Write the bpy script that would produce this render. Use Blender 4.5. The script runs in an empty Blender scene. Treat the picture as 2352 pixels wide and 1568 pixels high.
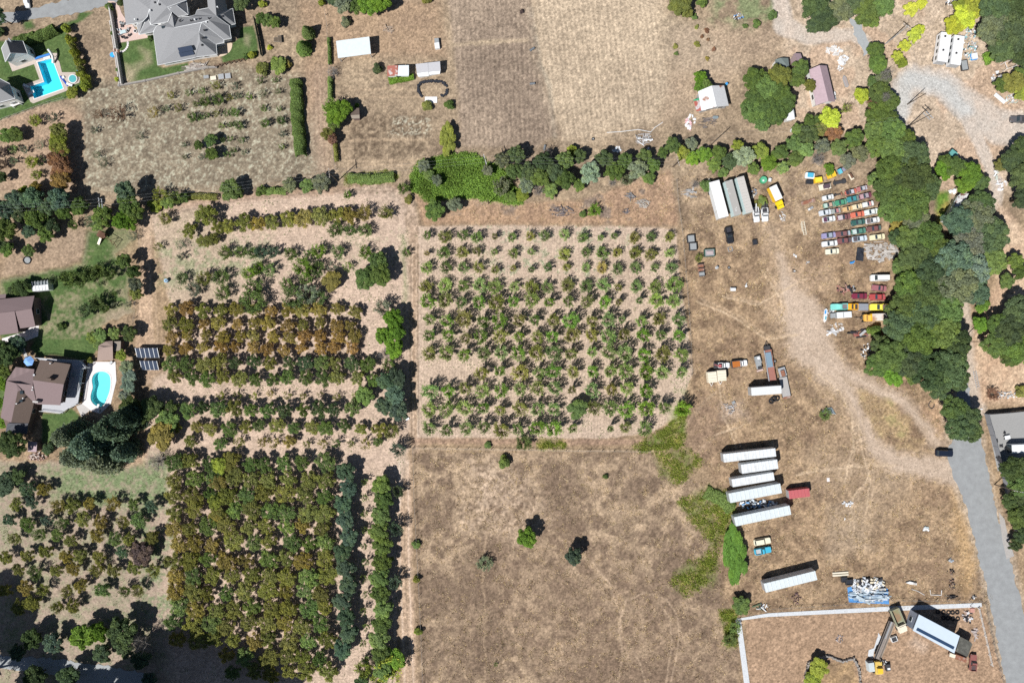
import bpy, math, random
import numpy as np
from mathutils import Vector, geometry
C = bpy.context.scene
COL = C.collection
# ---------------------------------------------------------------- camera, sky, sun, exposure
S = 300.0 / 2352.0          # metres per plan unit (the plan is 2352 x 1568 units)
HC = 200.0                  # camera height
cam = bpy.data.cameras.new('camera'); camo = bpy.data.objects.new('camera', cam); COL.objects.link(camo)
camo.location = (0, 0, HC); camo.rotation_euler = (0, 0, 0)
cam.sensor_width = 36; cam.lens = 24; cam.clip_end = 6000; cam.clip_start = 1
C.camera = camo
SUN_EL, SUN_AZ = math.radians(52), math.radians(227)   # azimuth of the sun, clockwise from +Y
world = bpy.data.worlds.new("World"); C.world = world; world.use_nodes = True
nt = world.node_tree; nt.nodes.clear()
sky = nt.nodes.new('ShaderNodeTexSky'); sky.sky_type = 'NISHITA'; sky.sun_disc = False
sky.sun_elevation = SUN_EL; sky.sun_rotation = SUN_AZ; sky.air_density = .8; sky.dust_density = .5
bg = nt.nodes.new('ShaderNodeBackground'); bg.inputs[1].default_value = 0.05
wo = nt.nodes.new('ShaderNodeOutputWorld')
nt.links.new(sky.outputs[0], bg.inputs[0]); nt.links.new(bg.outputs[0], wo.inputs[0])
sl = bpy.data.lights.new('sun', 'SUN'); sl.energy = 5.0; sl.angle = math.radians(0.5); sl.color = (1, 0.97, 0.93)
so = bpy.data.objects.new('sun', sl); COL.objects.link(so)
sv = Vector((math.sin(SUN_AZ) * math.cos(SUN_EL), math.cos(SUN_AZ) * math.cos(SUN_EL), math.sin(SUN_EL)))
so.rotation_euler = sv.to_track_quat('Z', 'Y').to_euler()
C.view_settings.view_transform = 'Standard'; C.view_settings.look = 'None'
C.view_settings.exposure = 0.16; C.view_settings.gamma = 1
C.cycles.max_bounces = 5; C.cycles.diffuse_bounces = 2; C.cycles.glossy_bounces = 2
C.cycles.transmission_bounces = 3; C.cycles.transparent_max_bounces = 6
C.cycles.use_denoising = False
rnd = random.Random(7); RS = np.random.RandomState(11)

# ---------------------------------------------------------------- helpers
def W(x, y, h=0.0):
    k = S * (1 - h / HC)
    return ((x - 1176) * k, (784 - y) * k)
def zoom(x0, y0, f):
    return lambda x, y: (x0 + x / f, y0 + y / f)
def T(i, j):
    return zoom(588 * i, 392 * j, 4.0)
T00, T10, T20, T30 = T(0,0), T(1,0), T(2,0), T(3,0)
T01, T11, T21, T31 = T(0,1), T(1,1), T(2,1), T(3,1)
T02, T12, T22, T32 = T(0,2), T(1,2), T(2,2), T(3,2)
T03, T13, T23, T33 = T(0,3), T(1,3), T(2,3), T(3,3)
Z1, Z2, Z3 = zoom(250.9, 0, 7.491), zoom(0, 70.56, 8.333), zoom(0, 784, 6.668)
Z4, Z5, Z6 = zoom(1615.1, 392, 10), zoom(1834.6, 376.3, 6.667), zoom(1865.9, 611.5, 9.09)
Z7, Z8 = zoom(1615.1, 776.2, 10), zoom(1913, 1301.5, 5.882)

def tag(o, label=None, cat=None, group=None, kind=None):
    if label: o['label'] = label
    if cat: o['category'] = cat
    if group: o['group'] = group
    if kind: o['kind'] = kind
    return o
def thing(name, label, cat, x=0, y=0, group=None, ang=0.0, z=0.0):
    o = bpy.data.objects.new(name, None); COL.objects.link(o)
    o.location = (x, y, z); o.rotation_euler = (0, 0, ang); o.empty_display_size = .5
    return tag(o, label, cat, group)

_M = {}
def mat(name, col=None, rough=0.8, metal=0.0, var=0.12, scale=1.2, col2=None, mix=0.5, wave=None, spec=0.3, objcol=False, bump=0.0, sharp=0.15):
    """noise-varied surface; col2 patches where a noise passes `mix`; wave=(scale, strength, axis) gives ribs"""
    if name in _M: return _M[name]
    m = bpy.data.materials.new(name); m.use_nodes = True; n = m.node_tree.nodes; L = m.node_tree.links
    b = n['Principled BSDF']; b.inputs['Roughness'].default_value = rough; b.inputs['Metallic'].default_value = metal
    b.inputs['Specular IOR Level'].default_value = spec
    tc = n.new('ShaderNodeTexCoord'); cs = tc.outputs['Object']
    if objcol:
        oi = n.new('ShaderNodeObjectInfo'); src = oi.outputs['Color']
    else:
        r = n.new('ShaderNodeRGB'); r.outputs[0].default_value = (*col, 1); src = r.outputs[0]
    if col2:
        nz = n.new('ShaderNodeTexNoise'); nz.inputs['Scale'].default_value = scale * 0.6; nz.inputs['Detail'].default_value = 6
        L.new(cs, nz.inputs['Vector'])
        mr = n.new('ShaderNodeMapRange'); mr.inputs['From Min'].default_value = mix - sharp; mr.inputs['From Max'].default_value = mix + sharp
        L.new(nz.outputs[0], mr.inputs['Value'])
        mx = n.new('ShaderNodeMix'); mx.data_type = 'RGBA'; L.new(mr.outputs[0], mx.inputs[0]); L.new(src, mx.inputs[6]); mx.inputs[7].default_value = (*col2, 1)
        src = mx.outputs[2]
    nz = n.new('ShaderNodeTexNoise'); nz.inputs['Scale'].default_value = scale * 3; nz.inputs['Detail'].default_value = 8; nz.inputs['Roughness'].default_value = .65
    L.new(cs, nz.inputs['Vector'])
    mr = n.new('ShaderNodeMapRange'); mr.inputs['From Min'].default_value = .3; mr.inputs['From Max'].default_value = .7
    mr.inputs['To Min'].default_value = 1 - var; mr.inputs['To Max'].default_value = 1 + var; L.new(nz.outputs[0], mr.inputs['Value'])
    fac = mr.outputs[0]
    if wave:
        wv = n.new('ShaderNodeTexWave'); wv.wave_type = 'BANDS'; wv.bands_direction = wave[2]; wv.inputs['Scale'].default_value = wave[0]
        wv.inputs['Distortion'].default_value = 0.3; L.new(cs, wv.inputs['Vector'])
        m2 = n.new('ShaderNodeMapRange'); m2.inputs['To Min'].default_value = 1 - wave[1]; m2.inputs['To Max'].default_value = 1 + wave[1] * .5
        L.new(wv.outputs['Fac'], m2.inputs['Value'])
        mm = n.new('ShaderNodeMath'); mm.operation = 'MULTIPLY'; L.new(fac, mm.inputs[0]); L.new(m2.outputs[0], mm.inputs[1]); fac = mm.outputs[0]
    vm = n.new('ShaderNodeVectorMath'); vm.operation = 'SCALE'; L.new(src, vm.inputs[0]); L.new(fac, vm.inputs['Scale'])
    L.new(vm.outputs[0], b.inputs['Base Color'])
    if bump:
        bp = n.new('ShaderNodeBump'); bp.inputs['Strength'].default_value = bump; bp.inputs['Distance'].default_value = .05
        L.new(nz.outputs[0], bp.inputs['Height']); L.new(bp.outputs[0], b.inputs['Normal'])
    _M[name] = m; return m

PAINT = mat('paint', rough=.42, objcol=True, var=.1, scale=1.5, spec=.4)
OLDPAINT = mat('weathered_paint', rough=.55, objcol=True, var=.25, scale=1.6, col2=(.22, .15, .11), mix=.62, sharp=.06, spec=.35)
GLASS = mat('dark_glass', (.035, .05, .06), rough=.12, var=.1, spec=.6)
TYRE = mat('tyre_rubber', (.022, .022, .024), rough=.9)
DARK = mat('dark_metal', (.05, .05, .055), rough=.7, var=.4, scale=3)
STEEL = mat('steel', (.42, .44, .46), rough=.5, metal=.3, var=.2)
WHITE = mat('white_paint', (.72, .74, .75), rough=.5, var=.1, scale=1.5)
ROOFW = mat('white_sheet_metal', (.62, .68, .70), rough=.45, var=.06, scale=.4, wave=(1.6, .05, 'X'))
CREAM = mat('cream_paint', (.74, .68, .55), rough=.6, var=.08)
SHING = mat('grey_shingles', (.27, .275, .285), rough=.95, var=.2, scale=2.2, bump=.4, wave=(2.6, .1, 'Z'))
SHINGD = mat('dark_and_shaded_shingles', (.10, .105, .12), rough=.95, var=.2, scale=2, wave=(2.6, .12, 'Z'))  # dark shingles; also colours in the shaded slopes of grey roofs
SHAKE = mat('brown_shakes', (.16, .12, .10), rough=.95, var=.25, scale=2, wave=(4.5, .2, 'Z'))
MAUVE = mat('mauve_roofing', (.215, .16, .162), rough=.85, var=.14, scale=1.6, wave=(4.5, .12, 'Z'))
MAUVEL = mat('pale_mauve_metal', (.40, .30, .33), rough=.6, var=.1, scale=.5, wave=(1.5, .05, 'Y'))
RUST = mat('rusty_iron', (.27, .12, .075), rough=.9, var=.3, scale=2, col2=(.42, .36, .33), mix=.62)
RUSTW = mat('rust_streaked_metal', (.66, .67, .68), rough=.55, var=.08, scale=.6, col2=(.30, .15, .10), mix=.6, sharp=.04)
CORR = mat('corrugated_iron', (.55, .56, .57), rough=.5, metal=.2, var=.1, wave=(2.2, .3, 'X'), col2=(.28, .13, .09), mix=.58, sharp=.05)
WOOD = mat('weathered_wood', (.28, .24, .20), rough=.9, var=.25, scale=2)
WOODB = mat('brown_wood', (.16, .085, .055), rough=.85, var=.2, scale=2)
BARK = mat('bark', (.12, .095, .07), rough=.95, var=.3, scale=3)
GREYW = mat('grey_twigs', (.27, .25, .23), rough=.95, var=.25, scale=3)
WIREM = mat('wire_metal', (.30, .31, .32), rough=.6)
POLEM = mat('pole_wood', (.11, .085, .065), rough=.9, var=.2)
CONC = mat('concrete', (.50, .48, .46), rough=.9, var=.1, scale=.7)
CONCW = mat('pale_concrete', (.74, .70, .69), rough=.9, var=.06, scale=.7)
PAVER = mat('pink_pavers', (.58, .44, .39), rough=.9, var=.1, scale=1.5)
STONE = mat('stone', (.30, .28, .26), rough=.95, var=.3, scale=1.6)
WALLW = mat('white_wall', (.70, .70, .68), rough=.8, var=.05)
WALLB = mat('brown_wall', (.17, .12, .11), rough=.85, var=.12)
SOLAR = mat('solar_cells', (.035, .05, .085), rough=.18, var=.15, spec=.6)
TARPB = mat('black_sheeting', (.03, .034, .045), rough=.5, var=.5, scale=2, bump=.6)
BLUE = mat('blue_plastic', (.06, .30, .70), rough=.5)
RED = mat('red_paint', (.46, .12, .13), rough=.6, var=.12)
YELLOW = mat('yellow_paint', (.80, .50, .04), rough=.5, var=.12)
GREENP = mat('green_paint', (.06, .30, .16), rough=.55, var=.15)
OBJ = mat('coloured_scrap', rough=.6, objcol=True, var=.25, scale=2)

class MB:
    def __init__(s): s.v = []; s.f = []; s.m = []
    def poly(s, vs, fs, mi=0):
        b = len(s.v); s.v += [tuple(p) for p in vs]; s.f += [tuple(b + i for i in f) for f in fs]; s.m += [mi] * len(fs); return s
    def box(s, x, y, z, sx, sy, sz, ang=0, mi=0, taper=1.0, tx=0.0, tilt=0.0):
        """centre x,y; bottom z; full sizes; top face scaled by taper and shifted tx along local x"""
        c, n = math.cos(ang), math.sin(ang); vs = []
        for zz, k, dx in ((0, 1, 0), (sz, taper, tx)):
            for ax, ay in ((-.5, -.5), (.5, -.5), (.5, .5), (-.5, .5)):
                lx, ly = ax * sx * k + dx, ay * sy * k
                vs.append((x + lx * c - ly * n, y + lx * n + ly * c, z + zz + tilt * lx))
        return s.poly(vs, [(3, 2, 1, 0), (4, 5, 6, 7), (0, 1, 5, 4), (1, 2, 6, 5), (2, 3, 7, 6), (3, 0, 4, 7)], mi)
    def prism(s, pts, z0, z1, mi=0):
        if area(pts) < 0: pts = pts[::-1]
        n = len(pts); z1s = z1 if hasattr(z1, '__len__') else [z1] * n
        vs = [(p[0], p[1], z0) for p in pts] + [(p[0], p[1], z1s[i]) for i, p in enumerate(pts)]
        return s.poly(vs, [tuple(range(n))[::-1], tuple(range(n, 2 * n))] + [(i, (i + 1) % n, n + (i + 1) % n, n + i) for i in range(n)], mi)
    def slab(s, pts, th=.18, mi=0):
        """3-D polygon facing up with thickness below it"""
        if area(pts) < 0: pts = pts[::-1]
        n = len(pts); vs = list(pts) + [(p[0], p[1], p[2] - th) for p in pts]
        tris = geometry.tessellate_polygon([[Vector((p[0], p[1], 0)) for p in pts]])
        fs = []
        for t in tris:
            t = tuple(t)
            if area([pts[i] for i in t]) < 0: t = t[::-1]
            fs += [t, tuple(i + n for i in t[::-1])]
        fs += [(i, n + i, n + (i + 1) % n, (i + 1) % n) for i in range(n)]
        return s.poly(vs, fs, mi)
    def tube(s, pts, r, n=6, mi=0):
        rs = r if hasattr(r, '__len__') else [r] * len(pts); b = len(s.v)
        for i, p in enumerate(pts):
            p = Vector(p); a = Vector(pts[max(i - 1, 0)]); q = Vector(pts[min(i + 1, len(pts) - 1)]); d = (q - a).normalized()
            u = d.orthogonal().normalized(); w = d.cross(u)
            for k in range(n):
                t = 2 * math.pi * k / n; s.v.append(tuple(p + (u * math.cos(t) + w * math.sin(t)) * rs[i]))
        for i in range(len(pts) - 1):
            for k in range(n):
                s.f.append((b + i * n + k, b + i * n + (k + 1) % n, b + (i + 1) * n + (k + 1) % n, b + (i + 1) * n + k)); s.m.append(mi)
        s.f.append(tuple(b + k for k in range(n))[::-1]); s.f.append(tuple(b + (len(pts) - 1) * n + k for k in range(n))); s.m += [mi, mi]
        return s
    def cyl(s, x, y, z, r, h, n=16, mi=0, axis='Z', ang=0):
        if axis == 'Z': return s.tube([(x, y, z), (x, y, z + h)], r, n, mi)
        c, q = math.cos(ang), math.sin(ang)
        return s.tube([(x - c * h / 2, y - q * h / 2, z), (x + c * h / 2, y + q * h / 2, z)], r, n, mi)
    def mesh(s, name, mats):
        me = bpy.data.meshes.new(name); me.from_pydata(s.v, [], s.f)
        for m in (mats if isinstance(mats, (list, tuple)) else [mats]): me.materials.append(m)
        me.polygons.foreach_set('material_index', s.m); me.update(); return me
    def build(s, name, mats, parent=None, color=None, loc=None, ang=None):
        o = bpy.data.objects.new(name, s.mesh(name, mats)); COL.objects.link(o)
        if parent: o.parent = parent
        if color: o.color = (*color, 1)
        if loc: o.location = loc
        if ang is not None: o.rotation_euler = (0, 0, ang)
        return o
def area(p):
    return sum(p[i][0] * p[(i + 1) % len(p)][1] - p[(i + 1) % len(p)][0] * p[i][1] for i in range(len(p)))
def WP(Z, pts, h=0):
    return [W(*Z(p[0], p[1]), (p[2] if len(p) > 2 else h)) for p in pts]
def W3(Z, pts):
    return [(*W(*Z(p[0], p[1]), p[2]), p[2]) for p in pts]
ID = lambda x, y: (x, y)
def flat_sheet(name, pts, z, m, holes=(), **kw):
    """a flat sheet with optional holes, 3 cm thick edge is not needed: it lies on the ground"""
    loops = [[Vector((p[0], p[1], 0)) for p in pts]] + [[Vector((p[0], p[1], 0)) for p in h] for h in holes]
    allp = [(v.x, v.y, z) for l in loops for v in l]
    fs = []
    for t in geometry.tessellate_polygon(loops):
        t = tuple(t)
        if area([allp[i] for i in t]) < 0: t = t[::-1]
        fs.append(t)
    b = MB(); b.poly(allp, fs)
    n0 = 0
    for l in loops:   # skirt down to the ground
        n = len(l); vs = [allp[n0 + i] for i in range(n)] + [(*allp[n0 + i][:2], -.1) for i in range(n)]
        b.poly(vs, [(i, n + i, n + (i + 1) % n, (i + 1) % n) for i in range(n)]); n0 += n
    o = b.build(name, m); tag(o, **kw); return o
def smooth_poly(pts, it=2):
    for _ in range(it):
        q = []
        for i in range(len(pts)):
            a, b = pts[i], pts[(i + 1) % len(pts)]
            q += [(a[0] * .75 + b[0] * .25, a[1] * .75 + b[1] * .25), (a[0] * .25 + b[0] * .75, a[1] * .25 + b[1] * .75)]
        pts = q
    return pts
_ORD = 'first second third fourth fifth sixth seventh eighth ninth tenth eleventh twelfth thirteenth fourteenth fifteenth sixteenth seventeenth eighteenth nineteenth twentieth'.split()
def ordw(n):
    if n < 20: return _ORD[n]
    t = {2: 'twenty', 3: 'thirty', 4: 'forty', 5: 'fifty', 6: 'sixty', 7: 'seventy', 8: 'eighty'}[(n + 1) // 10]
    return t + '-' + _ORD[(n + 1) % 10 - 1] if (n + 1) % 10 else t[:-1] + 'ieth'
# ---------------------------------------------------------------- ground: one fine grid, coloured by what grows or lies on it
STEP = 2.3
gx = np.concatenate([[-14000, -5000, -1500, -500, -200], np.arange(-60, 2412 + 1e-3, STEP), [2560, 2900, 4000, 7500, 16000]])
gy = np.concatenate([[-14000, -5000, -1500, -500, -200], np.arange(-60, 1628 + 1e-3, STEP), [1760, 2100, 3200, 6700, 15000]])
NX, NY = len(gx), len(gy)
GX, GY = np.meshgrid(gx, gy)          # plan units
def vnoise(x, y, sc, seed):
    x = x / sc + seed * 17.3; y = y / sc - seed * 9.1
    xi = np.floor(x).astype(np.int64); yi = np.floor(y).astype(np.int64); fx = x - xi; fy = y - yi
    fx = fx * fx * (3 - 2 * fx); fy = fy * fy * (3 - 2 * fy)
    def hsh(a, b):
        h = (a * 374761393 + b * 668265263 + seed * 1442695041) & 0x7fffffff
        h = ((h ^ (h >> 13)) * 1274126177) & 0x7fffffff
        return ((h ^ (h >> 16)) & 0xffff) / 65535.0
    return (hsh(xi, yi) * (1 - fx) + hsh(xi + 1, yi) * fx) * (1 - fy) + (hsh(xi, yi + 1) * (1 - fx) + hsh(xi + 1, yi + 1) * fx) * fy
def fbm(sc, seed, oct=4, x=None, y=None, st=1.0):
    x = GX if x is None else x; y = GY if y is None else y; t = 0; a = 1; n = 0
    for k in range(oct):
        t = t + a * vnoise(x, y * st, sc, seed + k * 7); n += a; a *= .55; sc *= .5
    return t / n                     # about 0.5 on average
N1 = fbm(26, 1, 4); N2 = fbm(90, 2, 4); N3 = fbm(7, 3, 2); N4 = vnoise(GX, GY, 2.9, 4)
WX = (fbm(14, 5, 3) - .5) * 2; WY = (fbm(14, 6, 3) - .5) * 2
col = np.zeros((NY, NX, 3)); hz = np.zeros((NY, NX)); det = np.ones((NY, NX))
cls = np.zeros((NY, NX), np.int8)     # 0 ground, 1 lawn, 2 dirt track
def box_of(pts, m):
    xs = [p[0] for p in pts]; ys = [p[1] for p in pts]
    x0 = np.searchsorted(gx, min(xs) - m); x1 = np.searchsorted(gx, max(xs) + m); y0 = np.searchsorted(gy, min(ys) - m); y1 = np.searchsorted(gy, max(ys) + m)
    return slice(max(y0, 0), min(y1, NY)), slice(max(x0, 0), min(x1, NX))
def segd(px, py, a, b):
    dx, dy = b[0] - a[0], b[1] - a[1]; t = np.clip(((px - a[0]) * dx + (py - a[1]) * dy) / (dx * dx + dy * dy + 1e-9), 0, 1)
    return np.hypot(px - a[0] - t * dx, py - a[1] - t * dy)
def pmask(pts, soft=3, warp=4):
    m = np.zeros((NY, NX)); sl = box_of(pts, soft + warp + 2); px = GX[sl] + WX[sl] * warp; py = GY[sl] + WY[sl] * warp
    d = np.full(px.shape, 1e9); ins = np.zeros(px.shape, bool)
    for i in range(len(pts)):
        a, b = pts[i], pts[(i + 1) % len(pts)]; d = np.minimum(d, segd(px, py, a, b))
        if a[1] != b[1]:
            c = ((a[1] > py) != (b[1] > py)) & (px < (b[0] - a[0]) * (py - a[1]) / (b[1] - a[1]) + a[0]); ins ^= c
    m[sl] = np.clip(.5 + np.where(ins, d, -d) / (2 * soft), 0, 1); return m
def lmask(pts, w, soft=3, warp=3):
    ws = w if hasattr(w, '__len__') else [w] * len(pts); mw = max(ws)
    m = np.zeros((NY, NX)); sl = box_of(pts, soft + warp + mw + 2); px = GX[sl] + WX[sl] * warp; py = GY[sl] + WY[sl] * warp
    for i in range(len(pts) - 1):
        a, b = pts[i], pts[i + 1]; dx, dy = b[0] - a[0], b[1] - a[1]
        t = np.clip(((px - a[0]) * dx + (py - a[1]) * dy) / (dx * dx + dy * dy + 1e-9), 0, 1)
        d = np.hypot(px - a[0] - t * dx, py - a[1] - t * dy); ww = (ws[i] * (1 - t) + ws[i + 1] * t) / 2
        m[sl] = np.maximum(m[sl], np.clip(.5 + (ww - d) / (2 * soft), 0, 1))
    return m
def arr(c): return np.array(c, float)
def lay(m, c, c2=None, f=None):
    """cover with c (or a blend to c2 by field f)"""
    global col
    cc = arr(c) if c2 is None else arr(c) + (arr(c2) - arr(c)) * np.clip(f, 0, 1)[..., None]
    col = col + (cc - col) * m[..., None]
def con(a, lo, hi): return np.clip((a - lo) / (hi - lo), 0, 1)
strp = .5 + .5 * np.sin((GX - 0.04 * GY) * 2 * math.pi / 10.5 + N2 * 1.2)
DRY, DRYD, DRYL = (.30, .225, .155), (.19, .145, .105), (.42, .33, .23)
SOIL, SOILD = (.54, .425, .335), (.40, .31, .24)
lay(np.ones((NY, NX)), DRYD, DRYL, .15 + .45 * con(N1, .25, .75) + .35 * con(N2, .3, .7) + .25 * (N3 - .5))
# fields of the north
lay(pmask([(180, 195), (540, 150), (600, 165), (700, 180), (740, 400), (560, 430), (330, 440), (190, 440)], 14), (.185, .155, .115), (.33, .28, .205), .4 * con(N1, .3, .7) + .6 * con(N3, .2, .8))
lay(pmask([(180, 195), (540, 150), (600, 165), (700, 180), (740, 400), (560, 430), (330, 440), (190, 440)], 14) * con(.5 * N3 + .5 * N4, .55, .75) * .6, (.36, .38, .30))
lay(pmask([(690, 0), (1010, 0), (1025, 130), (780, 130), (700, 300)], 12) * .7, (.40, .285, .19), (.30, .21, .145), con(N1, .35, .7))
lay(pmask([(1024, -60), (1212, -60), (1240, 150), (1282, 310), (1230, 338), (1060, 338), (1050, 200)], 6), (.205, .16, .125), (.37, .295, .225), .45 * con(N2, .35, .65) + .3 * con(N3, .2, .8) + .4 * strp - .05)
strw = .5 + .5 * np.sin((GX - .12 * GY) * 2 * math.pi / 11.0 + 2.5 * N2)
wheat = pmask([(1216, -60), (1520, -60), (1530, 120), (1548, 200), (1500, 285), (1440, 300), (1290, 332), (1278, 290), (1262, 220), (1232, 120)], 20, 12)
lay(wheat, (.33, .265, .195), (.58, .475, .35), .25 * con(N2, .3, .7) + .25 * con(N1, .3, .7) + .42 * strw + .2 * N3 - .06)
lay(lmask([(1218, 20), (1240, 150), (1262, 200), (1275, 315)], 9, 5) * .55 * con(N1, .3, .6), (.40, .37, .30))
lay(lmask([(1212, -20), (1236, 140), (1284, 312)], 4, 4) * .6, (.17, .125, .095))
lay(lmask([(1040, 103), (1120, 97), (1210, 92)], [5, 10, 6], 4) * .6, (.52, .42, .29))
lay(pmask([(1530, 40), (1600, 60), (1690, 150), (1560, 165), (1540, 120)], 20) * .5, (.36, .32, .25))
lay(pmask([(1640, -40), (1790, -40), (1790, 60), (1700, 75), (1640, 50)], 16, 12) * con(N1, .35, .6) * .7, (.16, .24, .11))
lay(pmask([(1540, 60), (1800, 60), (1830, 120), (1700, 150), (1650, 260), (1520, 280), (1545, 150)], 14) * .5, (.44, .34, .25))
# brown stubble strips
for q in ([(810, 285), (830, 268), (990, 262), (985, 315), (800, 318)], [(806, 325), (985, 322), (978, 352), (900, 362), (806, 362)]):
    lay(pmask(q, 5, 5) * .85, (.135, .10, .07), (.30, .235, .165), con(N3, .25, .8))
lay(pmask([(905, 272), (988, 270), (985, 312), (890, 312)], 8) * con(N4, .55, .8) * .7, (.45, .45, .36))
for yy in (205, 222, 320, 368, 378): lay(lmask([(800, yy + 3), (880, yy), (985, yy + 2)], 4, 3) * .5, (.50, .38, .26))
lay(lmask([(735, 175), (730, 300), (745, 385)], 40, 14) * .55, (.30, .215, .165), (.42, .32, .24), strp)
# orchard soils
rsoil = pmask([(961, 521), (1100, 517), (1440, 520), (1552, 526), (1562, 640), (1580, 760), (1592, 850), (1574, 905), (1562, 950), (1500, 992), (1395, 1007), (958, 1006)], 2.5, 3)
fur = .5 + .5 * np.sin((GX + .035 * (GY - 780) * 0) * 2 * math.pi / 7.1 + N2 * 1.5)
lay(rsoil, SOILD, SOIL, .45 + .5 * con(N1, .2, .8) - .42 * fur * con(N3, .2, .7))
lay(rsoil * con(lmask([(1130, 535), (1420, 530), (1400, 620), (1250, 600), (1120, 640)], 70, 30), 0, 1) * con(N3 * .6 + N1 * .4, .56, .66) * .6, (.23, .30, .19))
hz += rsoil * (fur - .5) * .07
lsoil = pmask([(344, 500), (350, 478), (560, 452), (800, 440), (905, 440), (928, 470), (938, 530), (943, 760), (942, 1000), (930, 1100), (912, 1200), (912, 1640), (-60, 1640), (-60, 1060), (100, 1062), (330, 1040), (350, 870), (385, 850), (392, 700)], 5, 5)
furh = .5 + .5 * np.sin((GY + .06 * GX) * 2 * math.pi / 6.5 + N2 * 2)
lay(lsoil, SOILD, (.60, .46, .365), .3 + .6 * con(N1, .2, .8) - .35 * furh * con(N3, .2, .7))
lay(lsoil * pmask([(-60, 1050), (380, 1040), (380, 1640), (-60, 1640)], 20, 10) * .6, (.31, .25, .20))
lay(lsoil * pmask([(-60, 1050), (390, 1040), (390, 1640), (-60, 1640)], 20, 10) * con(.5 * N1 + .3 * N3 + .2 * N4, .42, .62) * .65, (.19, .215, .125))
lay(lsoil * pmask([(350, 480), (500, 470), (560, 700), (380, 720)], 25, 15) * (.35 + .3 * N3), (.36, .30, .21))
for q, s in (([(360, 560), (620, 540), (600, 640), (360, 660)], .6), ([(120, 1080), (380, 1080), (385, 1160), (200, 1170)], .95), ([(300, 1160), (400, 1160), (400, 1430), (340, 1440)], .75), ([(560, 600), (930, 520), (930, 600), (640, 640)], .3)):
    lay(pmask(q, 16, 12) * con(N3 * .5 + N1 * .5, .47, .6) * s, (.15, .20, .10), (.25, .29, .17), N4)
hz += lsoil * (furh - .5) * .06
lay(lsoil * pmask([(90, 1070), (385, 1060), (385, 1130), (340, 1165), (110, 1140)], 12, 10) * (.35 + .5 * con(N3, .3, .7)), (.17, .22, .11))
# strips around the orchards
lay(pmask([(355, 476), (560, 445), (800, 425), (915, 425), (920, 443), (800, 446), (560, 462), (355, 490)], 4) * .6, (.36, .25, .185))
lay(lmask([(800, 440), (880, 432), (935, 460), (950, 520), (952, 1000), (955, 1040)], [14, 20, 30, 22, 20, 18], 4) * .9, (.34, .265, .205), (.50, .395, .315), con(N3, .3, .7))
lay(lmask([(928, 1060), (930, 1300), (942, 1580)], 34, 5) * .9, (.42, .33, .25), (.56, .44, .35), con(N3, .2, .8))
for dx in (-11, 0, 9): lay(lmask([(928 + dx, 1060), (930 + dx, 1300), (942 + dx, 1600)], 3.2, 1.6, 1.5) * .85, (.68, .57, .48) if dx else (.30, .24, .185))
for dx in (-6, 5): lay(lmask([(952 + dx, 560), (951 + dx, 800), (955 + dx, 1000)], 3.4, 1.6, 1.5) * .7, (.60, .50, .41))
lay(lmask([(952, 1012), (1200, 1014), (1480, 1016)], 13, 4) * .85, (.27, .195, .155), (.37, .27, .21), con(N3, .3, .7))
lay(lmask([(948, 1030), (1200, 1033), (1500, 1037)], 4, 3) * .7, (.52, .43, .33))
lay(lmask([(335, 500), (337, 640), (330, 780), (350, 860)], [26, 28, 40, 30], 5) * .85, (.42, .32, .245), (.54, .42, .32), con(N1, .3, .7))
for dx in (-5, 7): lay(lmask([(350 + dx, 510), (350 + dx, 700), (360 + dx, 840)], 3, 2) * .4, (.6, .48, .38))
for p in ([(944, 560), (943, 800), (946, 1000)], [(959, 560), (959, 800), (962, 1000)], [(350, 498), (560, 458), (800, 436), (910, 440)]): lay(lmask(p, 3.4, 1.5, 1.5) * .7, (.25, .19, .145))
# strip between creek and right orchard
strip = pmask([(950, 440), (1150, 470), (1330, 460), (1540, 390), (1560, 520), (1440, 516), (1100, 514), (970, 516)], 5, 5)
lay(strip, (.235, .16, .12), (.47, .33, .22), .2 + .5 * con(N1, .3, .7) + .3 * N3)
lay(strip * con(N1, .6, .72) * .7, (.15, .135, .13))
# lower centre field
fld = pmask([(952, 1036), (1490, 1040), (1640, 1130), (1690, 1370), (1700, 1640), (965, 1640)], 6, 4)
mott = fbm(17, 21, 4)
lay(fld, (.185, .142, .11), (.43, .345, .255), .06 + .95 * con(mott, .33, .68) * con(N2, .25, .55) + .2 * (N3 - .5))
lay(fld * pmask([(1090, 1060), (1150, 1060), (1260, 1180), (1210, 1240), (1060, 1200)], 30, 14) * con(.5 * N1 + .5 * N3, .35, .6) * .75, (.60, .50, .40))
lay(pmask([(1120, 1100), (1250, 1150), (1700, 1500), (1700, 1640), (1300, 1640), (1120, 1400)], 30, 20) * .35, (.225, .17, .13))
for p in ([(1420, 1568), (1430, 1500), (1421, 1430), (1438, 1380), (1480, 1360), (1530, 1375), (1555, 1410), (1560, 1450), (1555, 1500), (1541, 1568)],
          [(1500, 1630), (1470, 1520), (1428, 1450), (1424, 1420), (1440, 1400)], [(1425, 1410), (1400, 1340), (1360, 1290)], [(1530, 1568), (1543, 1480), (1540, 1420), (1520, 1392)]):
    lay(lmask(p, 3.2, 1.5, 1.5) * .5, (.54, .44, .34))
for p in ([(1115, 1568), (1113, 1400), (1108, 1300), (1118, 1220), (1104, 1130)], [(1180, 1440), (1210, 1568)], [(1230, 1200), (1330, 1260), (1400, 1350)], [(1460, 1310), (1520, 1240), (1545, 1180), (1640, 1080)], [(1640, 1400), (1560, 1470)],
          [(1560, 1120), (1400, 1210)], [(1000, 1240), (1110, 1215)], [(1040, 1095), (1070, 1140), (1110, 1180)]):
    lay(lmask(p, 2.5, 2.5, 5) * .55, (.48, .385, .28))
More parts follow.
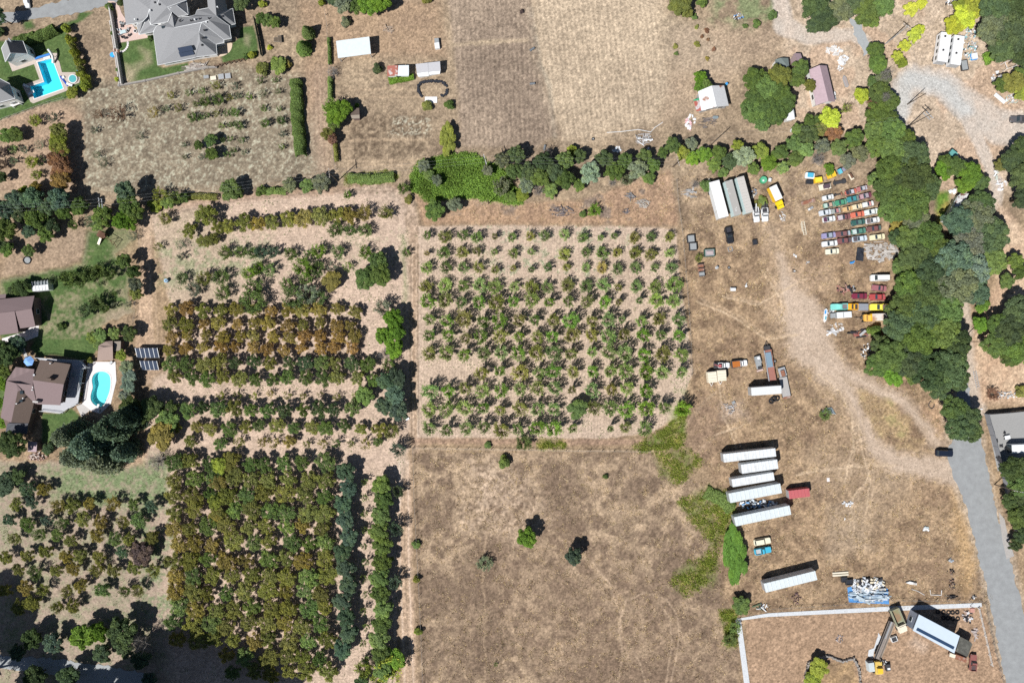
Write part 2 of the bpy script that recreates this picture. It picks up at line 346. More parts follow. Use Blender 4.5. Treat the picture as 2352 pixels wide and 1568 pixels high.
# yard: dry grass over brown, pale dirt tracks
yard = pmask([(1562, 400), (1900, 370), (2010, 420), (2060, 560), (2030, 760), (2200, 900), (2180, 1060), (2280, 1390), (1720, 1410), (1660, 1380), (1640, 1120), (1590, 1000), (1590, 800), (1570, 600)], 8, 6)
lay(yard, (.19, .14, .10), (.44, .34, .235), .12 + .7 * con(fbm(20, 31, 4), .33, .68) + .3 * (N3 - .5))
lay(yard * con(fbm(45, 33, 3), .55, .7) * .4, (.24, .175, .13))
TRK, TRKL = (.41, .345, .285), (.55, .47, .40)
def track(m, a=1.0, c=None):
    lay(m * a, TRK if c is None else c, TRKL, .25 + .6 * con(N1, .25, .75) + .2 * N3)
    cls[m > .6] = 2
trk = np.maximum.reduce([lmask([(1795, 590), (1805, 640), (1840, 720), (1860, 790), (1930, 852), (2000, 885), (2070, 922), (2120, 970), (2152, 1020)], [16, 30, 86, 100, 36, 32, 32, 28, 24], 13, 8),
    lmask([(1900, 850), (1950, 900), (1975, 960), (2010, 1030), (2060, 1062), (2130, 1072), (2200, 1085)], [60, 26, 28, 34, 44, 48, 70], 11, 7)])
lay(lmask([(1760, 510), (1778, 560), (1800, 640), (1810, 700)], [30, 45, 60, 120], 18, 10) * .6, (.50, .40, .30))
lay(np.maximum(lmask([(1830, 760), (1990, 1000), (2060, 1070)], 70, 40, 14), lmask([(1900, 1075), (2060, 1075), (1980, 1180)], 90, 45, 14)) * .5 * (.5 + N1), (.46, .38, .29))
track(trk)
for p in ([(1955, 960), (1965, 1000), (1950, 1060), (1940, 1110)], [(1972, 960), (1980, 1040), (2000, 1100), (1990, 1170)], [(1830, 1090), (1960, 1070), (2050, 1070)], [(1880, 860), (1930, 900), (1955, 950), (1962, 1040)], [(2000, 1090), (1960, 1140), (1950, 1230)],
          [(1650, 870), (1660, 950), (1700, 1050)], [(1570, 985), (1600, 940), (1635, 905)], [(1600, 1040), (1640, 1000), (1700, 980)], [(1660, 680), (1740, 700), (1850, 640)], [(1600, 690), (1690, 730), (1760, 780), (1830, 770)], [(1750, 620), (1790, 680), (1800, 740)]):
    lay(lmask(p, 3, 1.5, 4) * .8, (.60, .50, .38)); lay(lmask([(x + 9, y - 4) for x, y in p], 2.6, 1.5, 4) * .6, (.56, .46, .35))
for dx, dy in ((-7, 5), (7, -5)): lay(lmask([(1860 + dx, 790 + dy), (1930 + dx, 852 + dy), (2000 + dx, 885 + dy), (2070 + dx, 922 + dy), (2120 + dx, 970 + dy), (2152 + dx, 1020 + dy)], 4, 2, 3) * .45, (.38, .31, .25)); lay(lmask([(1905 + dx, 860 - dy), (1950 + dx, 900), (1975 + dx, 960), (2010 + dx, 1030 - dy), (2060, 1062 - dy), (2130, 1072 - dy * 2)], 4, 2, 3) * .4, (.40, .33, .27))
isl = pmask([(1975, 898), (2040, 915), (2095, 960), (2125, 1010), (2112, 1032), (2060, 1030), (2010, 990), (1985, 940)], 6, 6)
lay(isl * .9, (.22, .16, .115), (.50, .40, .24), con(N1, .3, .7)); lay(isl * con(N1, .62, .7) * .5, (.17, .19, .08))
for q, c, a in (([(1800, 600), (1900, 610), (1930, 660), (1830, 680)], (.50, .4, .31), .35), ([(1575, 940), (1620, 900), (1660, 930), (1640, 1060), (1590, 1080)], (.27, .20, .155), .6), ([(2160, 900), (2200, 960), (2160, 1000), (2120, 940)], (.52, .37, .26), .5),
                ([(2190, 1120), (2230, 1180), (2250, 1300), (2215, 1380), (2190, 1200)], (.50, .36, .20), .6), ([(1900, 1160), (1960, 1150), (2010, 1260), (1900, 1290)], (.42, .35, .27), .5), ([(1655, 930), (1700, 920), (1720, 960), (1660, 960)], (.45, .38, .33), .6)):
    lay(pmask(q, 14, 10) * a, c)
lay(lmask([(2200, 900), (2222, 1060), (2254, 1176), (2282, 1270), (2308, 1376), (2344, 1568), (2370, 1640)], 86, 9, 8) * (.4 + .5 * N3), (.46, .41, .35))
# south-east plot
plot = pmask([(1712, 1420), (2256, 1392), (2330, 1640), (1722, 1640)], 2, 1)
lay(plot, (.32, .235, .17), (.43, .32, .235), con(N1, .2, .8) * .6 + .4 * N3)
lay(pmask([(1890, 1520), (1960, 1515), (1972, 1568), (1960, 1640), (1860, 1640), (1856, 1530)], 5, 4) * .8, (.22, .165, .11), (.42, .31, .18), con(N1, .3, .7))
lay(pmask([(2100, 1455), (2130, 1480), (2120, 1500), (2090, 1480)], 9, 6) * .6, (.5, .42, .36))
# north-east: gravel lanes and bare banks
ne = pmask([(1830, -60), (2412, -60), (2412, 460), (2060, 420), (1990, 300), (1840, 300), (1800, 150)], 14, 8)
lay(ne, (.36, .285, .21), (.54, .44, .34), .3 + .6 * con(N1, .3, .7))
lay(ne * con(N2, .55, .62) * .5, (.47, .33, .235))
gr1 = np.maximum.reduce([lmask([(1790, -30), (1800, 60), (1860, 85), (1960, 80), (1985, 95)], [30, 40, 30, 22, 22], 7, 4), lmask([(2052, 300), (2070, 240), (2080, 200), (2100, 178), (2160, 190), (2220, 240), (2290, 290), (2400, 310)], [34, 44, 52, 52, 56, 60, 70, 90], 10, 7),
    lmask([(2230, 260), (2250, 330), (2290, 420), (2290, 470)], [50, 24, 22, 20], 6, 4), lmask([(2210, 700), (2222, 780), (2240, 900), (2250, 940)], 26, 7, 4)])
lay(np.clip(gr1 * 1.2, 0, 1), (.46, .42, .38)); track(gr1, .9, (.46, .43, .39))
lay(lmask([(2078, 185), (2075, 235), (2062, 290)], 34, 8, 6) * .85, (.47, .48, .47)); lay(lmask([(2100, 180), (2170, 200), (2215, 250)], 40, 10, 6) * .8, (.46, .48, .48))
lay(pmask([(2290, 460), (2412, 600), (2412, 930), (2255, 925), (2230, 780), (2270, 700), (2300, 600)], 8, 6) * .9, (.52, .39, .29), (.62, .50, .38), con(N1, .3, .7))
lay(pmask([(2150, 440), (2180, 440), (2185, 500), (2150, 520)], 6, 3), (.12, .22, .04), (.30, .27, .08), con(N1, .4, .6))
# the left properties
lay(pmask([(0, 270), (110, 240), (190, 260), (180, 440), (0, 440)], 10) * .8, (.34, .245, .175), (.45, .33, .24), N1)
lay(pmask([(20, 560), (120, 520), (200, 530), (200, 600), (60, 640), (0, 640)], 12, 5) * .9, (.31, .245, .185), (.40, .32, .25), N1)
lay(pmask([(230, 1040), (340, 1030), (330, 1068), (270, 1074)], 6), (.40, .29, .20))
lay(pmask([(335, 780), (385, 780), (380, 860), (330, 890)], 8, 4), (.37, .29, .22))
GL, GD = (.058, .105, .034), (.115, .165, .058)
def lawn(pts, soft=2, warp=2, dry=0.0):
    m = pmask(pts, soft, warp); lay(m, GL, GD, .5 * con(N1, .3, .7) + .5 * N3)
    if dry: lay(m * con(N2 * .4 + N1 * .3 + N3 * .3, .5, .66) * dry, (.30, .25, .17))
    cls[m > .5] = 1
P = lambda Z, pts: [Z(*p) for p in pts]
lawn(P(T00, [(-60, 380), (60, 380), (160, 340), (540, 260), (600, 270), (640, 420), (700, 600), (780, 790), (620, 900), (330, 980), (-60, 1130)]), 2, 2)
lawn(P(T00, [(200, 190), (300, 190), (310, 250), (230, 275)]), 5, 4); lawn(P(T00, [(560, 220), (700, 180), (740, 110), (850, 110), (760, 190), (660, 240)]), 3, 3)
lawn(P(Z1, [(165, 745), (640, 655), (700, 590), (780, 580), (840, 1130), (930, 1170), (1350, 1080), (1400, 1230), (380, 1415), (240, 1300)]), 2, 1.5)
lay(pmask(P(Z1, [(270, 1130), (500, 1180), (400, 1400), (270, 1400)]), 9, 5) * .75, (.40, .33, .23)); lay(pmask(P(Z1, [(520, 830), (690, 900), (740, 1090), (560, 1180), (440, 1100), (600, 1060), (600, 960)]), 9, 5) * .6, (.40, .33, .23))
lawn(P(Z1, [(2120, 740), (2240, 660), (2250, 480), (2480, 440), (2560, 760), (2560, 980), (1960, 1090), (1930, 980), (2060, 880)]), 2, 1.5)
lay(pmask(P(Z1, [(2330, 600), (2420, 620), (2400, 800), (2330, 760)]), 6, 4) * .6, (.34, .29, .2))
lawn(P(T01, [(0, 1010), (300, 950), (560, 900), (760, 860), (800, 560), (1180, 540), (1250, 620), (1060, 760), (1180, 900), (1180, 1200), (1230, 1300), (960, 1400), (820, 1568), (0, 1568)]), 8, 5, .75)
lay(pmask(P(T01, [(1000, 560), (1250, 560), (1260, 760), (1050, 780)]), 10, 6) * .5, (.33, .28, .18))
lay(pmask(P(T01, [(960, 1300), (1240, 1240), (1240, 1480), (960, 1420)]), 8, 6) * .75, (.33, .26, .19))
lawn(P(Z3, [(560, -40), (1550, -40), (1500, 100), (1400, 250), (1270, 290), (800, 200), (600, 240), (450, 100)]), 2, 1.5)
lawn(P(Z3, [(640, 1090), (930, 1100), (1090, 1020), (1260, 1170), (1100, 1300), (800, 1560), (640, 1560)]), 3, 2)
lawn(P(Z3, [(-60, 500), (90, 560), (80, 900), (-60, 1300)]), 3, 2); lawn([(0, 784), (60, 770), (60, 800), (0, 860)], 3, 3)
# wet green hollow by the creek and the weeds at the yard edge
hollow = pmask([(945, 400), (960, 375), (1010, 358), (1080, 352), (1150, 385), (1190, 440), (1200, 470), (1130, 462), (1050, 452), (985, 462), (948, 440)], 5, 7)
lay(hollow, (.13, .20, .045), (.30, .31, .11), con(N1, .4, .7))
weedsm = np.maximum.reduce([pmask([(1450, 1030), (1500, 1000), (1550, 970), (1562, 920), (1576, 930), (1572, 1000), (1560, 1030), (1480, 1036)], 6, 8), pmask([(1500, 1042), (1570, 1030), (1615, 1060), (1560, 1110), (1520, 1095)], 10, 10) * .75,
    pmask([(1560, 1155), (1620, 1120), (1680, 1130), (1690, 1180), (1650, 1260), (1640, 1340), (1570, 1365), (1540, 1340), (1560, 1310), (1640, 1260)], 10, 10) * .8, pmask([(1654, 1400), (1690, 1400), (1696, 1480), (1670, 1490)], 8, 6), lmask([(1245, 1020), (1290, 1020)], 20, 6, 6), lmask([(800, 410), (905, 405)], 22, 5, 6)])
lay(weedsm * (.5 + .5 * con(N3, .3, .6)), (.13, .19, .045), (.26, .25, .07), con(N1, .35, .65))
for q in ([(845, 385), (850, 480), (835, 520)],): pass
lay(pmask([(930, 540), (936, 700), (926, 700), (924, 540)], 4, 5) * .5, (.17, .22, .1))
lay(pmask([(1540, 900), (1575, 900), (1575, 960), (1540, 980)], 10, 8) * con(N1, .4, .6) * .7, (.17, .24, .08))
# speckle everywhere, then the mesh
spk = (.72 + .54 * con(N4, .1, .9)) * (.84 + .32 * N3)
isl_l = (cls == 1)
spk = np.where(isl_l, .85 + .3 * N4, spk); spk = np.where(cls == 2, .93 + .14 * N4, spk)
SOUTH = con(GY, 420, 600)[..., None]; soilw = (1 - .85 * np.clip(rsoil + lsoil, 0, 1))[..., None]; col = col * np.where((cls == 1)[..., None], 1, 1 - soilw * (1 - (arr((.97, .95, .93)) * (1 - SOUTH) + arr((.92, .85, .775)) * SOUTH)))
spk = 1 + (spk - 1) * (1 - .35 * np.clip(rsoil + lsoil, 0, 1)); col = np.clip(col * spk[..., None], 0.01, .95)
hz += (fbm(9, 41, 3) - .5) * .12 + (N4 - .5) * .08
hz = np.where(cls == 0, hz, hz * .4); edge = (GX < -50) | (GX > 2400) | (GY < -50) | (GY > 1620); hz[edge] = 0; far = (GX < -62) | (GX > 2415) | (GY < -62) | (GY > 1632); col[far] = (.30, .24, .175); cls[far] = 0
HOLES = [WP(Z2, [(720, 605), (1000, 540), (1215, 1110), (660, 1305), (580, 1070), (850, 985)]),
         smooth_poly(WP(Z3, [(1590, 455), (1680, 500), (1700, 600), (1690, 740), (1650, 850), (1600, 970), (1520, 1005), (1430, 960), (1385, 880), (1400, 780), (1430, 700), (1405, 600), (1430, 510), (1500, 465)]), 2)]
def holemask(px, py):
    ins = np.zeros(px.shape, bool)
    for h in HOLES:
        d = np.full(px.shape, 1e9); i0 = np.zeros(px.shape, bool)
        for i in range(len(h)):
            a, b = h[i], h[(i + 1) % len(h)]; d = np.minimum(d, segd(px, py, a, b))
            if a[1] != b[1]: i0 ^= ((a[1] > py) != (b[1] > py)) & (px < (b[0] - a[0]) * (py - a[1]) / (b[1] - a[1]) + a[0])
        ins |= i0 | (d < .28)
    return ins
vx = (GX - 1176) * S; vy = (784 - GY) * S
V = np.stack([vx, vy, hz], -1).reshape(-1, 3)
idx = np.arange(NX * NY).reshape(NY, NX)
quads = np.stack([idx[1:, :-1], idx[1:, 1:], idx[:-1, 1:], idx[:-1, :-1]], -1).reshape(-1, 4)
fc = cls[:-1, :-1].reshape(-1)
cx = ((vx[:-1, :-1] + vx[1:, 1:]) / 2).reshape(-1); cy = ((vy[:-1, :-1] + vy[1:, 1:]) / 2).reshape(-1)
near = (cx < -90) ; keep = np.ones(len(quads), bool); keep[near] = ~holemask(cx[near], cy[near])
def ground_mat():
    m = bpy.data.materials.new('earth_and_grass'); m.use_nodes = True; n = m.node_tree.nodes; L = m.node_tree.links; b = n['Principled BSDF']
    b.inputs['Roughness'].default_value = .95; b.inputs['Specular IOR Level'].default_value = .1
    at = n.new('ShaderNodeAttribute'); at.attribute_name = 'Col'; tc = n.new('ShaderNodeTexCoord')
    f = None
    for sc, lo, hi in ((.8, .86, 1.14), (2.2, .66, 1.34)):
        nz = n.new('ShaderNodeTexNoise'); nz.inputs['Scale'].default_value = sc; nz.inputs['Detail'].default_value = 6; nz.inputs['Distortion'].default_value = 1.2; nz.inputs['Roughness'].default_value = .62; L.new(tc.outputs['Object'], nz.inputs['Vector'])
        mr = n.new('ShaderNodeMapRange'); mr.inputs['From Min'].default_value = .33; mr.inputs['From Max'].default_value = .67; mr.inputs['To Min'].default_value = lo; mr.inputs['To Max'].default_value = hi; L.new(nz.outputs[0], mr.inputs['Value'])
        if f is None: f = mr.outputs[0]
        else:
            mm = n.new('ShaderNodeMath'); mm.operation = 'MULTIPLY'; L.new(f, mm.inputs[0]); L.new(mr.outputs[0], mm.inputs[1]); f = mm.outputs[0]
    vm = n.new('ShaderNodeVectorMath'); vm.operation = 'SCALE'; L.new(at.outputs['Color'], vm.inputs[0]); L.new(f, vm.inputs['Scale']); L.new(vm.outputs[0], b.inputs['Base Color'])
    return m
GM = ground_mat()
def grid_part(name, sel, kind, label=None):
    q = quads[sel]; used, inv = np.unique(q.reshape(-1), return_inverse=True)
    me = bpy.data.meshes.new(name); me.vertices.add(len(used)); me.vertices.foreach_set('co', V[used].reshape(-1).astype(np.float32))
    me.loops.add(len(q) * 4); me.loops.foreach_set('vertex_index', inv.astype(np.int32)); me.polygons.add(len(q)); me.polygons.foreach_set('loop_start', np.arange(0, len(q) * 4, 4, dtype=np.int32))
    me.polygons.foreach_set('use_smooth', np.ones(len(q), bool)); me.update(calc_edges=True)
    ca = me.color_attributes.new('Col', 'FLOAT_COLOR', 'POINT'); c4 = np.ones((len(used), 4), np.float32); c4[:, :3] = col.reshape(-1, 3)[used]; ca.data.foreach_set('color', c4.reshape(-1))
    me.materials.append(GM); o = bpy.data.objects.new(name, me); COL.objects.link(o); return tag(o, label=label, kind=kind)
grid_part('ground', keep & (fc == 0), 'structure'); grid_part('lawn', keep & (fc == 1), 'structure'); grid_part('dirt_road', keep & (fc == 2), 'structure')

# ---------------------------------------------------------------- roads, paved ground, pools
ASPH = mat('asphalt', (.26, .27, .275), rough=.9, var=.08, scale=.9, col2=(.32, .335, .34), mix=.56, sharp=.2)
ASPHL = mat('worn_asphalt', (.34, .36, .37), rough=.9, var=.1, scale=.5)
def rough_edge(pts, amp=.38, step=1.0):
    out = []
    for i in range(len(pts)):
        a, b = pts[i], pts[(i + 1) % len(pts)]; n = max(1, int(math.hypot(b[0] - a[0], b[1] - a[1]) / step))
        for k in range(n):
            t = k / n; out.append((a[0] + (b[0] - a[0]) * t + rnd.uniform(-amp, amp), a[1] + (b[1] - a[1]) * t + rnd.uniform(-amp, amp)))
    return out
st = dict(kind='structure')
flat_sheet('road', rough_edge(WP(ID, [(2205, 870), (2194, 940), (2190, 1010), (2176, 1030), (2178, 1060), (2196, 1110), (2224, 1176), (2250, 1290), (2274, 1376), (2309, 1568), (2330, 1650), (2410, 1650), (2378, 1568), (2344, 1376), (2315, 1270), (2289, 1176), (2262, 1040), (2238, 960), (2222, 870)])), .085, ASPH, **st)
flat_sheet('road', rough_edge(WP(ID, [(-80, 62), (12, 54), (80, 45), (140, 38), (255, 12), (300, -20), (160, -60), (160, 0), (40, 27), (-80, 30)])), .085, ASPH, **st)
flat_sheet('road', rough_edge(WP(ID, [(1950, 40), (1962, 80), (1985, 128), (2006, 118), (1990, 85), (1975, 50)])), .085, ASPHL, **st)
flat_sheet('road', rough_edge(WP(T03, [(-300, 1290), (0, 1310), (500, 1345), (1000, 1410), (1300, 1470), (1420, 1520), (1400, 1700), (900, 1620), (500, 1500), (0, 1420), (-300, 1400)])), .085, ASPHL, **st)
flat_sheet('pavement', WP(T33, [(-252, 970), (0, 925), (1130, 862), (1960, 830), (1965, 868), (1120, 905), (0, 958), (-246, 990)]), .09, mat('white_concrete', (.56, .585, .61), rough=.85, var=.18, scale=1.0), **st)
flat_sheet('pavement', WP(T23, [(2052, 965), (2100, 978), (2140, 1250), (2192, 1640), (2140, 1640), (2090, 1250)]), .095, _M['white_concrete'], **st)
flat_sheet('concrete_yard', WP(T32, [(1990, 665), (2460, 625), (2460, 1120), (2200, 1130), (2110, 1190), (2040, 860)]), .085, mat('grey_yard_concrete', (.30, .30, .295), rough=.9, var=.12), **st)
flat_sheet('pavement', WP(T33, [(2120, 0), (2170, 60), (2200, 200), (2260, 400), (2190, 430), (2150, 250)]), .09, mat('gravelly_concrete', (.38, .36, .34), rough=.95, var=.2), **st)
flat_sheet('patio', WP(Z1, [(-20, 20), (90, 30), (170, 100), (215, 230), (280, 330), (300, 440), (400, 430), (520, 600), (730, 580), (715, 645), (175, 740), (120, 380), (150, 300), (140, 200), (60, 70), (-20, 45)]), .09, PAVER, **st)
flat_sheet('patio', smooth_poly(WP(Z1, [(1840, 760), (2000, 730), (2120, 730), (2115, 830), (2060, 920), (1925, 985), (1850, 960)]), 1), .09, mat('tan_concrete', (.62, .50, .38), rough=.9, var=.06), **st)
flat_sheet('pool_deck', WP(Z2, [(160, 590), (620, 550), (930, 440), (1100, 430), (1105, 560), (1140, 600), (1190, 800), (1440, 800), (1540, 900), (1520, 1000), (1320, 1070), (1290, 1150), (640, 1395), (590, 1370), (430, 1050), (760, 935), (655, 645), (240, 785)]), .09, mat('beige_deck', (.50, .43, .38), rough=.9, var=.07), [HOLES[0]], **st)
flat_sheet('pool_deck', WP(Z3, [(1350, 310), (1770, 310), (1785, 600), (1700, 950), (1540, 1105), (1390, 1060), (1260, 960), (1330, 500)]), .09, CONCW, [HOLES[1]], **st)
flat_sheet('patio', WP(Z3, [(1260, 955), (1390, 1050), (1250, 1150), (1170, 990)]), .1, CONC, **st)
PLAST = mat('pool_plaster', (.20, .78, .92), rough=.8, var=.03, scale=.3); PLAST2 = mat('pale_pool_plaster', (.50, .86, .86), rough=.8, var=.03, scale=.3)
def water_mat():
    m = bpy.data.materials.new('pool_water'); m.use_nodes = True; n = m.node_tree.nodes; L = m.node_tree.links; n.remove(n['Principled BSDF'])
    t = n.new('ShaderNodeBsdfTransparent'); t.inputs[0].default_value = (.55, .93, 1, 1); g = n.new('ShaderNodeBsdfGlossy'); g.inputs['Roughness'].default_value = .08
    fr = n.new('ShaderNodeFresnel'); fr.inputs[0].default_value = 1.33; mx = n.new('ShaderNodeMixShader')
    L.new(fr.outputs[0], mx.inputs[0]); L.new(t.outputs[0], mx.inputs[1]); L.new(g.outputs[0], mx.inputs[2]); L.new(mx.outputs[0], n['Material Output'].inputs[0])
    return m
WATER = water_mat()
def pool(pts, depth, pm, label, name='swimming_pool', z=-.12, coping=.35):
    if area(pts) < 0: pts = pts[::-1]
    cxp = sum(p[0] for p in pts) / len(pts); cyp = sum(p[1] for p in pts) / len(pts); t = thing(name, label, 'pool', cxp, cyp)
    L = [(p[0] - cxp, p[1] - cyp) for p in pts]; n = len(L); b = MB()
    b.poly([(*p, .07) for p in L] + [(*p, -depth) for p in L], [(i, (i + 1) % n, n + (i + 1) % n, n + i)[::-1] for i in range(n)] ); 
    tr = [tuple(q) for q in geometry.tessellate_polygon([[Vector((*p, 0)) for p in L]])]
    tr = [q if area([L[i] for i in q]) > 0 else q[::-1] for q in tr]
    b.poly([(*p, -depth) for p in L], tr); b.build('basin', pm, t)
    w = MB(); w.poly([(*p, z) for p in L], tr); w.build('water', WATER, t)
    e = MB(); k = []
    for i in range(n):
        a, q, c = Vector(L[i - 1]), Vector(L[i]), Vector(L[(i + 1) % n]); nn = ((q - a).normalized() + (c - q).normalized()); nn = Vector((nn.y, -nn.x)).normalized(); k.append((q.x + nn.x * coping, q.y + nn.y * coping))
    e.poly([(*p, .14) for p in L] + [(*p, .14) for p in k] + [(*p, .0) for p in k] + [(*p, -.05) for p in L],
           [(i, n + i, n + (i + 1) % n, (i + 1) % n) for i in range(n)] + [(n + i, 2 * n + i, 2 * n + (i + 1) % n, n + (i + 1) % n) for i in range(n)] + [(i, (i + 1) % n, 3 * n + (i + 1) % n, 3 * n + i) for i in range(n)])
    e.build('coping', CONCW, t); return t
p1 = pool(HOLES[0], 1.7, PLAST, 'bent L-shaped blue swimming pool beside the white pool house')
p2 = pool(HOLES[1], 1.4, PLAST2, 'kidney-shaped pale turquoise swimming pool beside the brown roofed house')
# ---------------------------------------------------------------- foliage
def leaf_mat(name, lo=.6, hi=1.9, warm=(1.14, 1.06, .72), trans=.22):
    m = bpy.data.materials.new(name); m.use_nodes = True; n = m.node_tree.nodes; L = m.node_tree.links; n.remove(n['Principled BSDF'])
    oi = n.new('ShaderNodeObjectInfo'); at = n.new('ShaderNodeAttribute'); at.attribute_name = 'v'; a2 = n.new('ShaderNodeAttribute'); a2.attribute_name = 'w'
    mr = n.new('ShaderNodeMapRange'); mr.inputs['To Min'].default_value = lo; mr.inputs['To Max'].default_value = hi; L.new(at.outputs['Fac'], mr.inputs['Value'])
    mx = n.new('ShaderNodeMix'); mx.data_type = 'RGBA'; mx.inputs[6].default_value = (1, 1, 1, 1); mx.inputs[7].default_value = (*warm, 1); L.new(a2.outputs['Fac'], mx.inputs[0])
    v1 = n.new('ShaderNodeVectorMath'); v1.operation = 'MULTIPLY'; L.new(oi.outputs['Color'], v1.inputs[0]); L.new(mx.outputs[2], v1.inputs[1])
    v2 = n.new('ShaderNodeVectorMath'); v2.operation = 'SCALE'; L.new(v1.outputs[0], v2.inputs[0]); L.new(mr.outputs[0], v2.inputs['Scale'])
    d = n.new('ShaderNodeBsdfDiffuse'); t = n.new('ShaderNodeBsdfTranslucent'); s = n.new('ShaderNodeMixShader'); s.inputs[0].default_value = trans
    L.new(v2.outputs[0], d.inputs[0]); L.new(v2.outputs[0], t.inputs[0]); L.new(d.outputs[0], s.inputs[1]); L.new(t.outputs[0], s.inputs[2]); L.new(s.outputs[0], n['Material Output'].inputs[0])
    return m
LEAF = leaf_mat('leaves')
def leaves(name, pts, size, nrm=None, upb=.5, v=None, w=None, asp=1.6, rs=RS, m=None, mats=None):
    """one mesh of many small quads at pts"""
    pts = np.asarray(pts, float); n = len(pts); sz = size * (.6 + .8 * rs.rand(n)); d = rs.normal(size=(n, 3)); d /= np.linalg.norm(d, axis=1)[:, None]
    if nrm is not None: d = d * .8 + nrm * .7
    d[:, 2] += upb; d /= np.linalg.norm(d, axis=1)[:, None]
    r = rs.normal(size=(n, 3)); u = np.cross(d, r); u /= np.linalg.norm(u, axis=1)[:, None]; q = np.cross(d, u)
    u = u * (sz * asp * .5)[:, None]; q = q * (sz * .5)[:, None]
    co = np.stack([pts - u, pts - q * .9, pts + u, pts + q * .9], 1).reshape(-1, 3)
    me = bpy.data.meshes.new(name); me.vertices.add(4 * n); me.vertices.foreach_set('co', co.reshape(-1).astype(np.float32))
    me.loops.add(4 * n); me.loops.foreach_set('vertex_index', np.arange(4 * n, dtype=np.int32)); me.polygons.add(n); me.polygons.foreach_set('loop_start', np.arange(0, 4 * n, 4, dtype=np.int32)); me.update(calc_edges=True)
    for nm, a in (('v', v if v is not None else rs.rand(n)), ('w', w if w is not None else rs.rand(n) ** 2)):
        at = me.attributes.new(nm, 'FLOAT', 'POINT'); at.data.foreach_set('value', np.repeat(a, 4).astype(np.float32))
    me.materials.append(m or LEAF); return me
def lobes(rs, R, z0, zc, nl, lr, N, size, flat=.75, fill=.25, name='crown'):
    P_, N_, V_, W_ = [], [], [], []
    cs = []
    for k in range(nl):
        a = 2.399 * k + rs.rand() * .8; rr = R * math.sqrt((k + .6) / nl) * (.80 + .25 * rs.rand()) * .82
        cz = zc + (1 - (rr / R) ** 2) * (zc - z0) * .55 + rs.uniform(-.75, .55) * lr
        cs.append((rr * math.cos(a), rr * math.sin(a), cz, lr * rs.uniform(.65, 1.25), rs.rand()))
    tot = sum(c[3] ** 2 for c in cs)
    for x, y, z, r, lv in cs:
        n = int(N * r * r / tot); d = rs.normal(size=(n, 3)); d /= np.linalg.norm(d, axis=1)[:, None]; d[:, 2] = np.where(rs.rand(n) < .7, np.abs(d[:, 2]), d[:, 2])
        bump = 1 + .22 * np.sin(d[:, 0] * 7 + lv * 20) * np.sin(d[:, 1] * 6 + lv * 9) * np.cos(d[:, 2] * 5)
        k = (1 - fill * rs.rand(n) ** 2) * bump; p = d * (r * k)[:, None]; p[:, 2] *= flat; p += (x, y, z)
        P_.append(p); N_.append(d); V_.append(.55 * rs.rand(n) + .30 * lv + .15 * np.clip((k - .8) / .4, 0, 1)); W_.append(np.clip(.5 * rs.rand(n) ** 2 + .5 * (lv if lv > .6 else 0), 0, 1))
    P_ = np.concatenate(P_); P_[:, 2] = np.maximum(P_[:, 2], z0)
    return leaves(name, P_, size, np.concatenate(N_), .35, np.concatenate(V_), np.concatenate(W_), rs=rs)
def shoots(rs, R, H, ns, N, size, z0=.5, droop=.3, spread=1.0, name='crown', thick=.024, wood=True):
    """upright spreading limbs with leaves along them; returns crown mesh and trunk mesh"""
    b = MB(); P_ = []; V_ = []
    b.tube([(0, 0, -.2), (0, 0, z0 * .6), (rs.uniform(-.1, .1), rs.uniform(-.1, .1), z0)], [thick * 3.6, thick * 3, thick * 2.4], 6)
    per = max(6, N // (ns * 3))
    for k in range(ns):
        a = 2.399 * k + rs.rand() * .5; rr = R * (.45 + .55 * rs.rand()) * spread; hh = H * rs.uniform(.7, 1.0) * (1 - .25 * (rr / R))
        pr = [Vector((0, 0, z0 * .8))]
        for t in (.33, .66, 1.0): pr.append(Vector((rr * math.cos(a) * t ** .85, rr * math.sin(a) * t ** .85, z0 + (hh - z0) * (t ** (1 - droop)))) + Vector(rs.uniform(-.12, .12, 3)) * R * .4)
        if wood: b.tube(pr, [thick * 1.6, thick * 1.2, thick * .8, thick * .35], 4)
        lv = rs.rand()
        for q in range(3):
            s, e = pr[1 + (q > 0) * 0] if q == 0 else pr[2] if q == 1 else pr[1], pr[3]
            if q: 
                e = s + Vector((math.cos(a + (q * 2 - 3) * .8) * R * .35, math.sin(a + (q * 2 - 3) * .8) * R * .35, H * .18))
                if wood: b.tube([s, e], [thick * .7, thick * .25], 3)
            t = rs.rand(per) ** .8; p = np.array(s)[None] + (np.array(e) - np.array(s))[None] * t[:, None] + rs.normal(size=(per, 3)) * (R * .055)
            P_.append(p); V_.append(.7 * rs.rand(per) + .3 * lv)
    return leaves(name, np.concatenate(P_), size, None, .4, np.concatenate(V_), rs=rs), b.mesh('trunk', BARK)
def trunk_mesh(h, r, nl=5, R=1.5, rs=RS):
    b = MB(); b.tube([(0, 0, -.3), (r * .2, 0, h * .35), (0, r * .3, h * .7), (0, 0, h)], [r, r * .8, r * .6, r * .3], 8)
    for k in range(nl):
        a = 2 * math.pi * k / nl + rs.rand(); z = h * (.4 + .08 * k)
        b.tube([(0, 0, z), (R * .5 * math.cos(a), R * .5 * math.sin(a), z + h * .15), (R * math.cos(a), R * math.sin(a), z + h * .25)], [r * .5, r * .35, r * .12], 5)
    return b.mesh('trunk', BARK)
KIND = {}   # kind -> (R0, H0, [crown meshes], [trunk meshes])
def rs_(k): return np.random.RandomState(k)
KIND['oak'] = (5.0, 8.0, [lobes(rs_(20 + k), 5.0, 1.6, 4.8, 72, .86, 17000, .25, .85, .35) for k in range(4)], [trunk_mesh(5, .35, 6, 3)])
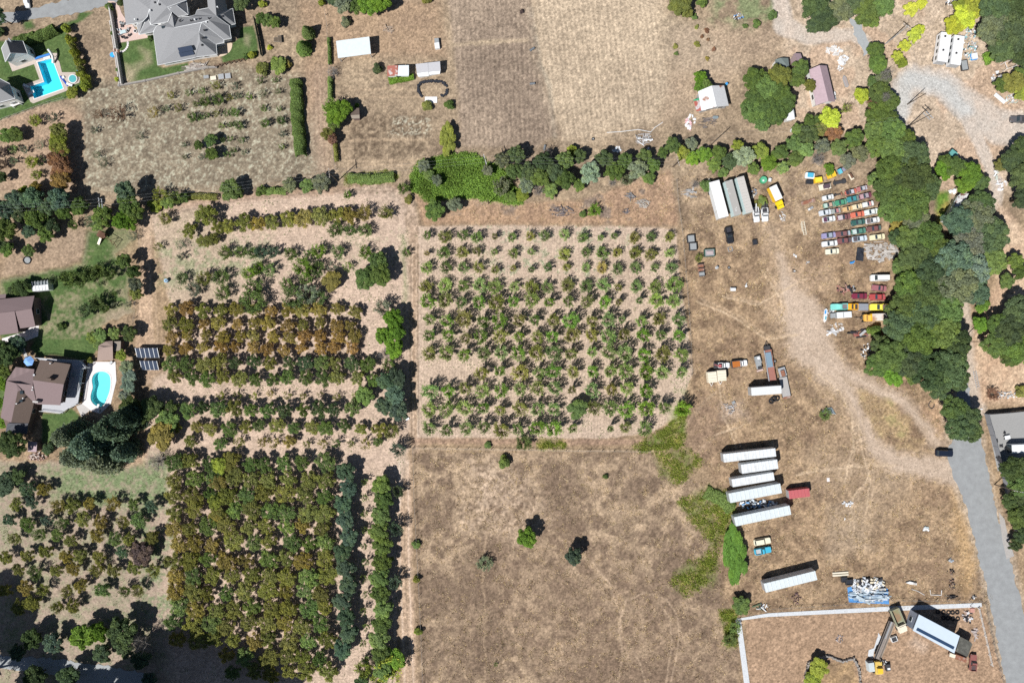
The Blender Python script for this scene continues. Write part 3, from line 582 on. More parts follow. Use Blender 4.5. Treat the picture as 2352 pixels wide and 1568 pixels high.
KIND['tree'] = (3.0, 5.0, [lobes(rs_(30 + k), 3.0, .8, 2.8, 34, .66, 8500, .21, .85, .35) for k in range(4)], [trunk_mesh(3, .2, 5, 1.8)])
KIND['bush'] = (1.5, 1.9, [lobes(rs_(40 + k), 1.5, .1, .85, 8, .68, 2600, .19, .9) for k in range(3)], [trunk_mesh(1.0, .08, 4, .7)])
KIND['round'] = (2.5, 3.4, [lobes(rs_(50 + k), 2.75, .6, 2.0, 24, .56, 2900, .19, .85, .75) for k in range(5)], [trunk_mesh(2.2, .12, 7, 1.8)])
def both(*a, **k):
    r = [shoots(rs_(s), *a, **k) for s in range(60, 69)]; return [q[0] for q in r], [q[1] for q in r]
KIND['open'] = (2.6, 3.6, *both(2.6, 4.2, 19, 1800, .19, .6))
KIND['sapling'] = (1.6, 2.0, *both(1.6, 2.2, 9, 420, .17, .35, thick=.02))
KIND['sparse'] = (2.6, 3.6, *both(2.6, 3.8, 13, 700, .17, .6))
def cone_pts(rs, R, H, N):
    z = rs.rand(N) ** .8; a = rs.rand(N) * 6.283; lob = 1 + .1 * np.sin(a * 7 + z * 20); r = R * np.clip(1.15 * (1 - z) ** .7, 0, 1) * np.minimum(1, .5 + 4 * z) * (1 - .2 * rs.rand(N)) * lob
    return np.stack([r * np.cos(a), r * np.sin(a), .1 + z * H], 1), np.stack([np.cos(a), np.sin(a), .5 + 0 * a], 1)
KIND['conifer'] = (1.7, 5.0, [leaves('crown', *(lambda q: (q[0], .2, q[1]))(cone_pts(rs_(70 + k), 1.7, 5.0, 5000)), rs=rs_(75 + k)) for k in range(2)], [trunk_mesh(3.5, .13, 3, .5)])
def feather(rs, R, H, N):
    P_ = []; V_ = []
    nb = 95
    for k in range(nb):
        z = .12 + .85 * (k / nb) ** .8; a = 2.399 * k; L_ = R * (1 - z * .72) * rs.uniform(.7, 1.05); n = int(N / nb * (1.3 - z)); t = rs.rand(n) ** .7
        side = rs.normal(size=n) * .11 * R * (.25 + t); p = np.stack([L_ * t * math.cos(a) - side * math.sin(a), L_ * t * math.sin(a) + side * math.cos(a), H * z - .9 * t * t * L_ * .22 + rs.normal(size=n) * .08], 1)
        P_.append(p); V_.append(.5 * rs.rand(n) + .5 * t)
    return leaves('crown', np.concatenate(P_), .30, None, .5, np.concatenate(V_), rs=rs, asp=2.2)
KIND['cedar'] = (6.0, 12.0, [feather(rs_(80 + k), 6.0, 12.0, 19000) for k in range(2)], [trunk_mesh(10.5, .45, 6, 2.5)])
def bare(rs, R, H, ns):
    b = MB(); b.tube([(0, 0, -.2), (0, 0, .5)], [.12, .1], 5)
    for k in range(ns):
        a = 2.399 * k; rr = R * rs.uniform(.5, 1); p = [Vector((0, 0, .4))]
        for t in (.35, .7, 1): p.append(Vector((rr * math.cos(a) * t, rr * math.sin(a) * t, .4 + H * rs.uniform(.6, .95) * t ** .7)) + Vector(rs.uniform(-.15, .15, 3)) * R * .5)
        b.tube(p, [.07, .05, .035, .015], 4)
        for q in (1, 2, 2):
            for j in range(3): e = p[q] + Vector(rs.uniform(-1, 1, 3)) * R * .38; e.z = max(e.z, .1); b.tube([p[q], e], [.03, .012], 3)
    return b.mesh('branches', GREYW)
KIND['bare'] = (2.5, 3.0, [bare(rs_(90 + k), 2.5, 3.0, 22) for k in range(3)], [trunk_mesh(.8, .12, 3, .3)])
NAMES = {'oak': 'oak_tree', 'tree': 'tree', 'bush': 'bush', 'round': 'fruit_tree', 'open': 'fruit_tree', 'sapling': 'young_tree', 'sparse': 'fruit_tree', 'conifer': 'conifer', 'cedar': 'cedar_tree', 'bare': 'bare_tree'}
GREENS = dict(dk=(.085, .125, .062), gn=(.120, .180, .062), br=(.14, .245, .045), ye=(.38, .43, .07), yg=(.25, .30, .065), ol=(.19, .205, .065), og=(.245, .215, .07), oo=(.29, .20, .08), si=(.25, .32, .24), bl=(.105, .165, .115), gg=(.165, .195, .135), rb=(.20, .12, .085), rd=(.115, .085, .075), bb=(.085, .130, .092), br2=(.17, .245, .085), gy=(.30, .28, .26))
def tree(x, y, r, kind='tree', c='gn', h=None, label=None, group=None, name=None, cat=None, sq=1.0, jit=.15, ang=None):
    R0, H0, cr, tr = KIND[kind]; R = r * S; k = R / R0
    hh = (h if h else H0 * k ** .75) * (1.15 if kind == 'sapling' else 1); px, py = W(x, y, hh * .6)
    nm = name or NAMES[kind]; t = thing(nm, label, cat or nm.replace('_', ' '), px, py, group, ang if ang is not None else rnd.uniform(0, 6.28))
    i = rnd.randrange(len(cr)); o = bpy.data.objects.new('crown' if kind != 'bare' else 'branches', cr[i]); COL.objects.link(o); o.parent = t
    o.scale = (k * sq if sq > 1 else k, k / sq if sq < 1 else k, hh / H0)
    if sq != 1: t.rotation_euler[2] = ang if ang is not None else 0
    cc = GREENS[c] if isinstance(c, str) else c; f = 1 + rnd.uniform(-jit, jit) * 1.6
    o.color = (cc[0] * f * (1 + rnd.uniform(-jit, jit) * .5), cc[1] * f, cc[2] * f * (1 + rnd.uniform(-jit, jit)), 1)
    q = bpy.data.objects.new('trunk', tr[i % len(tr)]); COL.objects.link(q); q.parent = t; q.scale = (k, k, hh / H0)
    return t
ADJ = dict(dk='dark green', gn='green', br='bright green', ye='yellow', yg='yellow-green', ol='olive green', og='olive-gold', oo='orange-brown', si='silvery green', bl='blue-green', gg='grey-green', rb='rusty brown', rd='dark reddish', bb='dark teal', br2='light green', gy='bare grey')
def sizew(r): return 'small' if r < 12 else 'medium' if r < 26 else 'large'
def grove(phrase, items, group, axis=0):
    """items: (x, y, r, kind, colour[, h]); labelled by their order along the row"""
    items = sorted(items, key=lambda q: q[axis]); side = 'left' if axis == 0 else 'top'
    for i, q in enumerate(items):
        x, y, r, k, c = q[:5]; h = q[5] if len(q) > 5 else None
        noun = {'oak': 'oak-like tree', 'tree': 'tree', 'bush': 'bush', 'conifer': 'conifer', 'cedar': 'feathery tree', 'bare': 'leafless tree', 'open': 'spreading tree', 'round': 'tree', 'sapling': 'sapling', 'sparse': 'thin tree'}[k]
        ad = ADJ[c] if c != 'gy' else 'grey'
        pos = ('leftmost' if axis == 0 else 'topmost') if i == 0 else ('rightmost' if axis == 0 else 'lowest') if i == len(items) - 1 and i > 0 else ordw(i) + ' from ' + side
        tree(x, y, r, k, c, h, f"{ad} {noun}, {pos} {phrase}" if len(items) > 1 else f"{sizew(r)} {ad} {noun} {phrase.replace('of those ', '').replace('of the ones ', '')}", group if len(items) > 1 else None)
def tl(Z, rows): return [(*Z(q[0], q[1]), *q[2:]) for q in rows]

def hedge(Z, pts, w, h, c, label, taper=1.0, dens=130, kind='hedge', size=.2, jag=.14):
    """leafy band along a line; w, h in metres"""
    q = [W(*Z(*p), h * .5) for p in pts]; t = thing(kind, label, kind.replace('_', ' '), *q[0]); P_, N_ = [], []; b = MB()
    for i in range(len(q) - 1):
        a, e = np.array(q[i]), np.array(q[i + 1]); L_ = np.linalg.norm(e - a); d = (e - a) / L_; nn = np.array([-d[1], d[0]]); n = int(L_ * (w + 2 * h) * dens / 2)
        s = RS.rand(n) * L_; th = RS.rand(n) * math.pi; wob = 1 + jag * np.sin(s * 1.3 + 2.5 * np.sin(s * .37 + i) + 2 * th) * np.sin(s * .71 + i * 2); rad = (1 - .15 * RS.rand(n)) * wob
        off = np.cos(th) * w / 2 * rad; z = np.sin(th) ** .6 * h * rad
        ps = a[None] + d[None] * s[:, None] + nn[None] * off[:, None] - np.array(q[0])[None]
        P_.append(np.column_stack([ps, z])); N_.append(np.column_stack([nn[None] * np.cos(th)[:, None], np.sin(th)]))
        for s0 in np.arange(.6, L_, 1.6): p0 = a + d * s0 - np.array(q[0]); b.tube([(p0[0], p0[1], -.1), (p0[0] + .1, p0[1], h * .4), (p0[0] - .1, p0[1] + .1, h * .75)], [.06, .04, .015], 4)
    me = leaves('foliage', np.concatenate(P_), size, np.concatenate(N_), .35); o = bpy.data.objects.new('foliage', me); COL.objects.link(o); o.parent = t
    o.color = (*(GREENS[c] if isinstance(c, str) else c), 1); b.build('stems', BARK, t); return t

# -- right orchard: 12 rows x 15 columns
colx = [1251, 1303, 1353, 1400, 1450, 1503, 1554, 1599, 1653, 1710, 1758, 1801, 1857, 1907, 1959]
rowy = [693, 742, 787, 838, 883, 937, 985, 1035, 1089, 1140, 1198, 1255]
skip = {(1, 7), (8, 0), (8, 1), (8, 2), (10, 8), (11, 14), (11, 13), (9, 14), (9, 13), (11, 9)}
small = {(0, 4), (0, 10), (0, 11), (1, 0), (1, 4), (1, 6), (2, 5), (2, 6), (2, 8), (11, 8), (11, 10), (4, 11), (5, 11), (3, 11), (4, 12), (9, 8)}
for r in range(12):
    live = [c for c in range(15) if (r, c) not in skip]
    for i, c in enumerate(live):
        x = (colx[c] + c * 2.1 * min(r, 8) / 8 + (8 if r > 4 else 0) + rnd.uniform(-4, 4)) / 1.2755; y = (rowy[r] + rnd.uniform(-5, 5)) / 1.2755
        rad = (15.5 if r < 3 else 19) * rnd.uniform(.78, 1.2) * (.62 if (r, c) in small else 1)
        cc = rnd.choice(['br', 'br2', 'br2', 'ol'] if r > 3 else ['ol', 'gn', 'br2', 'br2']); cc = 'og' if rnd.random() < .025 else cc
        tree(x, y, rad, 'open', tuple(min(.5, q * 1.3) for q in GREENS[cc]), rnd.uniform(2.8, 3.4) if r < 4 else rnd.uniform(4.4, 5.6), f"{ADJ[cc]} fruit tree, {ordw(i)} from left in {ordw(r)} row of the square right orchard", 'fruit trees of the right orchard', 'fruit_tree', 'fruit tree', jit=.2)
# -- left orchard, upper block
def row(y0, xs, kind, cs, rad, rn, block, grp, name='orchard_tree', slope=0.0, jx=3, jy=4, h=None, u=ID):
    for i, x in enumerate(xs):
        xx, yy = u(x, y0) if u is not ID else (x, y0); cc = rnd.choice(cs); kk = rnd.choice(kind) if isinstance(kind, list) else kind
        tree(xx + rnd.uniform(-jx, jx), yy + slope * (xx - xs[0]) + rnd.uniform(-jy, jy), rad * rnd.uniform(.85, 1.18), kk, cc, h, f"{ADJ[cc]} orchard tree, {ordw(i)} from left in the {rn} row of {block}", grp, name, 'orchard tree')
UB = 'the upper left orchard'; GU = 'trees of the upper left orchard'
up = [('top', tl(ID, [(q[0] / 1.2755, q[1] / 1.2755) + tuple(q[2:]) for q in [(485, 640, 22, 'open', 'ol'), (556, 675, 24, 'round', 'ol'), (605, 630, 34, 'round', 'ol'), (640, 668, 20, 'round', 'ol'), (670, 663, 22, 'round', 'ol'), (717, 650, 28, 'round', 'ol'), (756, 656, 24, 'round', 'og'), (798, 651, 24, 'round', 'ol'), (846, 642, 26, 'round', 'ol'), (890, 641, 30, 'round', 'og'), (941, 636, 30, 'round', 'ol'), (986, 632, 27, 'round', 'ol'), (1024, 630, 26, 'round', 'og'), (1069, 623, 27, 'open', 'og'), (1130, 626, 24, 'open', 'ol')]])),
      ('second', [(531, 717, 18, 'sparse', 'gg'), (596, 707, 20, 'round', 'ol'), (625, 701, 20, 'round', 'ol'), (983, 672, 26, 'open', 'gn'), (1027, 676, 20, 'open', 'gn'), (1072, 675, 23, 'open', 'br2')]),
      ('third', [(463, 722, 16, 'sapling', 'ol'), (532, 752, 16, 'sapling', 'gg'), (663, 740, 24, 'open', 'gn'), (705, 740, 22, 'open', 'gn'), (743, 742, 20, 'open', 'gn'), (766, 741, 22, 'open', 'bl'), (801, 741, 22, 'open', 'bl'), (852, 744, 22, 'open', 'gn'), (900, 742, 14, 'sapling', 'gn'), (934, 736, 25, 'open', 'br'), (992, 738, 23, 'open', 'br2'), (1069, 738, 22, 'open', 'br')]),
      ('fourth', [(732, 800, 24, 'open', 'br'), (760, 784, 20, 'open', 'br'), (791, 790, 22, 'open', 'br2'), (890, 784, 34, 'open', 'br'), (932, 786, 24, 'open', 'gn'), (975, 782, 18, 'sapling', 'gg'), (1021, 781, 18, 'sapling', 'br2'), (535, 815, 20, 'open', 'dk'), (600, 815, 26, 'open', 'ol'), (650, 812, 26, 'open', 'gn')]),
      ('fifth', [(570, 848, 24, 'open', 'gg'), (655, 858, 26, 'open', 'gn'), (745, 845, 34, 'open', 'gn'), (743, 885, 40, 'open', 'gn'), (842, 835, 26, 'open', 'gn'), (862, 872, 38, 'open', 'gn'), (905, 862, 34, 'open', 'gg'), (900, 815, 24, 'open', 'gn'), (935, 872, 26, 'open', 'gn')])]
for rn, it in up:
    it = sorted(it, key=lambda q: q[0]); f = 1.0 if rn == 'top' else 1 / 1.2755
    for i, (x, y, r, k, c) in enumerate(it):
        tree(x * f, y * f, r * .80, k, c, None, f"{ADJ[c]} orchard tree, {ordw(i)} from left in the {rn} row of {UB}", GU, 'orchard_tree', 'orchard tree')
for rn, y, x0, n, cs, rad, kk, h in (('sixth', 712, 402, 12, ['og', 'og', 'ol', 'oo'], 20, 'round', None), ('seventh', 745, 400, 12, ['og', 'oo', 'og', 'ol'], 20, 'round', None), ('eighth', 773, 404, 12, ['oo', 'og', 'og'], 20, 'round', None), ('ninth', 800, 400, 12, ['oo', 'og', 'oo'], 19, 'round', None),
    ('tenth', 833, 402, 13, ['gn', 'gn', 'dk', 'ol'], 22, 'round', 3.8), ('eleventh', 868, 408, 13, ['gn', 'gn', 'ol'], 22, 'round', 3.8), ('thirteenth', 938, 400, 12, ['gn', 'gn', 'ol', 'dk'], 23, 'round', 4.2), ('fourteenth', 981, 418, 13, ['ol', 'ol', 'og', 'gn'], 21, 'round', None)):
    row(y, [x0 - 8 + 38 * i for i in range(n)], kk, cs, rad * .84, rn, UB, GU, jx=5, jy=5, h=h)
row(907, [508 + 38 * i for i in range(9)], 'sapling', ['yg', 'og', 'ol'], 10, 'twelfth', UB, GU)
row(1016, [440, 506, 550, 600, 628, 668, 706, 740, 772, 806, 838, 868], ['sapling', 'round'], ['og', 'ol', 'gn'], 14, 'fifteenth', UB, GU)
grove('of those standing inside the upper left orchard', [(868, 600, 25, 'tree', 'gn', 6.0), (842, 640, 30, 'tree', 'gn', 6.0), (876, 632, 28, 'tree', 'gn', 6.5), (762, 645, 25, 'tree', 'og', 4), (880, 706, 22, 'open', 'gg', 5), (904, 730, 24, 'tree', 'br', 6), (908, 762, 26, 'tree', 'br', 6.5), (884, 772, 24, 'tree', 'br', 6), (906, 800, 24, 'tree', 'br', 6), (884, 812, 20, 'bare', 'gy', 4), (893, 838, 18, 'open', 'gn', 4), (838, 908, 24, 'tree', 'br2', 4.5), (889, 874, 24, 'tree', 'bl', 6), (912, 866, 24, 'tree', 'bb', 6), (908, 905, 27, 'tree', 'bl', 6), (886, 930, 24, 'tree', 'bl', 6), (914, 942, 26, 'tree', 'bb', 6), (900, 990, 20, 'open', 'ol', 4), (915, 1030, 20, 'open', 'bl', 4.5)], 'tall trees within the upper left orchard', 1)
# -- lower block and lower-left block
LB = 'the lower orchard block'; GL_ = 'trees of the lower orchard block'
for r in range(14):
    y = 1062 + 37 * r; xs = [398 + (10 if r % 2 else 0) + 43 * i for i in range(9 if r else 9)]
    if r > 11: xs = xs[3:]
    row(y, xs, 'round', ['ol', 'ol', 'ol', 'gn', 'ol', 'br2', 'og'] if r > 1 else ['gn', 'ol'], 22, ordw(r), LB, GL_, 'bushy_fruit_tree', jx=7, jy=6, h=4.0)
grove('of the yellowish ones in the lower block', [(505, 1068, 22, 'tree', 'yg', 4.5), (500, 1105, 22, 'tree', 'og', 4.5), (495, 1150, 20, 'tree', 'yg', 4.5), (498, 1185, 20, 'tree', 'og', 4)], 'yellowish trees in the lower orchard block', 1)
LL = 'the bottom left plot'; GLL = 'trees of the bottom left plot'
for r in range(8):
    y = 1120 + 38 * r; xs = [18 + (22 if r % 2 else 0) + 44 * i for i in range(8)]
    if r == 0: xs = xs[:3]
    if r == 7: xs = xs[:4]
    row(y, xs, ['round', 'round', 'round', 'open'], ['ol', 'ol', 'ol', 'gn', 'og', 'bl'], 17.5, ordw(r), LL, GLL, 'small_fruit_tree', jx=9, jy=8, h=3.6)
grove('of the dark ones in the bottom left plot', [(325, 1268, 30, 'tree', 'rd', 5), (12, 1110, 30, 'tree', 'bb', 5), (40, 1095, 22, 'tree', 'dk', 4), (372, 1000, 34, 'tree', 'og', 6), (385, 965, 30, 'tree', 'gn', 5), (350, 935, 28, 'tree', 'dk', 6), (362, 1060, 26, 'bare', 'gy', 4)], 'dark trees around the bottom left plot', 1)
grove('in the blue-green column left of the sandy lane', [(795 + 8 * math.sin(i * 2.1), 1082 + 37 * i, 24, 'tree', 'bl' if i % 3 else 'bb', 5.2) for i in range(12)], 'blue-green orchard trees', 1)
grove('in the dense green column left of the sandy lane', [(876 + 5 * math.sin(i * 1.7), 1112 + 35.5 * i, 25, 'tree', 'gn' if i % 2 else 'br2', 5.5) for i in range(13)], 'dense green orchard trees', 1)
grove('in the thin column between two denser tree columns', [(838 + 3 * math.sin(i * 3), 1105 + 37 * i, 11, 'sapling', 'br2', 2.6) for i in range(12)], 'saplings between the tree columns', 1)
grove('of those at the edge of the sandy lane', [(914, 1128, 16, 'open', 'dk', 4), (911, 1212, 19, 'open', 'bl', 4.5), (908, 1335, 19, 'open', 'bl', 4.5), (893, 1530, 36, 'open', 'yg', 5.5), (905, 1510, 30, 'tree', 'br', 5), (835, 1535, 22, 'open', 'yg', 4), (870, 1560, 22, 'open', 'yg', 4), (832, 1565, 18, 'tree', 'dk', 3.5)], 'trees along the sandy lane', 1)
# -- bottom-left wood and the tall trees south of the frame that throw its shade
grove('in the shady bottom left wood', [(125, 1476, 26, 'tree', 'bl', 6), (42, 1496, 20, 'tree', 'bl', 5), (192, 1458, 32, 'tree', 'br', 7), (226, 1450, 26, 'tree', 'br', 6), (282, 1450, 38, 'tree', 'dk', 8), (322, 1474, 28, 'bare', 'gy', 7), (325, 1513, 24, 'tree', 'bb', 6), (82, 1553, 30, 'tree', 'dk', 7), (160, 1550, 28, 'tree', 'dk', 7), (75, 1465, 26, 'tree', 'dk', 6), (236, 1500, 24, 'tree', 'bb', 5), (290, 1490, 22, 'tree', 'dk', 5), (345, 1562, 20, 'tree', 'bb', 5)], 'trees of the shady bottom left wood')
for i, (x, y, h) in enumerate([(-130, 1487, 38), (-95, 1530, 38), (-60, 1585, 36), (-140, 1570, 42), (0, 1640, 28), (70, 1650, 24), (140, 1650, 22), (255, 1600, 34), (305, 1593, 38), (350, 1612, 38), (395, 1640, 40), (440, 1655, 38), (490, 1665, 36), (540, 1690, 32), (210, 1640, 26), (400, 1700, 40), (250, 1655, 36), (290, 1690, 42), (190, 1700, 40)]):
    px, py = W(x, y); t = tree(x, y, 58, 'oak', 'dk', h, f"tall dark shade tree south of the bottom left wood, {ordw(i)} from the left", 'tall trees beyond the bottom edge'); t.location = (px, py, 0)

# -- gardens on the left
grove('in the clipped row right of the upper pool', [(152, 65, 10, 'bush', 'yg', 3), (160, 90, 10, 'bush', 'yg', 3), (168, 106, 8, 'bush', 'ol', 2.6), (173, 122, 10, 'bush', 'yg', 3), (180, 140, 10, 'bush', 'yg', 3), (186, 158, 9, 'bush', 'ol', 2.6), (192, 176, 12, 'bush', 'yg', 3.4), (196, 196, 12, 'bush', 'yg', 3.4)], 'clipped bushes beside the upper pool', 1)
tree(167, 214, 16, 'tree', 'yg', 3.2, 'round yellow-green bush at the lower right corner of the upper pool deck', name='bush', cat='bush')
hedge(ID, [(38, 96), (85, 84), (128, 65)], 2.6, 3.2, 'gn', 'dense green hedge behind the white pool house', dens=260)
grove('of those at the far left edge above the pools', [(-2, 38, 22, 'oak', 'bl', 8), (0, 72, 10, 'bush', 'dk', 2)], 'trees at the upper left corner')
grove('of the shrubs around the big grey house', [(555, 8, 22, 'tree', 'dk', 5), (615, 48, 17, 'tree', 'gn', 4), (600, 44, 14, 'tree', 'gn', 4), (632, 52, 15, 'tree', 'gn', 4), (704, 70, 15, 'conifer', 'gn', 5.5), (694, 106, 18, 'conifer', 'gn', 5), (619, 109, 6, 'bush', 'ye', 1), (603, 156, 15, 'bush', 'ol', 2.5), (640, 150, 22, 'tree', 'br2', 3), (660, 147, 9, 'bush', 'og', 1.5), (578, 126, 9, 'bush', 'yg', 1.8), (565, 130, 7, 'bush', 'gn', 1.4), (602, 9, 9, 'bush', 'yg', 1.8), (268, 182, 5, 'bush', 'ye', 1), (258, 60, 5, 'bush', 'ol', .9), (259, 76, 5, 'bush', 'gn', .9), (270, 160, 5, 'bush', 'gn', .9), (344, 88, 6, 'bush', 'gn', 1.2), (250, 15, 9, 'bush', 'gn', 1.6), (277, 6, 8, 'bush', 'dk', 1.5)], 'shrubs around the big grey house')
grove('of those near the white open-sided shed', [(738, 4, 8, 'bush', 'yg', 2), (788, 8, 24, 'tree', 'gg', 6), (768, 2, 18, 'tree', 'bl', 5), (815, 14, 20, 'tree', 'gn', 5), (845, 12, 26, 'tree', 'br', 6), (872, 8, 28, 'tree', 'br', 6.5), (793, 50, 11, 'bush', 'gg', 2), (866, 157, 11, 'bush', 'dk', 2.2), (763, 166, 17, 'bare', 'gy', 2.5), (980, -2, 10, 'bush', 'ol', 2)], 'trees near the white open shed')
grove('of those around the little dark shed', [(762, 248, 24, 'open', 'br', 5.5), (775, 262, 30, 'tree', 'br', 6), (788, 250, 22, 'tree', 'br', 5.5), (768, 282, 20, 'tree', 'gn', 5), (752, 308, 16, 'tree', 'ol', 4), (764, 320, 14, 'tree', 'rb', 4), (820, 242, 5, 'bush', 'br', 1.4), (1032, 240, 11, 'bush', 'gn', 1.8), (982, 243, 12, 'bush', 'ol', 1.6)], 'trees around the little dark shed')
hedge(ID, [(679, 184), (681, 250), (686, 310), (690, 358)], 3.6, 2.6, 'gn', 'long straight green hedge between the orchard plots', dens=230)
hedge(ID, [(755, 88), (757, 120), (758, 148)], 1.0, 1.4, 'gn', 'narrow overgrown hedge left of the white open shed', dens=160)
hedge(ID, [(758, 178), (758, 228)], 1.4, 1.6, 'br2', 'narrow green hedge above the spreading green tree', dens=180)
hedge(ID, [(770, 328), (773, 372)], 1.3, 1.5, 'ol', 'straggly hedge ending at the field gate', dens=120)
hedge(ID, [(893, 186), (915, 182), (950, 175)], 2.0, 1.2, 'br', 'low green vine along the rusty roofed shed', dens=200)
tree(1028, 320, 22, 'tree', 'yg', 3.4, 'tall rounded yellow-green bamboo clump by the brown field', name='bamboo_clump', cat='bamboo clump', sq=.54, ang=0)
hedge(ID, [(800, 408), (850, 412), (905, 405)], 3.0, 1.8, 'br2', 'flat leafy hedge along the lane above the left orchard', dens=150)
sap = tl(T00, [(1570, 880, 11, 'sapling', 'ol'), (1735, 855, 10, 'sapling', 'br2'), (1858, 835, 11, 'sapling', 'br2'), (1985, 790, 14, 'sapling', 'ol'), (2160, 790, 10, 'sapling', 'gg'), (1890, 940, 16, 'open', 'gn'), (1800, 960, 10, 'sapling', 'gn'), (2010, 915, 16, 'open', 'gn'), (2110, 895, 11, 'sapling', 'ol'), (2185, 880, 11, 'sapling', 'gg'), (2290, 890, 10, 'sapling', 'br'), (1410, 1030, 16, 'sparse', 'og'), (1080, 1045, 26, 'sparse', 'rb'), (900, 1055, 14, 'sparse', 'rb'), (1640, 995, 12, 'sapling', 'ol'), (1530, 1000, 12, 'sapling', 'gg'), (1770, 1080, 13, 'open', 'gn'), (1840, 1080, 10, 'sapling', 'gn'), (1905, 1060, 10, 'sapling', 'gn'), (1990, 1045, 11, 'sapling', 'ol'), (2085, 1040, 11, 'sapling', 'gn'), (2165, 1035, 13, 'open', 'br2'), (2035, 1160, 10, 'sapling', 'br2'), (2115, 1150, 10, 'sapling', 'gn'), (2195, 1155, 13, 'open', 'gn'), (1940, 1290, 16, 'tree', 'gn'), (1825, 1335, 12, 'tree', 'gn'), (2050, 1290, 9, 'sapling', 'gn'), (2120, 1275, 9, 'sapling', 'gn'), (2225, 1290, 10, 'sapling', 'gn'), (1950, 1415, 17, 'tree', 'gn'), (2090, 1420, 10, 'sapling', 'br2'), (2150, 1385, 9, 'sapling', 'gn'), (2240, 1400, 9, 'sapling', 'gg'), (1285, 1245, 12, 'sparse', 'gg'), (865, 1195, 11, 'sapling', 'gg'), (1700, 1445, 8, 'sapling', 'gg'), (1850, 1445, 9, 'sapling', 'gg'), (890, 1420, 12, 'sparse', 'gg'), (950, 1500, 14, 'sparse', 'gg'), (1690, 1330, 9, 'sapling', 'gg')]) + \
      tl(T10, [(40, 742, 10, 'sapling', 'gn'), (178, 738, 9, 'sapling', 'br2'), (60, 860, 13, 'sparse', 'gg'), (200, 840, 11, 'sapling', 'gg'), (75, 1000, 11, 'sapling', 'gn'), (215, 1003, 9, 'sapling', 'br2'), (90, 1132, 13, 'open', 'gn'), (232, 1112, 12, 'open', 'gn'), (240, 1230, 11, 'sapling', 'gg'), (240, 1350, 10, 'sapling', 'gn')])
grove('of the saplings below the big grey house', sap, 'young trees in the north-west field')
grove('in the tree line left of the north-west field', tl(T00, [(550, 1200, 20, 'tree', 'ol', 5.5), (545, 1290, 24, 'tree', 'yg', 5.5), (550, 1370, 24, 'tree', 'ol', 5.5), (540, 1450, 25, 'tree', 'rb', 5.5), (570, 1560, 26, 'tree', 'rb', 5.5)]) + [(142, 412, 25, 'tree', 'oo', 5.5)], 'tall trees left of the north-west field', 1)
grove('of those in the far left field', tl(T00, [(70, 1250, 20, 'tree', 'gn', 3.6), (150, 1240, 20, 'tree', 'gn', 3.6), (330, 1110, 18, 'open', 'yg', 2.8), (490, 1080, 14, 'sapling', 'gg'), (300, 1490, 17, 'open', 'yg', 3), (20, 1400, 16, 'open', 'rd', 3), (15, 1510, 16, 'open', 'rd', 3), (130, 1370, 12, 'sapling', 'br2'), (230, 1380, 12, 'sapling', 'gg'), (370, 1330, 15, 'sparse', 'gg'), (130, 1480, 12, 'sapling', 'gg'), (380, 1480, 12, 'sapling', 'dk')]) + tl(T01, [(20, 60, 14, 'tree', 'dk', 4), (340, 40, 14, 'open', 'yg', 2.4)]), 'trees of the far left field')
grove('in the dark grove at the left edge', tl(T01, [(160, 270, 26, 'tree', 'bl', 7), (310, 260, 28, 'tree', 'bl', 7.5), (450, 330, 22, 'tree', 'bl', 7), (560, 270, 28, 'tree', 'bl', 7.5), (600, 390, 20, 'tree', 'gn', 6), (740, 330, 22, 'tree', 'gn', 6), (50, 370, 26, 'tree', 'bl', 7), (180, 400, 22, 'tree', 'dk', 6), (340, 440, 26, 'tree', 'gn', 7), (60, 540, 28, 'tree', 'gn', 7), (270, 550, 18, 'tree', 'bl', 4), (430, 590, 20, 'tree', 'gn', 5), (480, 500, 20, 'tree', 'dk', 5), (950, 420, 26, 'tree', 'gn', 6), (900, 500, 16, 'tree', 'br2', 4), (850, 470, 18, 'open', 'gg', 4), (1160, 200, 26, 'tree', 'bl', 8), (1190, 310, 26, 'tree', 'gn', 8), (1240, 380, 22, 'tree', 'gn', 7), (1130, 460, 24, 'tree', 'br', 6), (1200, 490, 18, 'tree', 'br', 5), (230, 190, 14, 'tree', 'yg', 3.5), (330, 150, 14, 'tree', 'og', 3.5)]), 'trees of the dark grove at the left edge')
grove('in the tree line above the left orchard', tl(T01, [(1480, 230, 20, 'open', 'yg', 4), (1540, 290, 18, 'tree', 'br2', 3.5), (1620, 250, 18, 'open', 'br2', 4), (1690, 250, 14, 'tree', 'gn', 3), (1420, 330, 14, 'bush', 'yg', 2), (2120, 180, 27, 'tree', 'gn', 5.5), (2180, 200, 18, 'tree', 'gn', 4.5)]) + tl(T11, [(50, 185, 12, 'bush', 'gn', 2.2), (315, 135, 19, 'tree', 'gg', 4.5), (470, 140, 18, 'tree', 'br2', 4), (600, 120, 24, 'tree', 'gg', 4.5), (1355, 165, 16, 'open', 'gn', 3.5), (1400, 265, 10, 'bush', 'ol', 1.6), (845, 225, 12, 'open', 'br', 2.5)]), 'trees above the left orchard')
hedge(T01, [(1720, 235), (1860, 235), (2000, 240)], 2.0, 1.3, 'ol', 'low scrubby hedge between the lane and the north-west field', dens=90)
hedge(T11, [(80, 190), (180, 180), (280, 190)], 2.2, 1.5, 'br2', 'low green hedge left of two grey-green trees', dens=120)
grove('of two below the green hollow', tl(T11, [(1640, 360, 26, 'tree', 'gn', 5), (1825, 315, 19, 'tree', 'gg', 4)]), 'round dark trees below the green hollow')
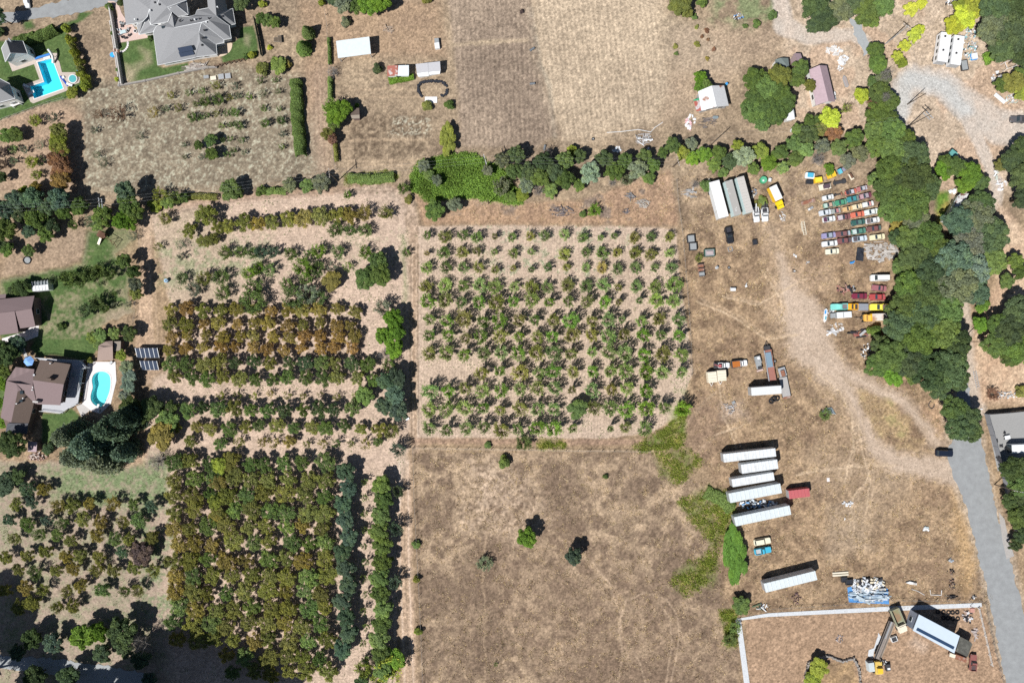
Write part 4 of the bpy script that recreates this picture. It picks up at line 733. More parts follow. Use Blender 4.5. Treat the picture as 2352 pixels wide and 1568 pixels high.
grove('of the garden trees by the two brown houses', tl(T01, [(200, 1080, 22, 'tree', 'dk', 4.5), (120, 1095, 12, 'tree', 'dk', 3), (640, 990, 22, 'open', 'gn', 4.5), (740, 1000, 22, 'open', 'gn', 4.5), (830, 950, 20, 'open', 'gn', 4.5), (910, 930, 18, 'open', 'gn', 4), (1010, 950, 18, 'open', 'gn', 4), (500, 1000, 12, 'open', 'dk', 3), (1145, 830, 19, 'tree', 'gn', 6.5), (1235, 930, 17, 'tree', 'gn', 6), (1250, 1040, 18, 'tree', 'gg', 6), (1260, 1130, 16, 'tree', 'ol', 5), (790, 1290, 20, 'open', 'dk', 4), (900, 1210, 20, 'open', 'dk', 4), (960, 1260, 14, 'open', 'gn', 3), (1050, 1130, 8, 'sapling', 'gn'), (920, 1040, 8, 'sapling', 'gg'), (1220, 600, 14, 'sparse', 'gg', 3), (680, 500, 13, 'open', 'gn', 3), (70, 720, 18, 'tree', 'gn', 4), (265, 735, 16, 'tree', 'br2', 4), (20, 690, 16, 'tree', 'dk', 4), (850, 1530, 16, 'tree', 'br2', 3), (930, 1510, 18, 'tree', 'br2', 3.5), (1050, 1490, 16, 'tree', 'br2', 3.5), (1190, 1490, 20, 'tree', 'dk', 4.5), (560, 1430, 10, 'bush', 'gn', 1.5), (1050, 1240, 10, 'sapling', 'gg'), (1180, 1225, 10, 'sapling', 'gg')]), 'garden trees by the two brown houses')
grove('of those around the kidney-shaped pool', [(14, 812, 34, 'oak', 'dk', 8), (40, 790, 24, 'tree', 'bb', 6), (8, 850, 20, 'tree', 'gn', 5), (2, 880, 18, 'tree', 'br', 4), (0, 925, 14, 'tree', 'br', 3), (8, 970, 16, 'tree', 'br', 3), (30, 1018, 36, 'oak', 'dk', 8), (228, 792, 14, 'tree', 'br2', 3), (280, 816, 15, 'tree', 'yg', 3.5), (292, 842, 18, 'tree', 'si', 4), (298, 862, 19, 'tree', 'si', 4), (296, 885, 19, 'tree', 'si', 4), (290, 908, 16, 'tree', 'si', 4), (155, 1000, 46, 'cedar', 'gg', 13), (205, 1020, 60, 'cedar', 'bl', 15), (250, 985, 50, 'cedar', 'bl', 14), (285, 960, 42, 'cedar', 'bb', 13), (230, 1060, 50, 'cedar', 'gg', 11), (170, 1048, 46, 'cedar', 'gg', 11), (280, 1040, 34, 'cedar', 'bl', 10), (205, 826, 8, 'bush', 'ol', 1.5), (182, 905, 6, 'bush', 'yg', 1), (110, 1030, 14, 'bush', 'dk', 2), (300, 935, 26, 'tree', 'dk', 6), (330, 950, 24, 'tree', 'dk', 5)], 'trees around the kidney-shaped pool')
# -- creek and the eastern woods
grove('in the tree line along the creek', [(1153, 368, 20, 'tree', 'gg', 6), (1185, 355, 22, 'tree', 'dk', 6.5), (1182, 395, 22, 'tree', 'gn', 6), (1213, 392, 22, 'tree', 'dk', 6.5), (1208, 425, 20, 'tree', 'gg', 5), (1247, 372, 24, 'tree', 'dk', 7), (1240, 410, 24, 'tree', 'gn', 6.5), (1275, 395, 22, 'tree', 'dk', 7), (1297, 368, 22, 'tree', 'gn', 7), (1296, 412, 25, 'tree', 'gn', 6.5), (1330, 360, 18, 'tree', 'dk', 5), (1355, 398, 27, 'tree', 'si', 7), (1388, 365, 22, 'tree', 'dk', 6.5), (1410, 395, 24, 'tree', 'gn', 6.5), (1434, 370, 20, 'tree', 'gn', 6), (1463, 390, 24, 'tree', 'si', 6.5), (1480, 358, 18, 'tree', 'gn', 5), (1500, 380, 18, 'tree', 'gn', 5), (1236, 440, 16, 'bare', 'gy', 5), (1264, 438, 20, 'tree', 'br2', 4), (1330, 425, 16, 'tree', 'gn', 4), (1438, 415, 16, 'open', 'gg', 4), (1490, 410, 16, 'tree', 'br2', 3.5), (1172, 452, 16, 'tree', 'br2', 3), (1200, 448, 18, 'tree', 'yg', 3), (1154, 430, 24, 'open', 'gg', 5), (1255, 352, 14, 'bare', 'gy', 5), (1315, 345, 12, 'bush', 'yg', 3), (1120, 392, 14, 'tree', 'gg', 4), (973, 382, 16, 'tree', 'gg', 4.5), (1004, 414, 14, 'tree', 'gg', 3.6), (985, 400, 12, 'bush', 'br2', 2), (1405, 420, 12, 'bare', 'gy', 3)], 'trees along the creek')
grove('in the tree line above the junk yard', [(1522, 352, 14, 'tree', 'gn', 4), (1545, 335, 20, 'tree', 'gn', 5), (1568, 352, 18, 'tree', 'yg', 4), (1588, 330, 16, 'tree', 'gg', 4), (1590, 365, 18, 'tree', 'br', 4), (1618, 355, 20, 'tree', 'br', 4.5), (1640, 380, 18, 'tree', 'br2', 4), (1650, 352, 20, 'tree', 'gn', 5), (1675, 372, 20, 'tree', 'dk', 5), (1708, 360, 26, 'tree', 'si', 6), (1694, 336, 16, 'tree', 'yg', 4), (1745, 348, 22, 'tree', 'yg', 4.5), (1765, 375, 22, 'tree', 'br', 4.5), (1730, 388, 16, 'tree', 'br2', 4), (1792, 350, 20, 'tree', 'gn', 5), (1797, 385, 16, 'tree', 'br2', 4), (1822, 330, 20, 'tree', 'gn', 5), (1825, 366, 20, 'tree', 'gn', 5), (1855, 310, 24, 'tree', 'dk', 6), (1850, 345, 20, 'tree', 'br2', 5), (1880, 298, 20, 'tree', 'ol', 5), (1888, 335, 20, 'tree', 'gg', 5), (1878, 368, 20, 'bare', 'gy', 5), (1912, 305, 22, 'tree', 'rb', 5), (1925, 340, 22, 'tree', 'br2', 5), (1945, 370, 20, 'tree', 'gg', 5), (1960, 320, 24, 'tree', 'gn', 6), (1975, 352, 22, 'tree', 'gg', 6), (1905, 384, 10, 'bush', 'br', 2), (1624, 428, 14, 'bush', 'gn', 3), (1596, 425, 14, 'bare', 'gy', 3), (1662, 396, 12, 'bush', 'br2', 3), (1752, 462, 12, 'bush', 'br2', 1.4), (1742, 470, 10, 'bush', 'ol', 1.2), (1905, 392, 12, 'tree', 'br', 2.5)], 'trees above the junk yard')
grove('of the trees around the mauve roofed house', [(1733, 186, 32, 'oak', 'gn', 7), (1733, 228, 28, 'oak', 'gn', 7), (1730, 255, 34, 'oak', 'gn', 7), (1758, 205, 32, 'oak', 'gn', 7.5), (1763, 250, 30, 'oak', 'gn', 7), (1750, 285, 20, 'tree', 'gn', 6), (1788, 178, 30, 'oak', 'ol', 7), (1785, 215, 30, 'oak', 'gn', 7), (1800, 235, 28, 'oak', 'gn', 7), (1780, 262, 30, 'oak', 'gn', 7), (1836, 158, 22, 'oak', 'gn', 6.5), (1829, 185, 20, 'oak', 'gn', 6), (1858, 198, 16, 'oak', 'ol', 5.5), (1608, 178, 17, 'tree', 'br', 4.5), (1606, 200, 14, 'tree', 'br', 4.5), (1622, 196, 14, 'tree', 'gn', 4.5), (1904, 272, 27, 'tree', 'ye', 6), (1976, 220, 20, 'tree', 'ye', 5), (1944, 250, 15, 'sparse', 'yg', 4.5), (1864, 285, 24, 'tree', 'gn', 5), (1832, 300, 18, 'tree', 'gn', 4)], 'trees around the mauve roofed house')
grove('of the trees along the top right edge', [(1561, 12, 30, 'oak', 'ol', 6), (1577, 28, 16, 'tree', 'ol', 4), (1613, 6, 12, 'bush', 'br2', 2.5), (1775, 35, 11, 'bush', 'gn', 2), (1737, 54, 9, 'bush', 'gn', 1.6), (1712, 60, 6, 'bush', 'gn', 1), (1593, 37, 8, 'bush', 'br2', 1.2), (1870, 18, 38, 'oak', 'dk', 7), (1890, 48, 34, 'oak', 'dk', 7), (1868, 62, 20, 'oak', 'dk', 6), (1925, 25, 34, 'oak', 'gg', 7), (1955, 8, 34, 'oak', 'dk', 7), (1985, 30, 36, 'oak', 'gn', 7), (2020, 12, 34, 'oak', 'gn', 7), (2000, 50, 18, 'tree', 'gn', 5), (2091, 22, 19, 'tree', 'ye', 4), (2116, 8, 14, 'tree', 'ye', 3.5)], 'trees along the top edge')
grove('of the low shrubs by the wheat field', tl(T20, [(1695, 250, 5, 'bush', 'ol', .6), (1790, 280, 6, 'bush', 'rb', .6), (1800, 365, 4, 'bush', 'rb', .5), (1700, 405, 7, 'bush', 'ol', .7), (1855, 452, 5, 'bush', 'rb', .6), (1500, 425, 6, 'bush', 'ol', .6), (1510, 492, 5, 'bush', 'gn', .5), (1795, 537, 5, 'bush', 'og', .6), (1745, 335, 4, 'bush', 'rb', .5), (90, 105, 5, 'bush', 'rd', .8)]), 'low shrubs right of the wheat field')
grove('in the belt beside the gravel lane', [(2030, 176, 15, 'bare', 'gy', 8), (2028, 228, 12, 'bare', 'gy', 8.5), (2002, 240, 12, 'tree', 'rb', 6), (2008, 118, 22, 'oak', 'gn', 6), (2014, 150, 24, 'oak', 'gn', 6.5), (2026, 182, 21, 'oak', 'gg', 6), (2005, 192, 18, 'tree', 'gn', 5), (2018, 215, 29, 'oak', 'gn', 7), (2040, 235, 26, 'oak', 'gn', 7), (2012, 262, 31, 'oak', 'gn', 7), (2040, 275, 22, 'oak', 'gn', 6.5), (2005, 300, 26, 'oak', 'gn', 7), (2048, 300, 31, 'oak', 'gn', 8), (2012, 335, 28, 'oak', 'gn', 7), (2080, 318, 21, 'oak', 'gn', 7), (2060, 80 + 50, 14, 'tree', 'ye', 4), (2076, 106, 15, 'tree', 'ye', 4), (2099, 82, 18, 'tree', 'ye', 4.5), (2112, 68, 12, 'tree', 'ye', 4), (2070, 145, 14, 'tree', 'yg', 4)], 'trees of the belt above the big wood', 1)
grove('in the big oak wood', [(2050, 350, 36, 'oak', 'gn', 8), (2095, 360, 40, 'oak', 'dk', 9), (2045, 395, 40, 'oak', 'gn', 9), (2090, 410, 52, 'oak', 'dk', 10), (2040, 440, 44, 'oak', 'gn', 9), (2085, 465, 52, 'oak', 'gn', 10), (2125, 430, 34, 'oak', 'dk', 9), (2045, 482, 34, 'oak', 'gn', 8), (2100, 500, 34, 'oak', 'gg', 8), (2010, 412, 20, 'tree', 'gn', 5), (2060, 520, 20, 'tree', 'og', 4), (2085, 548, 36, 'oak', 'gn', 8), (2125, 545, 42, 'oak', 'gn', 9), (2058, 548, 22, 'oak', 'dk', 6), (2150, 575, 34, 'oak', 'gn', 9), (2095, 590, 40, 'oak', 'dk', 9), (2066, 612, 24, 'oak', 'gn', 6), (2200, 510, 40, 'oak', 'bl', 9), (2240, 500, 44, 'oak', 'gg', 9), (2270, 540, 48, 'oak', 'dk', 9), (2220, 560, 44, 'oak', 'gg', 9), (2185, 600, 52, 'oak', 'bl', 11), (2230, 620, 42, 'oak', 'si', 10), (2140, 625, 48, 'oak', 'dk', 10), (2275, 600, 36, 'oak', 'br2', 8), (2190, 650, 56, 'oak', 'gg', 11), (2130, 675, 50, 'oak', 'dk', 10), (2085, 655, 40, 'oak', 'gn', 9), (2235, 668, 38, 'oak', 'bl', 9), (2075, 705, 42, 'oak', 'gn', 9), (2120, 725, 46, 'oak', 'dk', 10), (2170, 712, 44, 'oak', 'gn', 10), (2065, 750, 42, 'oak', 'dk', 9), (2110, 775, 48, 'oak', 'gn', 10), (2160, 762, 46, 'oak', 'gn', 10), (2190, 790, 40, 'oak', 'dk', 9), (2020, 790, 26, 'oak', 'dk', 6), (2045, 815, 44, 'oak', 'gn', 9), (2012, 838, 30, 'oak', 'gn', 7), (2085, 830, 40, 'oak', 'dk', 9), (2050, 862, 28, 'tree', 'br', 5), (2135, 850, 50, 'oak', 'dk', 10), (2175, 845, 50, 'oak', 'dk', 10), (2150, 885, 34, 'oak', 'dk', 8), (2195, 870, 30, 'oak', 'dk', 8), (2095, 860, 24, 'tree', 'br2', 5), (2010, 760, 14, 'bush', 'gn', 3)], 'oaks of the dense wood', 1)
grove('of the trees around the long rusty shed', [(2165, 392, 24, 'tree', 'br', 5), (2192, 385, 28, 'oak', 'gn', 6), (2225, 400, 30, 'oak', 'br', 7), (2212, 425, 22, 'tree', 'br', 6), (2250, 420, 22, 'tree', 'dk', 6), (2250, 468, 32, 'oak', 'dk', 8), (2225, 478, 22, 'tree', 'dk', 7), (2170, 370, 16, 'tree', 'gn', 5)], 'trees around the long rusty shed')
grove('of the roadside oaks left of the concrete yard', [(2190, 940, 34, 'oak', 'gn', 7.5), (2222, 958, 30, 'oak', 'dk', 7.5), (2200, 980, 36, 'oak', 'dk', 8), (2228, 990, 28, 'oak', 'dk', 7)], 'roadside oaks left of the concrete yard')
grove('of the trees down the right edge', [(2190, 60, 24, 'tree', 'ye', 5.5), (2214, 42, 30, 'tree', 'ye', 6), (2230, 22, 28, 'tree', 'ye', 6), (2204, 15, 18, 'tree', 'yg', 5), (2285, 20, 44, 'oak', 'dk', 9), (2330, 20, 46, 'oak', 'dk', 9), (2280, 70, 44, 'oak', 'gg', 9), (2325, 75, 48, 'oak', 'dk', 10), (2300, 115, 34, 'oak', 'dk', 8), (2345, 130, 28, 'oak', 'dk', 8), (2274, 132, 14, 'bush', 'br', 2.5), (2300, 195, 20, 'tree', 'gn', 4), (2326, 190, 28, 'tree', 'ol', 5), (2345, 210, 22, 'tree', 'yg', 4.5), (2342, 170, 18, 'tree', 'gn', 4), (2346, 345, 34, 'oak', 'dk', 7), (2320, 372, 28, 'oak', 'dk', 6.5), (2296, 380, 16, 'tree', 'ol', 4), (2345, 410, 36, 'oak', 'dk', 8), (2350, 455, 30, 'oak', 'dk', 8), (2329, 600, 20, 'tree', 'gn', 5), (2342, 625, 18, 'tree', 'gn', 5), (2310, 645, 20, 'tree', 'gn', 4), (2256, 704, 14, 'bush', 'br', 2.5), (2250, 745, 20, 'tree', 'br', 4.5), (2290, 745, 30, 'oak', 'gn', 6.5), (2335, 715, 40, 'oak', 'dk', 8), (2320, 760, 44, 'oak', 'dk', 8), (2285, 790, 34, 'oak', 'gn', 7), (2340, 800, 40, 'oak', 'gn', 8), (2318, 818, 26, 'oak', 'gn', 6), (2320, 1075, 30, 'oak', 'dk', 7), (2346, 1068, 24, 'oak', 'dk', 7), (2338, 1110, 32, 'oak', 'gn', 7), (2318, 1150, 24, 'oak', 'dk', 6), (2348, 1150, 26, 'oak', 'dk', 6), (2335, 1185, 30, 'oak', 'gn', 7), (2346, 1225, 24, 'oak', 'dk', 6), (2330, 1250, 16, 'tree', 'dk', 5), (2280, 905, 18, 'open', 'rb', 2), (2345, 900, 14, 'bush', 'ol', 1.8)], 'trees down the right edge', 1)
# -- lone trees of the lower fields
for a in [(1211, 1233, 26, 'tree', 'br', 6.2, 'round bright green tree standing alone in the dry lower field', 'tree'), (1318, 1276, 22, 'tree', 'bb', 6.0, 'dark blue-green tree standing alone in the dry lower field', 'tree'),
          (1113, 1293, 21, 'open', 'gg', 2.2, 'sparse grey-green bush in the left of the dry lower field', 'bush'), (1158, 1061, 14, 'bush', 'gn', 2.4, 'small round green bush at the top of the dry lower field', 'bush'), (1203, 1017, 22, 'open', 'gn', 3.6, 'green tree just below the right orchard', 'tree'),
          (1326, 939, 25, 'tree', 'gn', 4.6, 'round dense green tree among the bottom rows of the right orchard', 'tree'), (1391, 1094, 6, 'bush', 'gn', .9, 'tiny green shrub in the dry lower field', 'bush'), (1879, 1532, 26, 'tree', 'yg', 3.6, 'bright yellow-green tree inside the stone ring', 'tree'), (1868, 1558, 22, 'tree', 'yg', 3.0, 'lower yellow-green bush inside the stone ring', 'bush'),
          (1701, 1388, 24, 'tree', 'gn', 3, 'olive green bush above the corner of the white concrete path', 'bush'), (1688, 1440, 16, 'open', 'br2', 2, 'upper light green bush left of the white concrete path', 'bush'), (1676, 1468, 18, 'open', 'br2', 2, 'lower light green bush left of the white concrete path', 'bush'),
          (1365, 484, 18, 'open', 'br', 2.6, 'bright green bush on the dry strip above the right orchard', 'bush'), (1339, 491, 8, 'bush', 'gn', 1.4, 'small green bush left of a brighter bush above the right orchard', 'bush'), (1895, 952, 16, 'open', 'br2', 1.6, 'green bush growing through junk pipes in the yard', 'bush'),
          (1139, 1525, 7, 'sapling', 'gn', .9, 'little green shrub at the bottom of the dry field', 'bush'), (957, 1330, 8, 'bush', 'ol', 1.6, 'low shrub by the lane fence of the dry field', 'bush'), (960, 1449, 9, 'bush', 'yg', 1.6, 'yellow-green shrub by the lane fence of the dry field', 'bush'), (955, 1250, 10, 'bush', 'gn', 1.2, 'green shrub at the top of the lane fence of the dry field', 'bush'),
          (1121, 1022, 8, 'bush', 'gn', 1, 'low green shrub on the strip under the right orchard', 'bush'), (933, 580, 12, 'open', 'gn', 2.4, 'green shrub at the lane left of the right orchard', 'bush'), (1605, 592, 12, 'open', 'ol', 1.5, 'olive shrub above the rusty wreck in the yard', 'bush')]:
    tree(*a[:6], a[6], name=a[7], cat=a[7])
tree(1686, 1272, 33, 'tree', (.085, .175, .035), 3.0, 'big bright green bramble thicket left of the lower trailers', name='bramble_thicket', cat='bramble thicket', sq=.46, ang=.08)
hedge(ID, [(1620, 1128), (1665, 1150), (1682, 1170)], 4.0, 1.1, 'br2', 'low green brambles behind the scrap pile between trailers', kind='bramble_thicket', dens=150)
# uncountable growth: one object per patch
def ground_cover(name, n, mask, size, hgt, c, label=None, m=None, clump=4, spread=.25):
    m_ = mask / mask.sum(); flat = np.random.RandomState(n).choice(NX * NY, size=n // clump, p=m_.reshape(-1)); yy, xx = np.unravel_index(flat, (NY, NX)); r = np.random.RandomState(n + 1); vv = np.clip(.45 * r.rand(len(flat) * clump) + .55 * np.repeat(con(N1[yy, xx], .25, .75), clump), 0, 1)
    x = np.repeat((gx[xx] - 1176) * S, clump) + r.normal(size=len(flat) * clump) * spread; y = np.repeat((784 - gy[yy]) * S, clump) + r.normal(size=len(flat) * clump) * spread
    z = r.rand(len(x)) * hgt * np.repeat(.3 + r.rand(len(flat)), clump)
    me = leaves(name, np.stack([x, y, z], 1), size, None, .6, vv, rs=r); o = bpy.data.objects.new(name, me); COL.objects.link(o); o.color = (*c, 1); return tag(o, label=label, kind='stuff')
ground_cover('wetland_grass', 46000, hollow ** 1.5 * (.3 + con(N1, .3, .6)), .26, .7, (.15, .25, .055), 'lush bright green growth in the hollow below the creek trees')
ground_cover('ground_cover', 26000, weedsm ** 1.3 * (.25 + con(fbm(11, 61, 3), .4, .6)) * con(N1, .3, .6), .22, .35, (.17, .21, .045), 'olive green weeds along the edge of the yard')
dryw = np.clip(fld + yard * (1 - (cls == 2)) + .7 * strip, 0, 1) * con(fbm(12, 51, 3), .48, .62) * (cls == 0)
ground_cover('dry_grass', 60000, dryw, .24, .1, (.40, .32, .225), 'tufts of dry straw-coloured grass', spread=.35)
gw = (rsoil + lsoil) * con(N3 * .5 + N1 * .5, .55, .66)
ground_cover('weeds', 16000, gw, .2, .2, (.13, .19, .08), 'small green weeds between the orchard rows', spread=.35)
# ---------------------------------------------------------------- buildings
def local(pts, o): return [(p[0] - o[0], p[1] - o[1], *p[2:]) for p in pts]
def clean_outline(pts, inset):
    if area(pts) < 0: pts = pts[::-1]
    n = len(pts); out = []
    for i in range(n):
        a, q, c = Vector(pts[i - 1][:2]), Vector(pts[i][:2]), Vector(pts[(i + 1) % n][:2]); d1 = (q - a).normalized(); d2 = (c - q).normalized()
        nn = Vector((-(d1.y + d2.y), d1.x + d2.x)); nn = nn.normalized() if nn.length > 1e-4 else Vector((-d1.y, d1.x)); k = inset / max(.4, abs(nn.dot(Vector((-d1.y, d1.x))))); out.append((q.x + nn.x * k, q.y + nn.y * k))
    return out
def house(name, label, Z, faces, outline, wm, hw, cat='house', th=.16, inset=.45, wins=(), posts=False, trim=None):
    """faces: [(material, [(x, y, h)...]), ...]; outline: eave outline in zoom coordinates with heights"""
    ol = W3(Z, outline); o = (sum(p[0] for p in ol) / len(ol), sum(p[1] for p in ol) / len(ol)); t = thing(name, label, cat, *o); mats = []; b = MB()
    for m, f in faces:
        if m not in mats: mats.append(m)
        b.slab(local(W3(Z, f), o), th, mats.index(m))
    roof = b.build('roof', mats, t)
    if trim:
        cnt = {}
        for m, f in faces:
            for i in range(len(f)): cnt[tuple(sorted((f[i], f[(i + 1) % len(f)])))] = cnt.get(tuple(sorted((f[i], f[(i + 1) % len(f)]))), 0) + 1
        tb = MB()
        for (p, q), n in cnt.items():
            if n == 1 and min(p[1], q[1]) > -50: tb.tube([(v[0], v[1], v[2] + .0) for v in local(W3(Z, [p, q]), o)], trim, 4)
        tb.build('gutters', WHITE, t)
    wl = clean_outline(local(ol, o), inset)
    w = MB()
    if posts:
        for p in wl: w.box(p[0], p[1], 0, .18, .18, hw)
        w.build('posts', wm, t)
    else:
        hs = [p[2] - .3 for p in ol]
        if area(ol) < 0: hs = hs[::-1]
        w.prism(wl, -.1, [min(h, hw) for h in hs]); w.build('wall', wm, t)
        for i in range(len(wl)):                      # windows on the longer walls
            a, c = Vector(wl[i]), Vector(wl[(i + 1) % len(wl)]); L_ = (c - a).length
            if L_ > 3.2:
                n = max(1, int(L_ / 4)); d = (c - a) / L_; ang = math.atan2(d.y, d.x)
                for k in range(n):
                    p = a + d * L_ * (k + .5) / n + Vector((d.y, -d.x)) * .04; g = MB(); g.box(0, 0, 0, 1.3, .1, 1.1); wd = g.build('window', GLASS, t, loc=(p.x, p.y, 1.0), ang=ang)
                    fr = MB(); fr.box(0, 0, -.06, 1.44, .07, 1.22); fr.build('frame', WHITE, wd)
    return t, roof, o
def detail(parent, name, Z, x, y, h, sx, sy, sz, ang, m, o, color=None):
    """small box on a roof, h = height of its base"""
    p = W(*Z(x, y), h); b = MB(); b.box(0, 0, 0, sx, sy, sz); r = b.build(name, m, parent, color, (p[0] - o[0], p[1] - o[1], h), ang); return r
S_, D_ = SHING, mat('grey_shingles_north_shaded', (.235, .24, .25), rough=.95, var=.22, scale=2.2)  # darker copy with north-slope shade in its colour; no face takes it
fc1 = [(S_, [(835, 1125, 3.2), (757, 548, 3.2), (815, 448, 4.2), (1005, 385, 5), (1075, 215, 6.5), (1120, 480, 8)]),
 (S_, [(835, 1125, 3.2), (1460, 1000, 3.2), (1545, 555, 7.4), (1590, 390, 8), (1120, 480, 8)]),
 (S_, [(1460, 1000, 3.2), (1500, 985, 3.2), (1565, 700, 6.6), (1545, 555, 7.4)]), (S_, [(1500, 985, 3.2), (1855, 940, 3.2), (1565, 700, 6.6)]), (S_, [(1565, 700, 6.6), (1855, 940, 3.2), (1840, 765, 3.2), (1545, 555, 7.4)]),
 (S_, [(1545, 555, 7.4), (1840, 765, 3.3), (1975, 740, 3.3), (1975, 690, 3.5), (1590, 385, 8)]), (S_, [(1590, 390, 8.02), (1975, 688, 3.9), (2100, 665, 3.6), (1715, 350, 8)]), (S_, [(1715, 350, 8), (2100, 665, 3.6), (2065, 440, 4), (1845, 280, 7.6)]),
 (S_, [(1120, 480, 8), (1590, 387, 8), (1715, 350, 8), (1845, 280, 7.6), (1700, 140, 4.5), (1515, 175, 4.5), (1480, 260, 5.2), (1375, 290, 6), (1330, 370, 6.8)]),
 (S_, [(1075, 215, 6.5), (1120, 480, 8), (1330, 370, 6.8), (1375, 290, 6), (1190, 290, 5.2)]),
 (S_, [(1845, 280, 7.6), (1700, 140, 4.5), (1680, -60, 4.5), (1815, -60, 8)]), (S_, [(1815, -60, 8), (1845, 280, 7.6), (2010, 185, 4.5), (1990, -60, 4.5)]),
 (S_, [(1845, 275, 7.0), (2065, 440, 3.4), (2170, 415, 3.4), (1960, 245, 6.2)]), (S_, [(1960, 245, 6.2), (2170, 415, 3.4), (2125, 150, 3.4)]), (S_, [(1845, 275, 7.0), (1960, 245, 6.2), (2125, 150, 3.4), (2010, 185, 4.2)]),
 (S_, [(230, -60, 5.4), (285, 430, 5.4), (310, 425, 5.5), (420, -60, 9)]), (S_, [(420, -60, 9), (310, 425, 5.5), (570, 380, 5.8), (660, 285, 7), (690, 160, 8), (730, -60, 8.5)]),
 (S_, [(690, 160, 8), (715, 430, 5.6), (830, 80, 8.8), (850, -60, 9.5), (730, -60, 8.5)]), (S_, [(830, 80, 8.8), (715, 430, 5.6), (1010, 380, 5.6), (1075, 215, 7), (1000, 125, 8.5), (855, 0, 9.2)]),
 (S_, [(855, 0, 9.2), (1000, 125, 8.5), (1330, 5, 7.6), (1150, -60, 8.8), (850, -60, 9.5)]), (S_, [(1000, 125, 8.5), (1190, 290, 6), (1360, 255, 6), (1160, 95, 8.3)]), (S_, [(1160, 95, 8.3), (1360, 258, 6), (1330, 8, 6)]), (S_, [(1000, 125, 8.5), (1160, 95, 8.3), (1330, 8, 6.1), (1150, 45, 7.6)]),
 (S_, [(470, 430, 3.2), (512, 600, 3.2), (658, 290, 5.6), (570, 382, 5.5)]), (S_, [(512, 600, 3.2), (757, 555, 3.2), (815, 450, 4), (715, 432, 4.6), (660, 290, 5.6)])]
t1, r1, o1 = house('grey_house', 'large two-storey house with many-gabled grey shingle roof and rooftop solar panels', Z1, fc1,
 [(835, 1125, 3.2), (1460, 1000, 3.2), (1855, 940, 3.2), (1840, 765, 3.2), (1975, 740, 3.2), (1975, 690, 3.2), (2100, 665, 3.2), (2065, 440, 3.2), (2170, 415, 3.2), (2125, 150, 3.2), (2010, 185, 3.2), (1990, -60, 3.2), (1680, -60, 3.2), (1700, 140, 3.2), (1515, 175, 3.2), (1375, 290, 3.2), (1340, 20, 3.2), (1150, -60, 3.2), (230, -60, 3.2), (285, 430, 3.2), (480, 430, 3.2), (512, 600, 3.2), (757, 555, 3.2)], WALLW, 4.6, inset=.9, trim=.07)
for x, y, k in ((1120, 645, 0), (1262, 612, 0)): detail(r1, 'skylight', Z1, x, y, 5.8, .75, 1.45, .5, .25, GLASS, o1)
detail(r1, 'skylight', Z1, 942, 478, 5.6, .95, .55, .5, .15, GLASS, o1)
for x, y, h in ((1160, 355, 7), (1222, 370, 7), (1375, 525, 6.9), (1430, 520, 6.9), (1460, 597, 6.3), (1610, 660, 6.4), (1600, 785, 5.6), (1642, 530, 7), (1680, 395, 7.6), (1720, 325, 7.8), (1560, 335, 7.2), (1870, 135, 7), (1955, 292, 5.8), (875, 90, 8.6), (1075, 145, 7.7), (712, 190, 8), (452, 348, 6.8), (1410, 362, 7.3), (1450, 352, 7.3), (1478, 350, 7.3), (795, 55, 8.7)):
    detail(r1, 'roof_vent', Z1, x, y, h, .35, .35, .55, .2, DARK if rnd.random() < .5 else WHITE, o1)
for i in range(5):
    for j in range(2):
        x, y = 1215 + 47 * i + 10 * j + 8, 868 - 9 * i + 68 * j; p = W(*Z1(x, y), 5.6 - j * 1.05); b = MB(); b.box(0, 0, 0, .86, 1.36, .06); q = b.build('solar_panel', SOLAR, r1, None, (p[0] - o1[0], p[1] - o1[1], 5.75 - j * 1.3), .2); q.rotation_euler = (.62, 0, .2)
t, r, o = house('pool_house', 'small white pool house with steep grey gable roof, one slope coloured as shaded', Z2, [(SHING, [(120, 185, 7.6), (200, 430, 7.6), (105, 600, 4.4), (28, 340, 4.4)]), (SHINGD, [(120, 185, 7.6), (440, 200, 4.4), (530, 442, 4.4), (200, 430, 7.6)])], [(28, 340, 4.4), (105, 600, 4.4), (530, 442, 4.4), (440, 200, 4.4)], WALLW, 4.2, inset=.3, trim=.09)  # same grey shingles both sides; shade of the far slope is painted in
ga = W(*Z2(200, 430), 7.6); gl = W(*Z2(112, 594), 4.4); gr = W(*Z2(524, 445), 4.4); b = MB(); vs = [(p[0] - o[0], p[1] - o[1] + .25, z) for p, z in ((gl, 4.15), (gr, 4.15), (ga, 7.35))]; b.poly(vs + [(v[0], v[1] + .2, v[2]) for v in vs], [(0, 1, 2), (5, 4, 3), (0, 3, 4, 1), (1, 4, 5, 2), (2, 5, 3, 0)]); b.build('gable', WHITE, t)
detail(r, 'roof_vent', Z2, 210, 195, 6.6, .3, 1.2, .6, .6, STEEL, o)
house('grey_hipped_house', 'grey hip-roofed house cut off by the left edge beside the upper pool', Z2, [(SHING, [(0, 1105, 7.6), (180, 1015, 5.2), (288, 1300, 4.6)]), (SHING, [(0, 1105, 7.6), (288, 1300, 4.6), (0, 1375, 4.6), (-260, 1440, 4.6), (-160, 1140, 7.8)]), (SHINGD, [(-160, 1140, 7.8), (0, 1105, 7.6), (180, 1015, 5.2), (-40, 900, 4.6), (-260, 950, 4.6)])], [(180, 1015, 4.6), (288, 1300, 4.6), (0, 1375, 4.6), (-260, 1440, 4.6), (-260, 950, 4.6), (-40, 900, 4.6)], WALLW, 4.3, trim=.09)  # north slope darker: its shade is put into the shingle colour
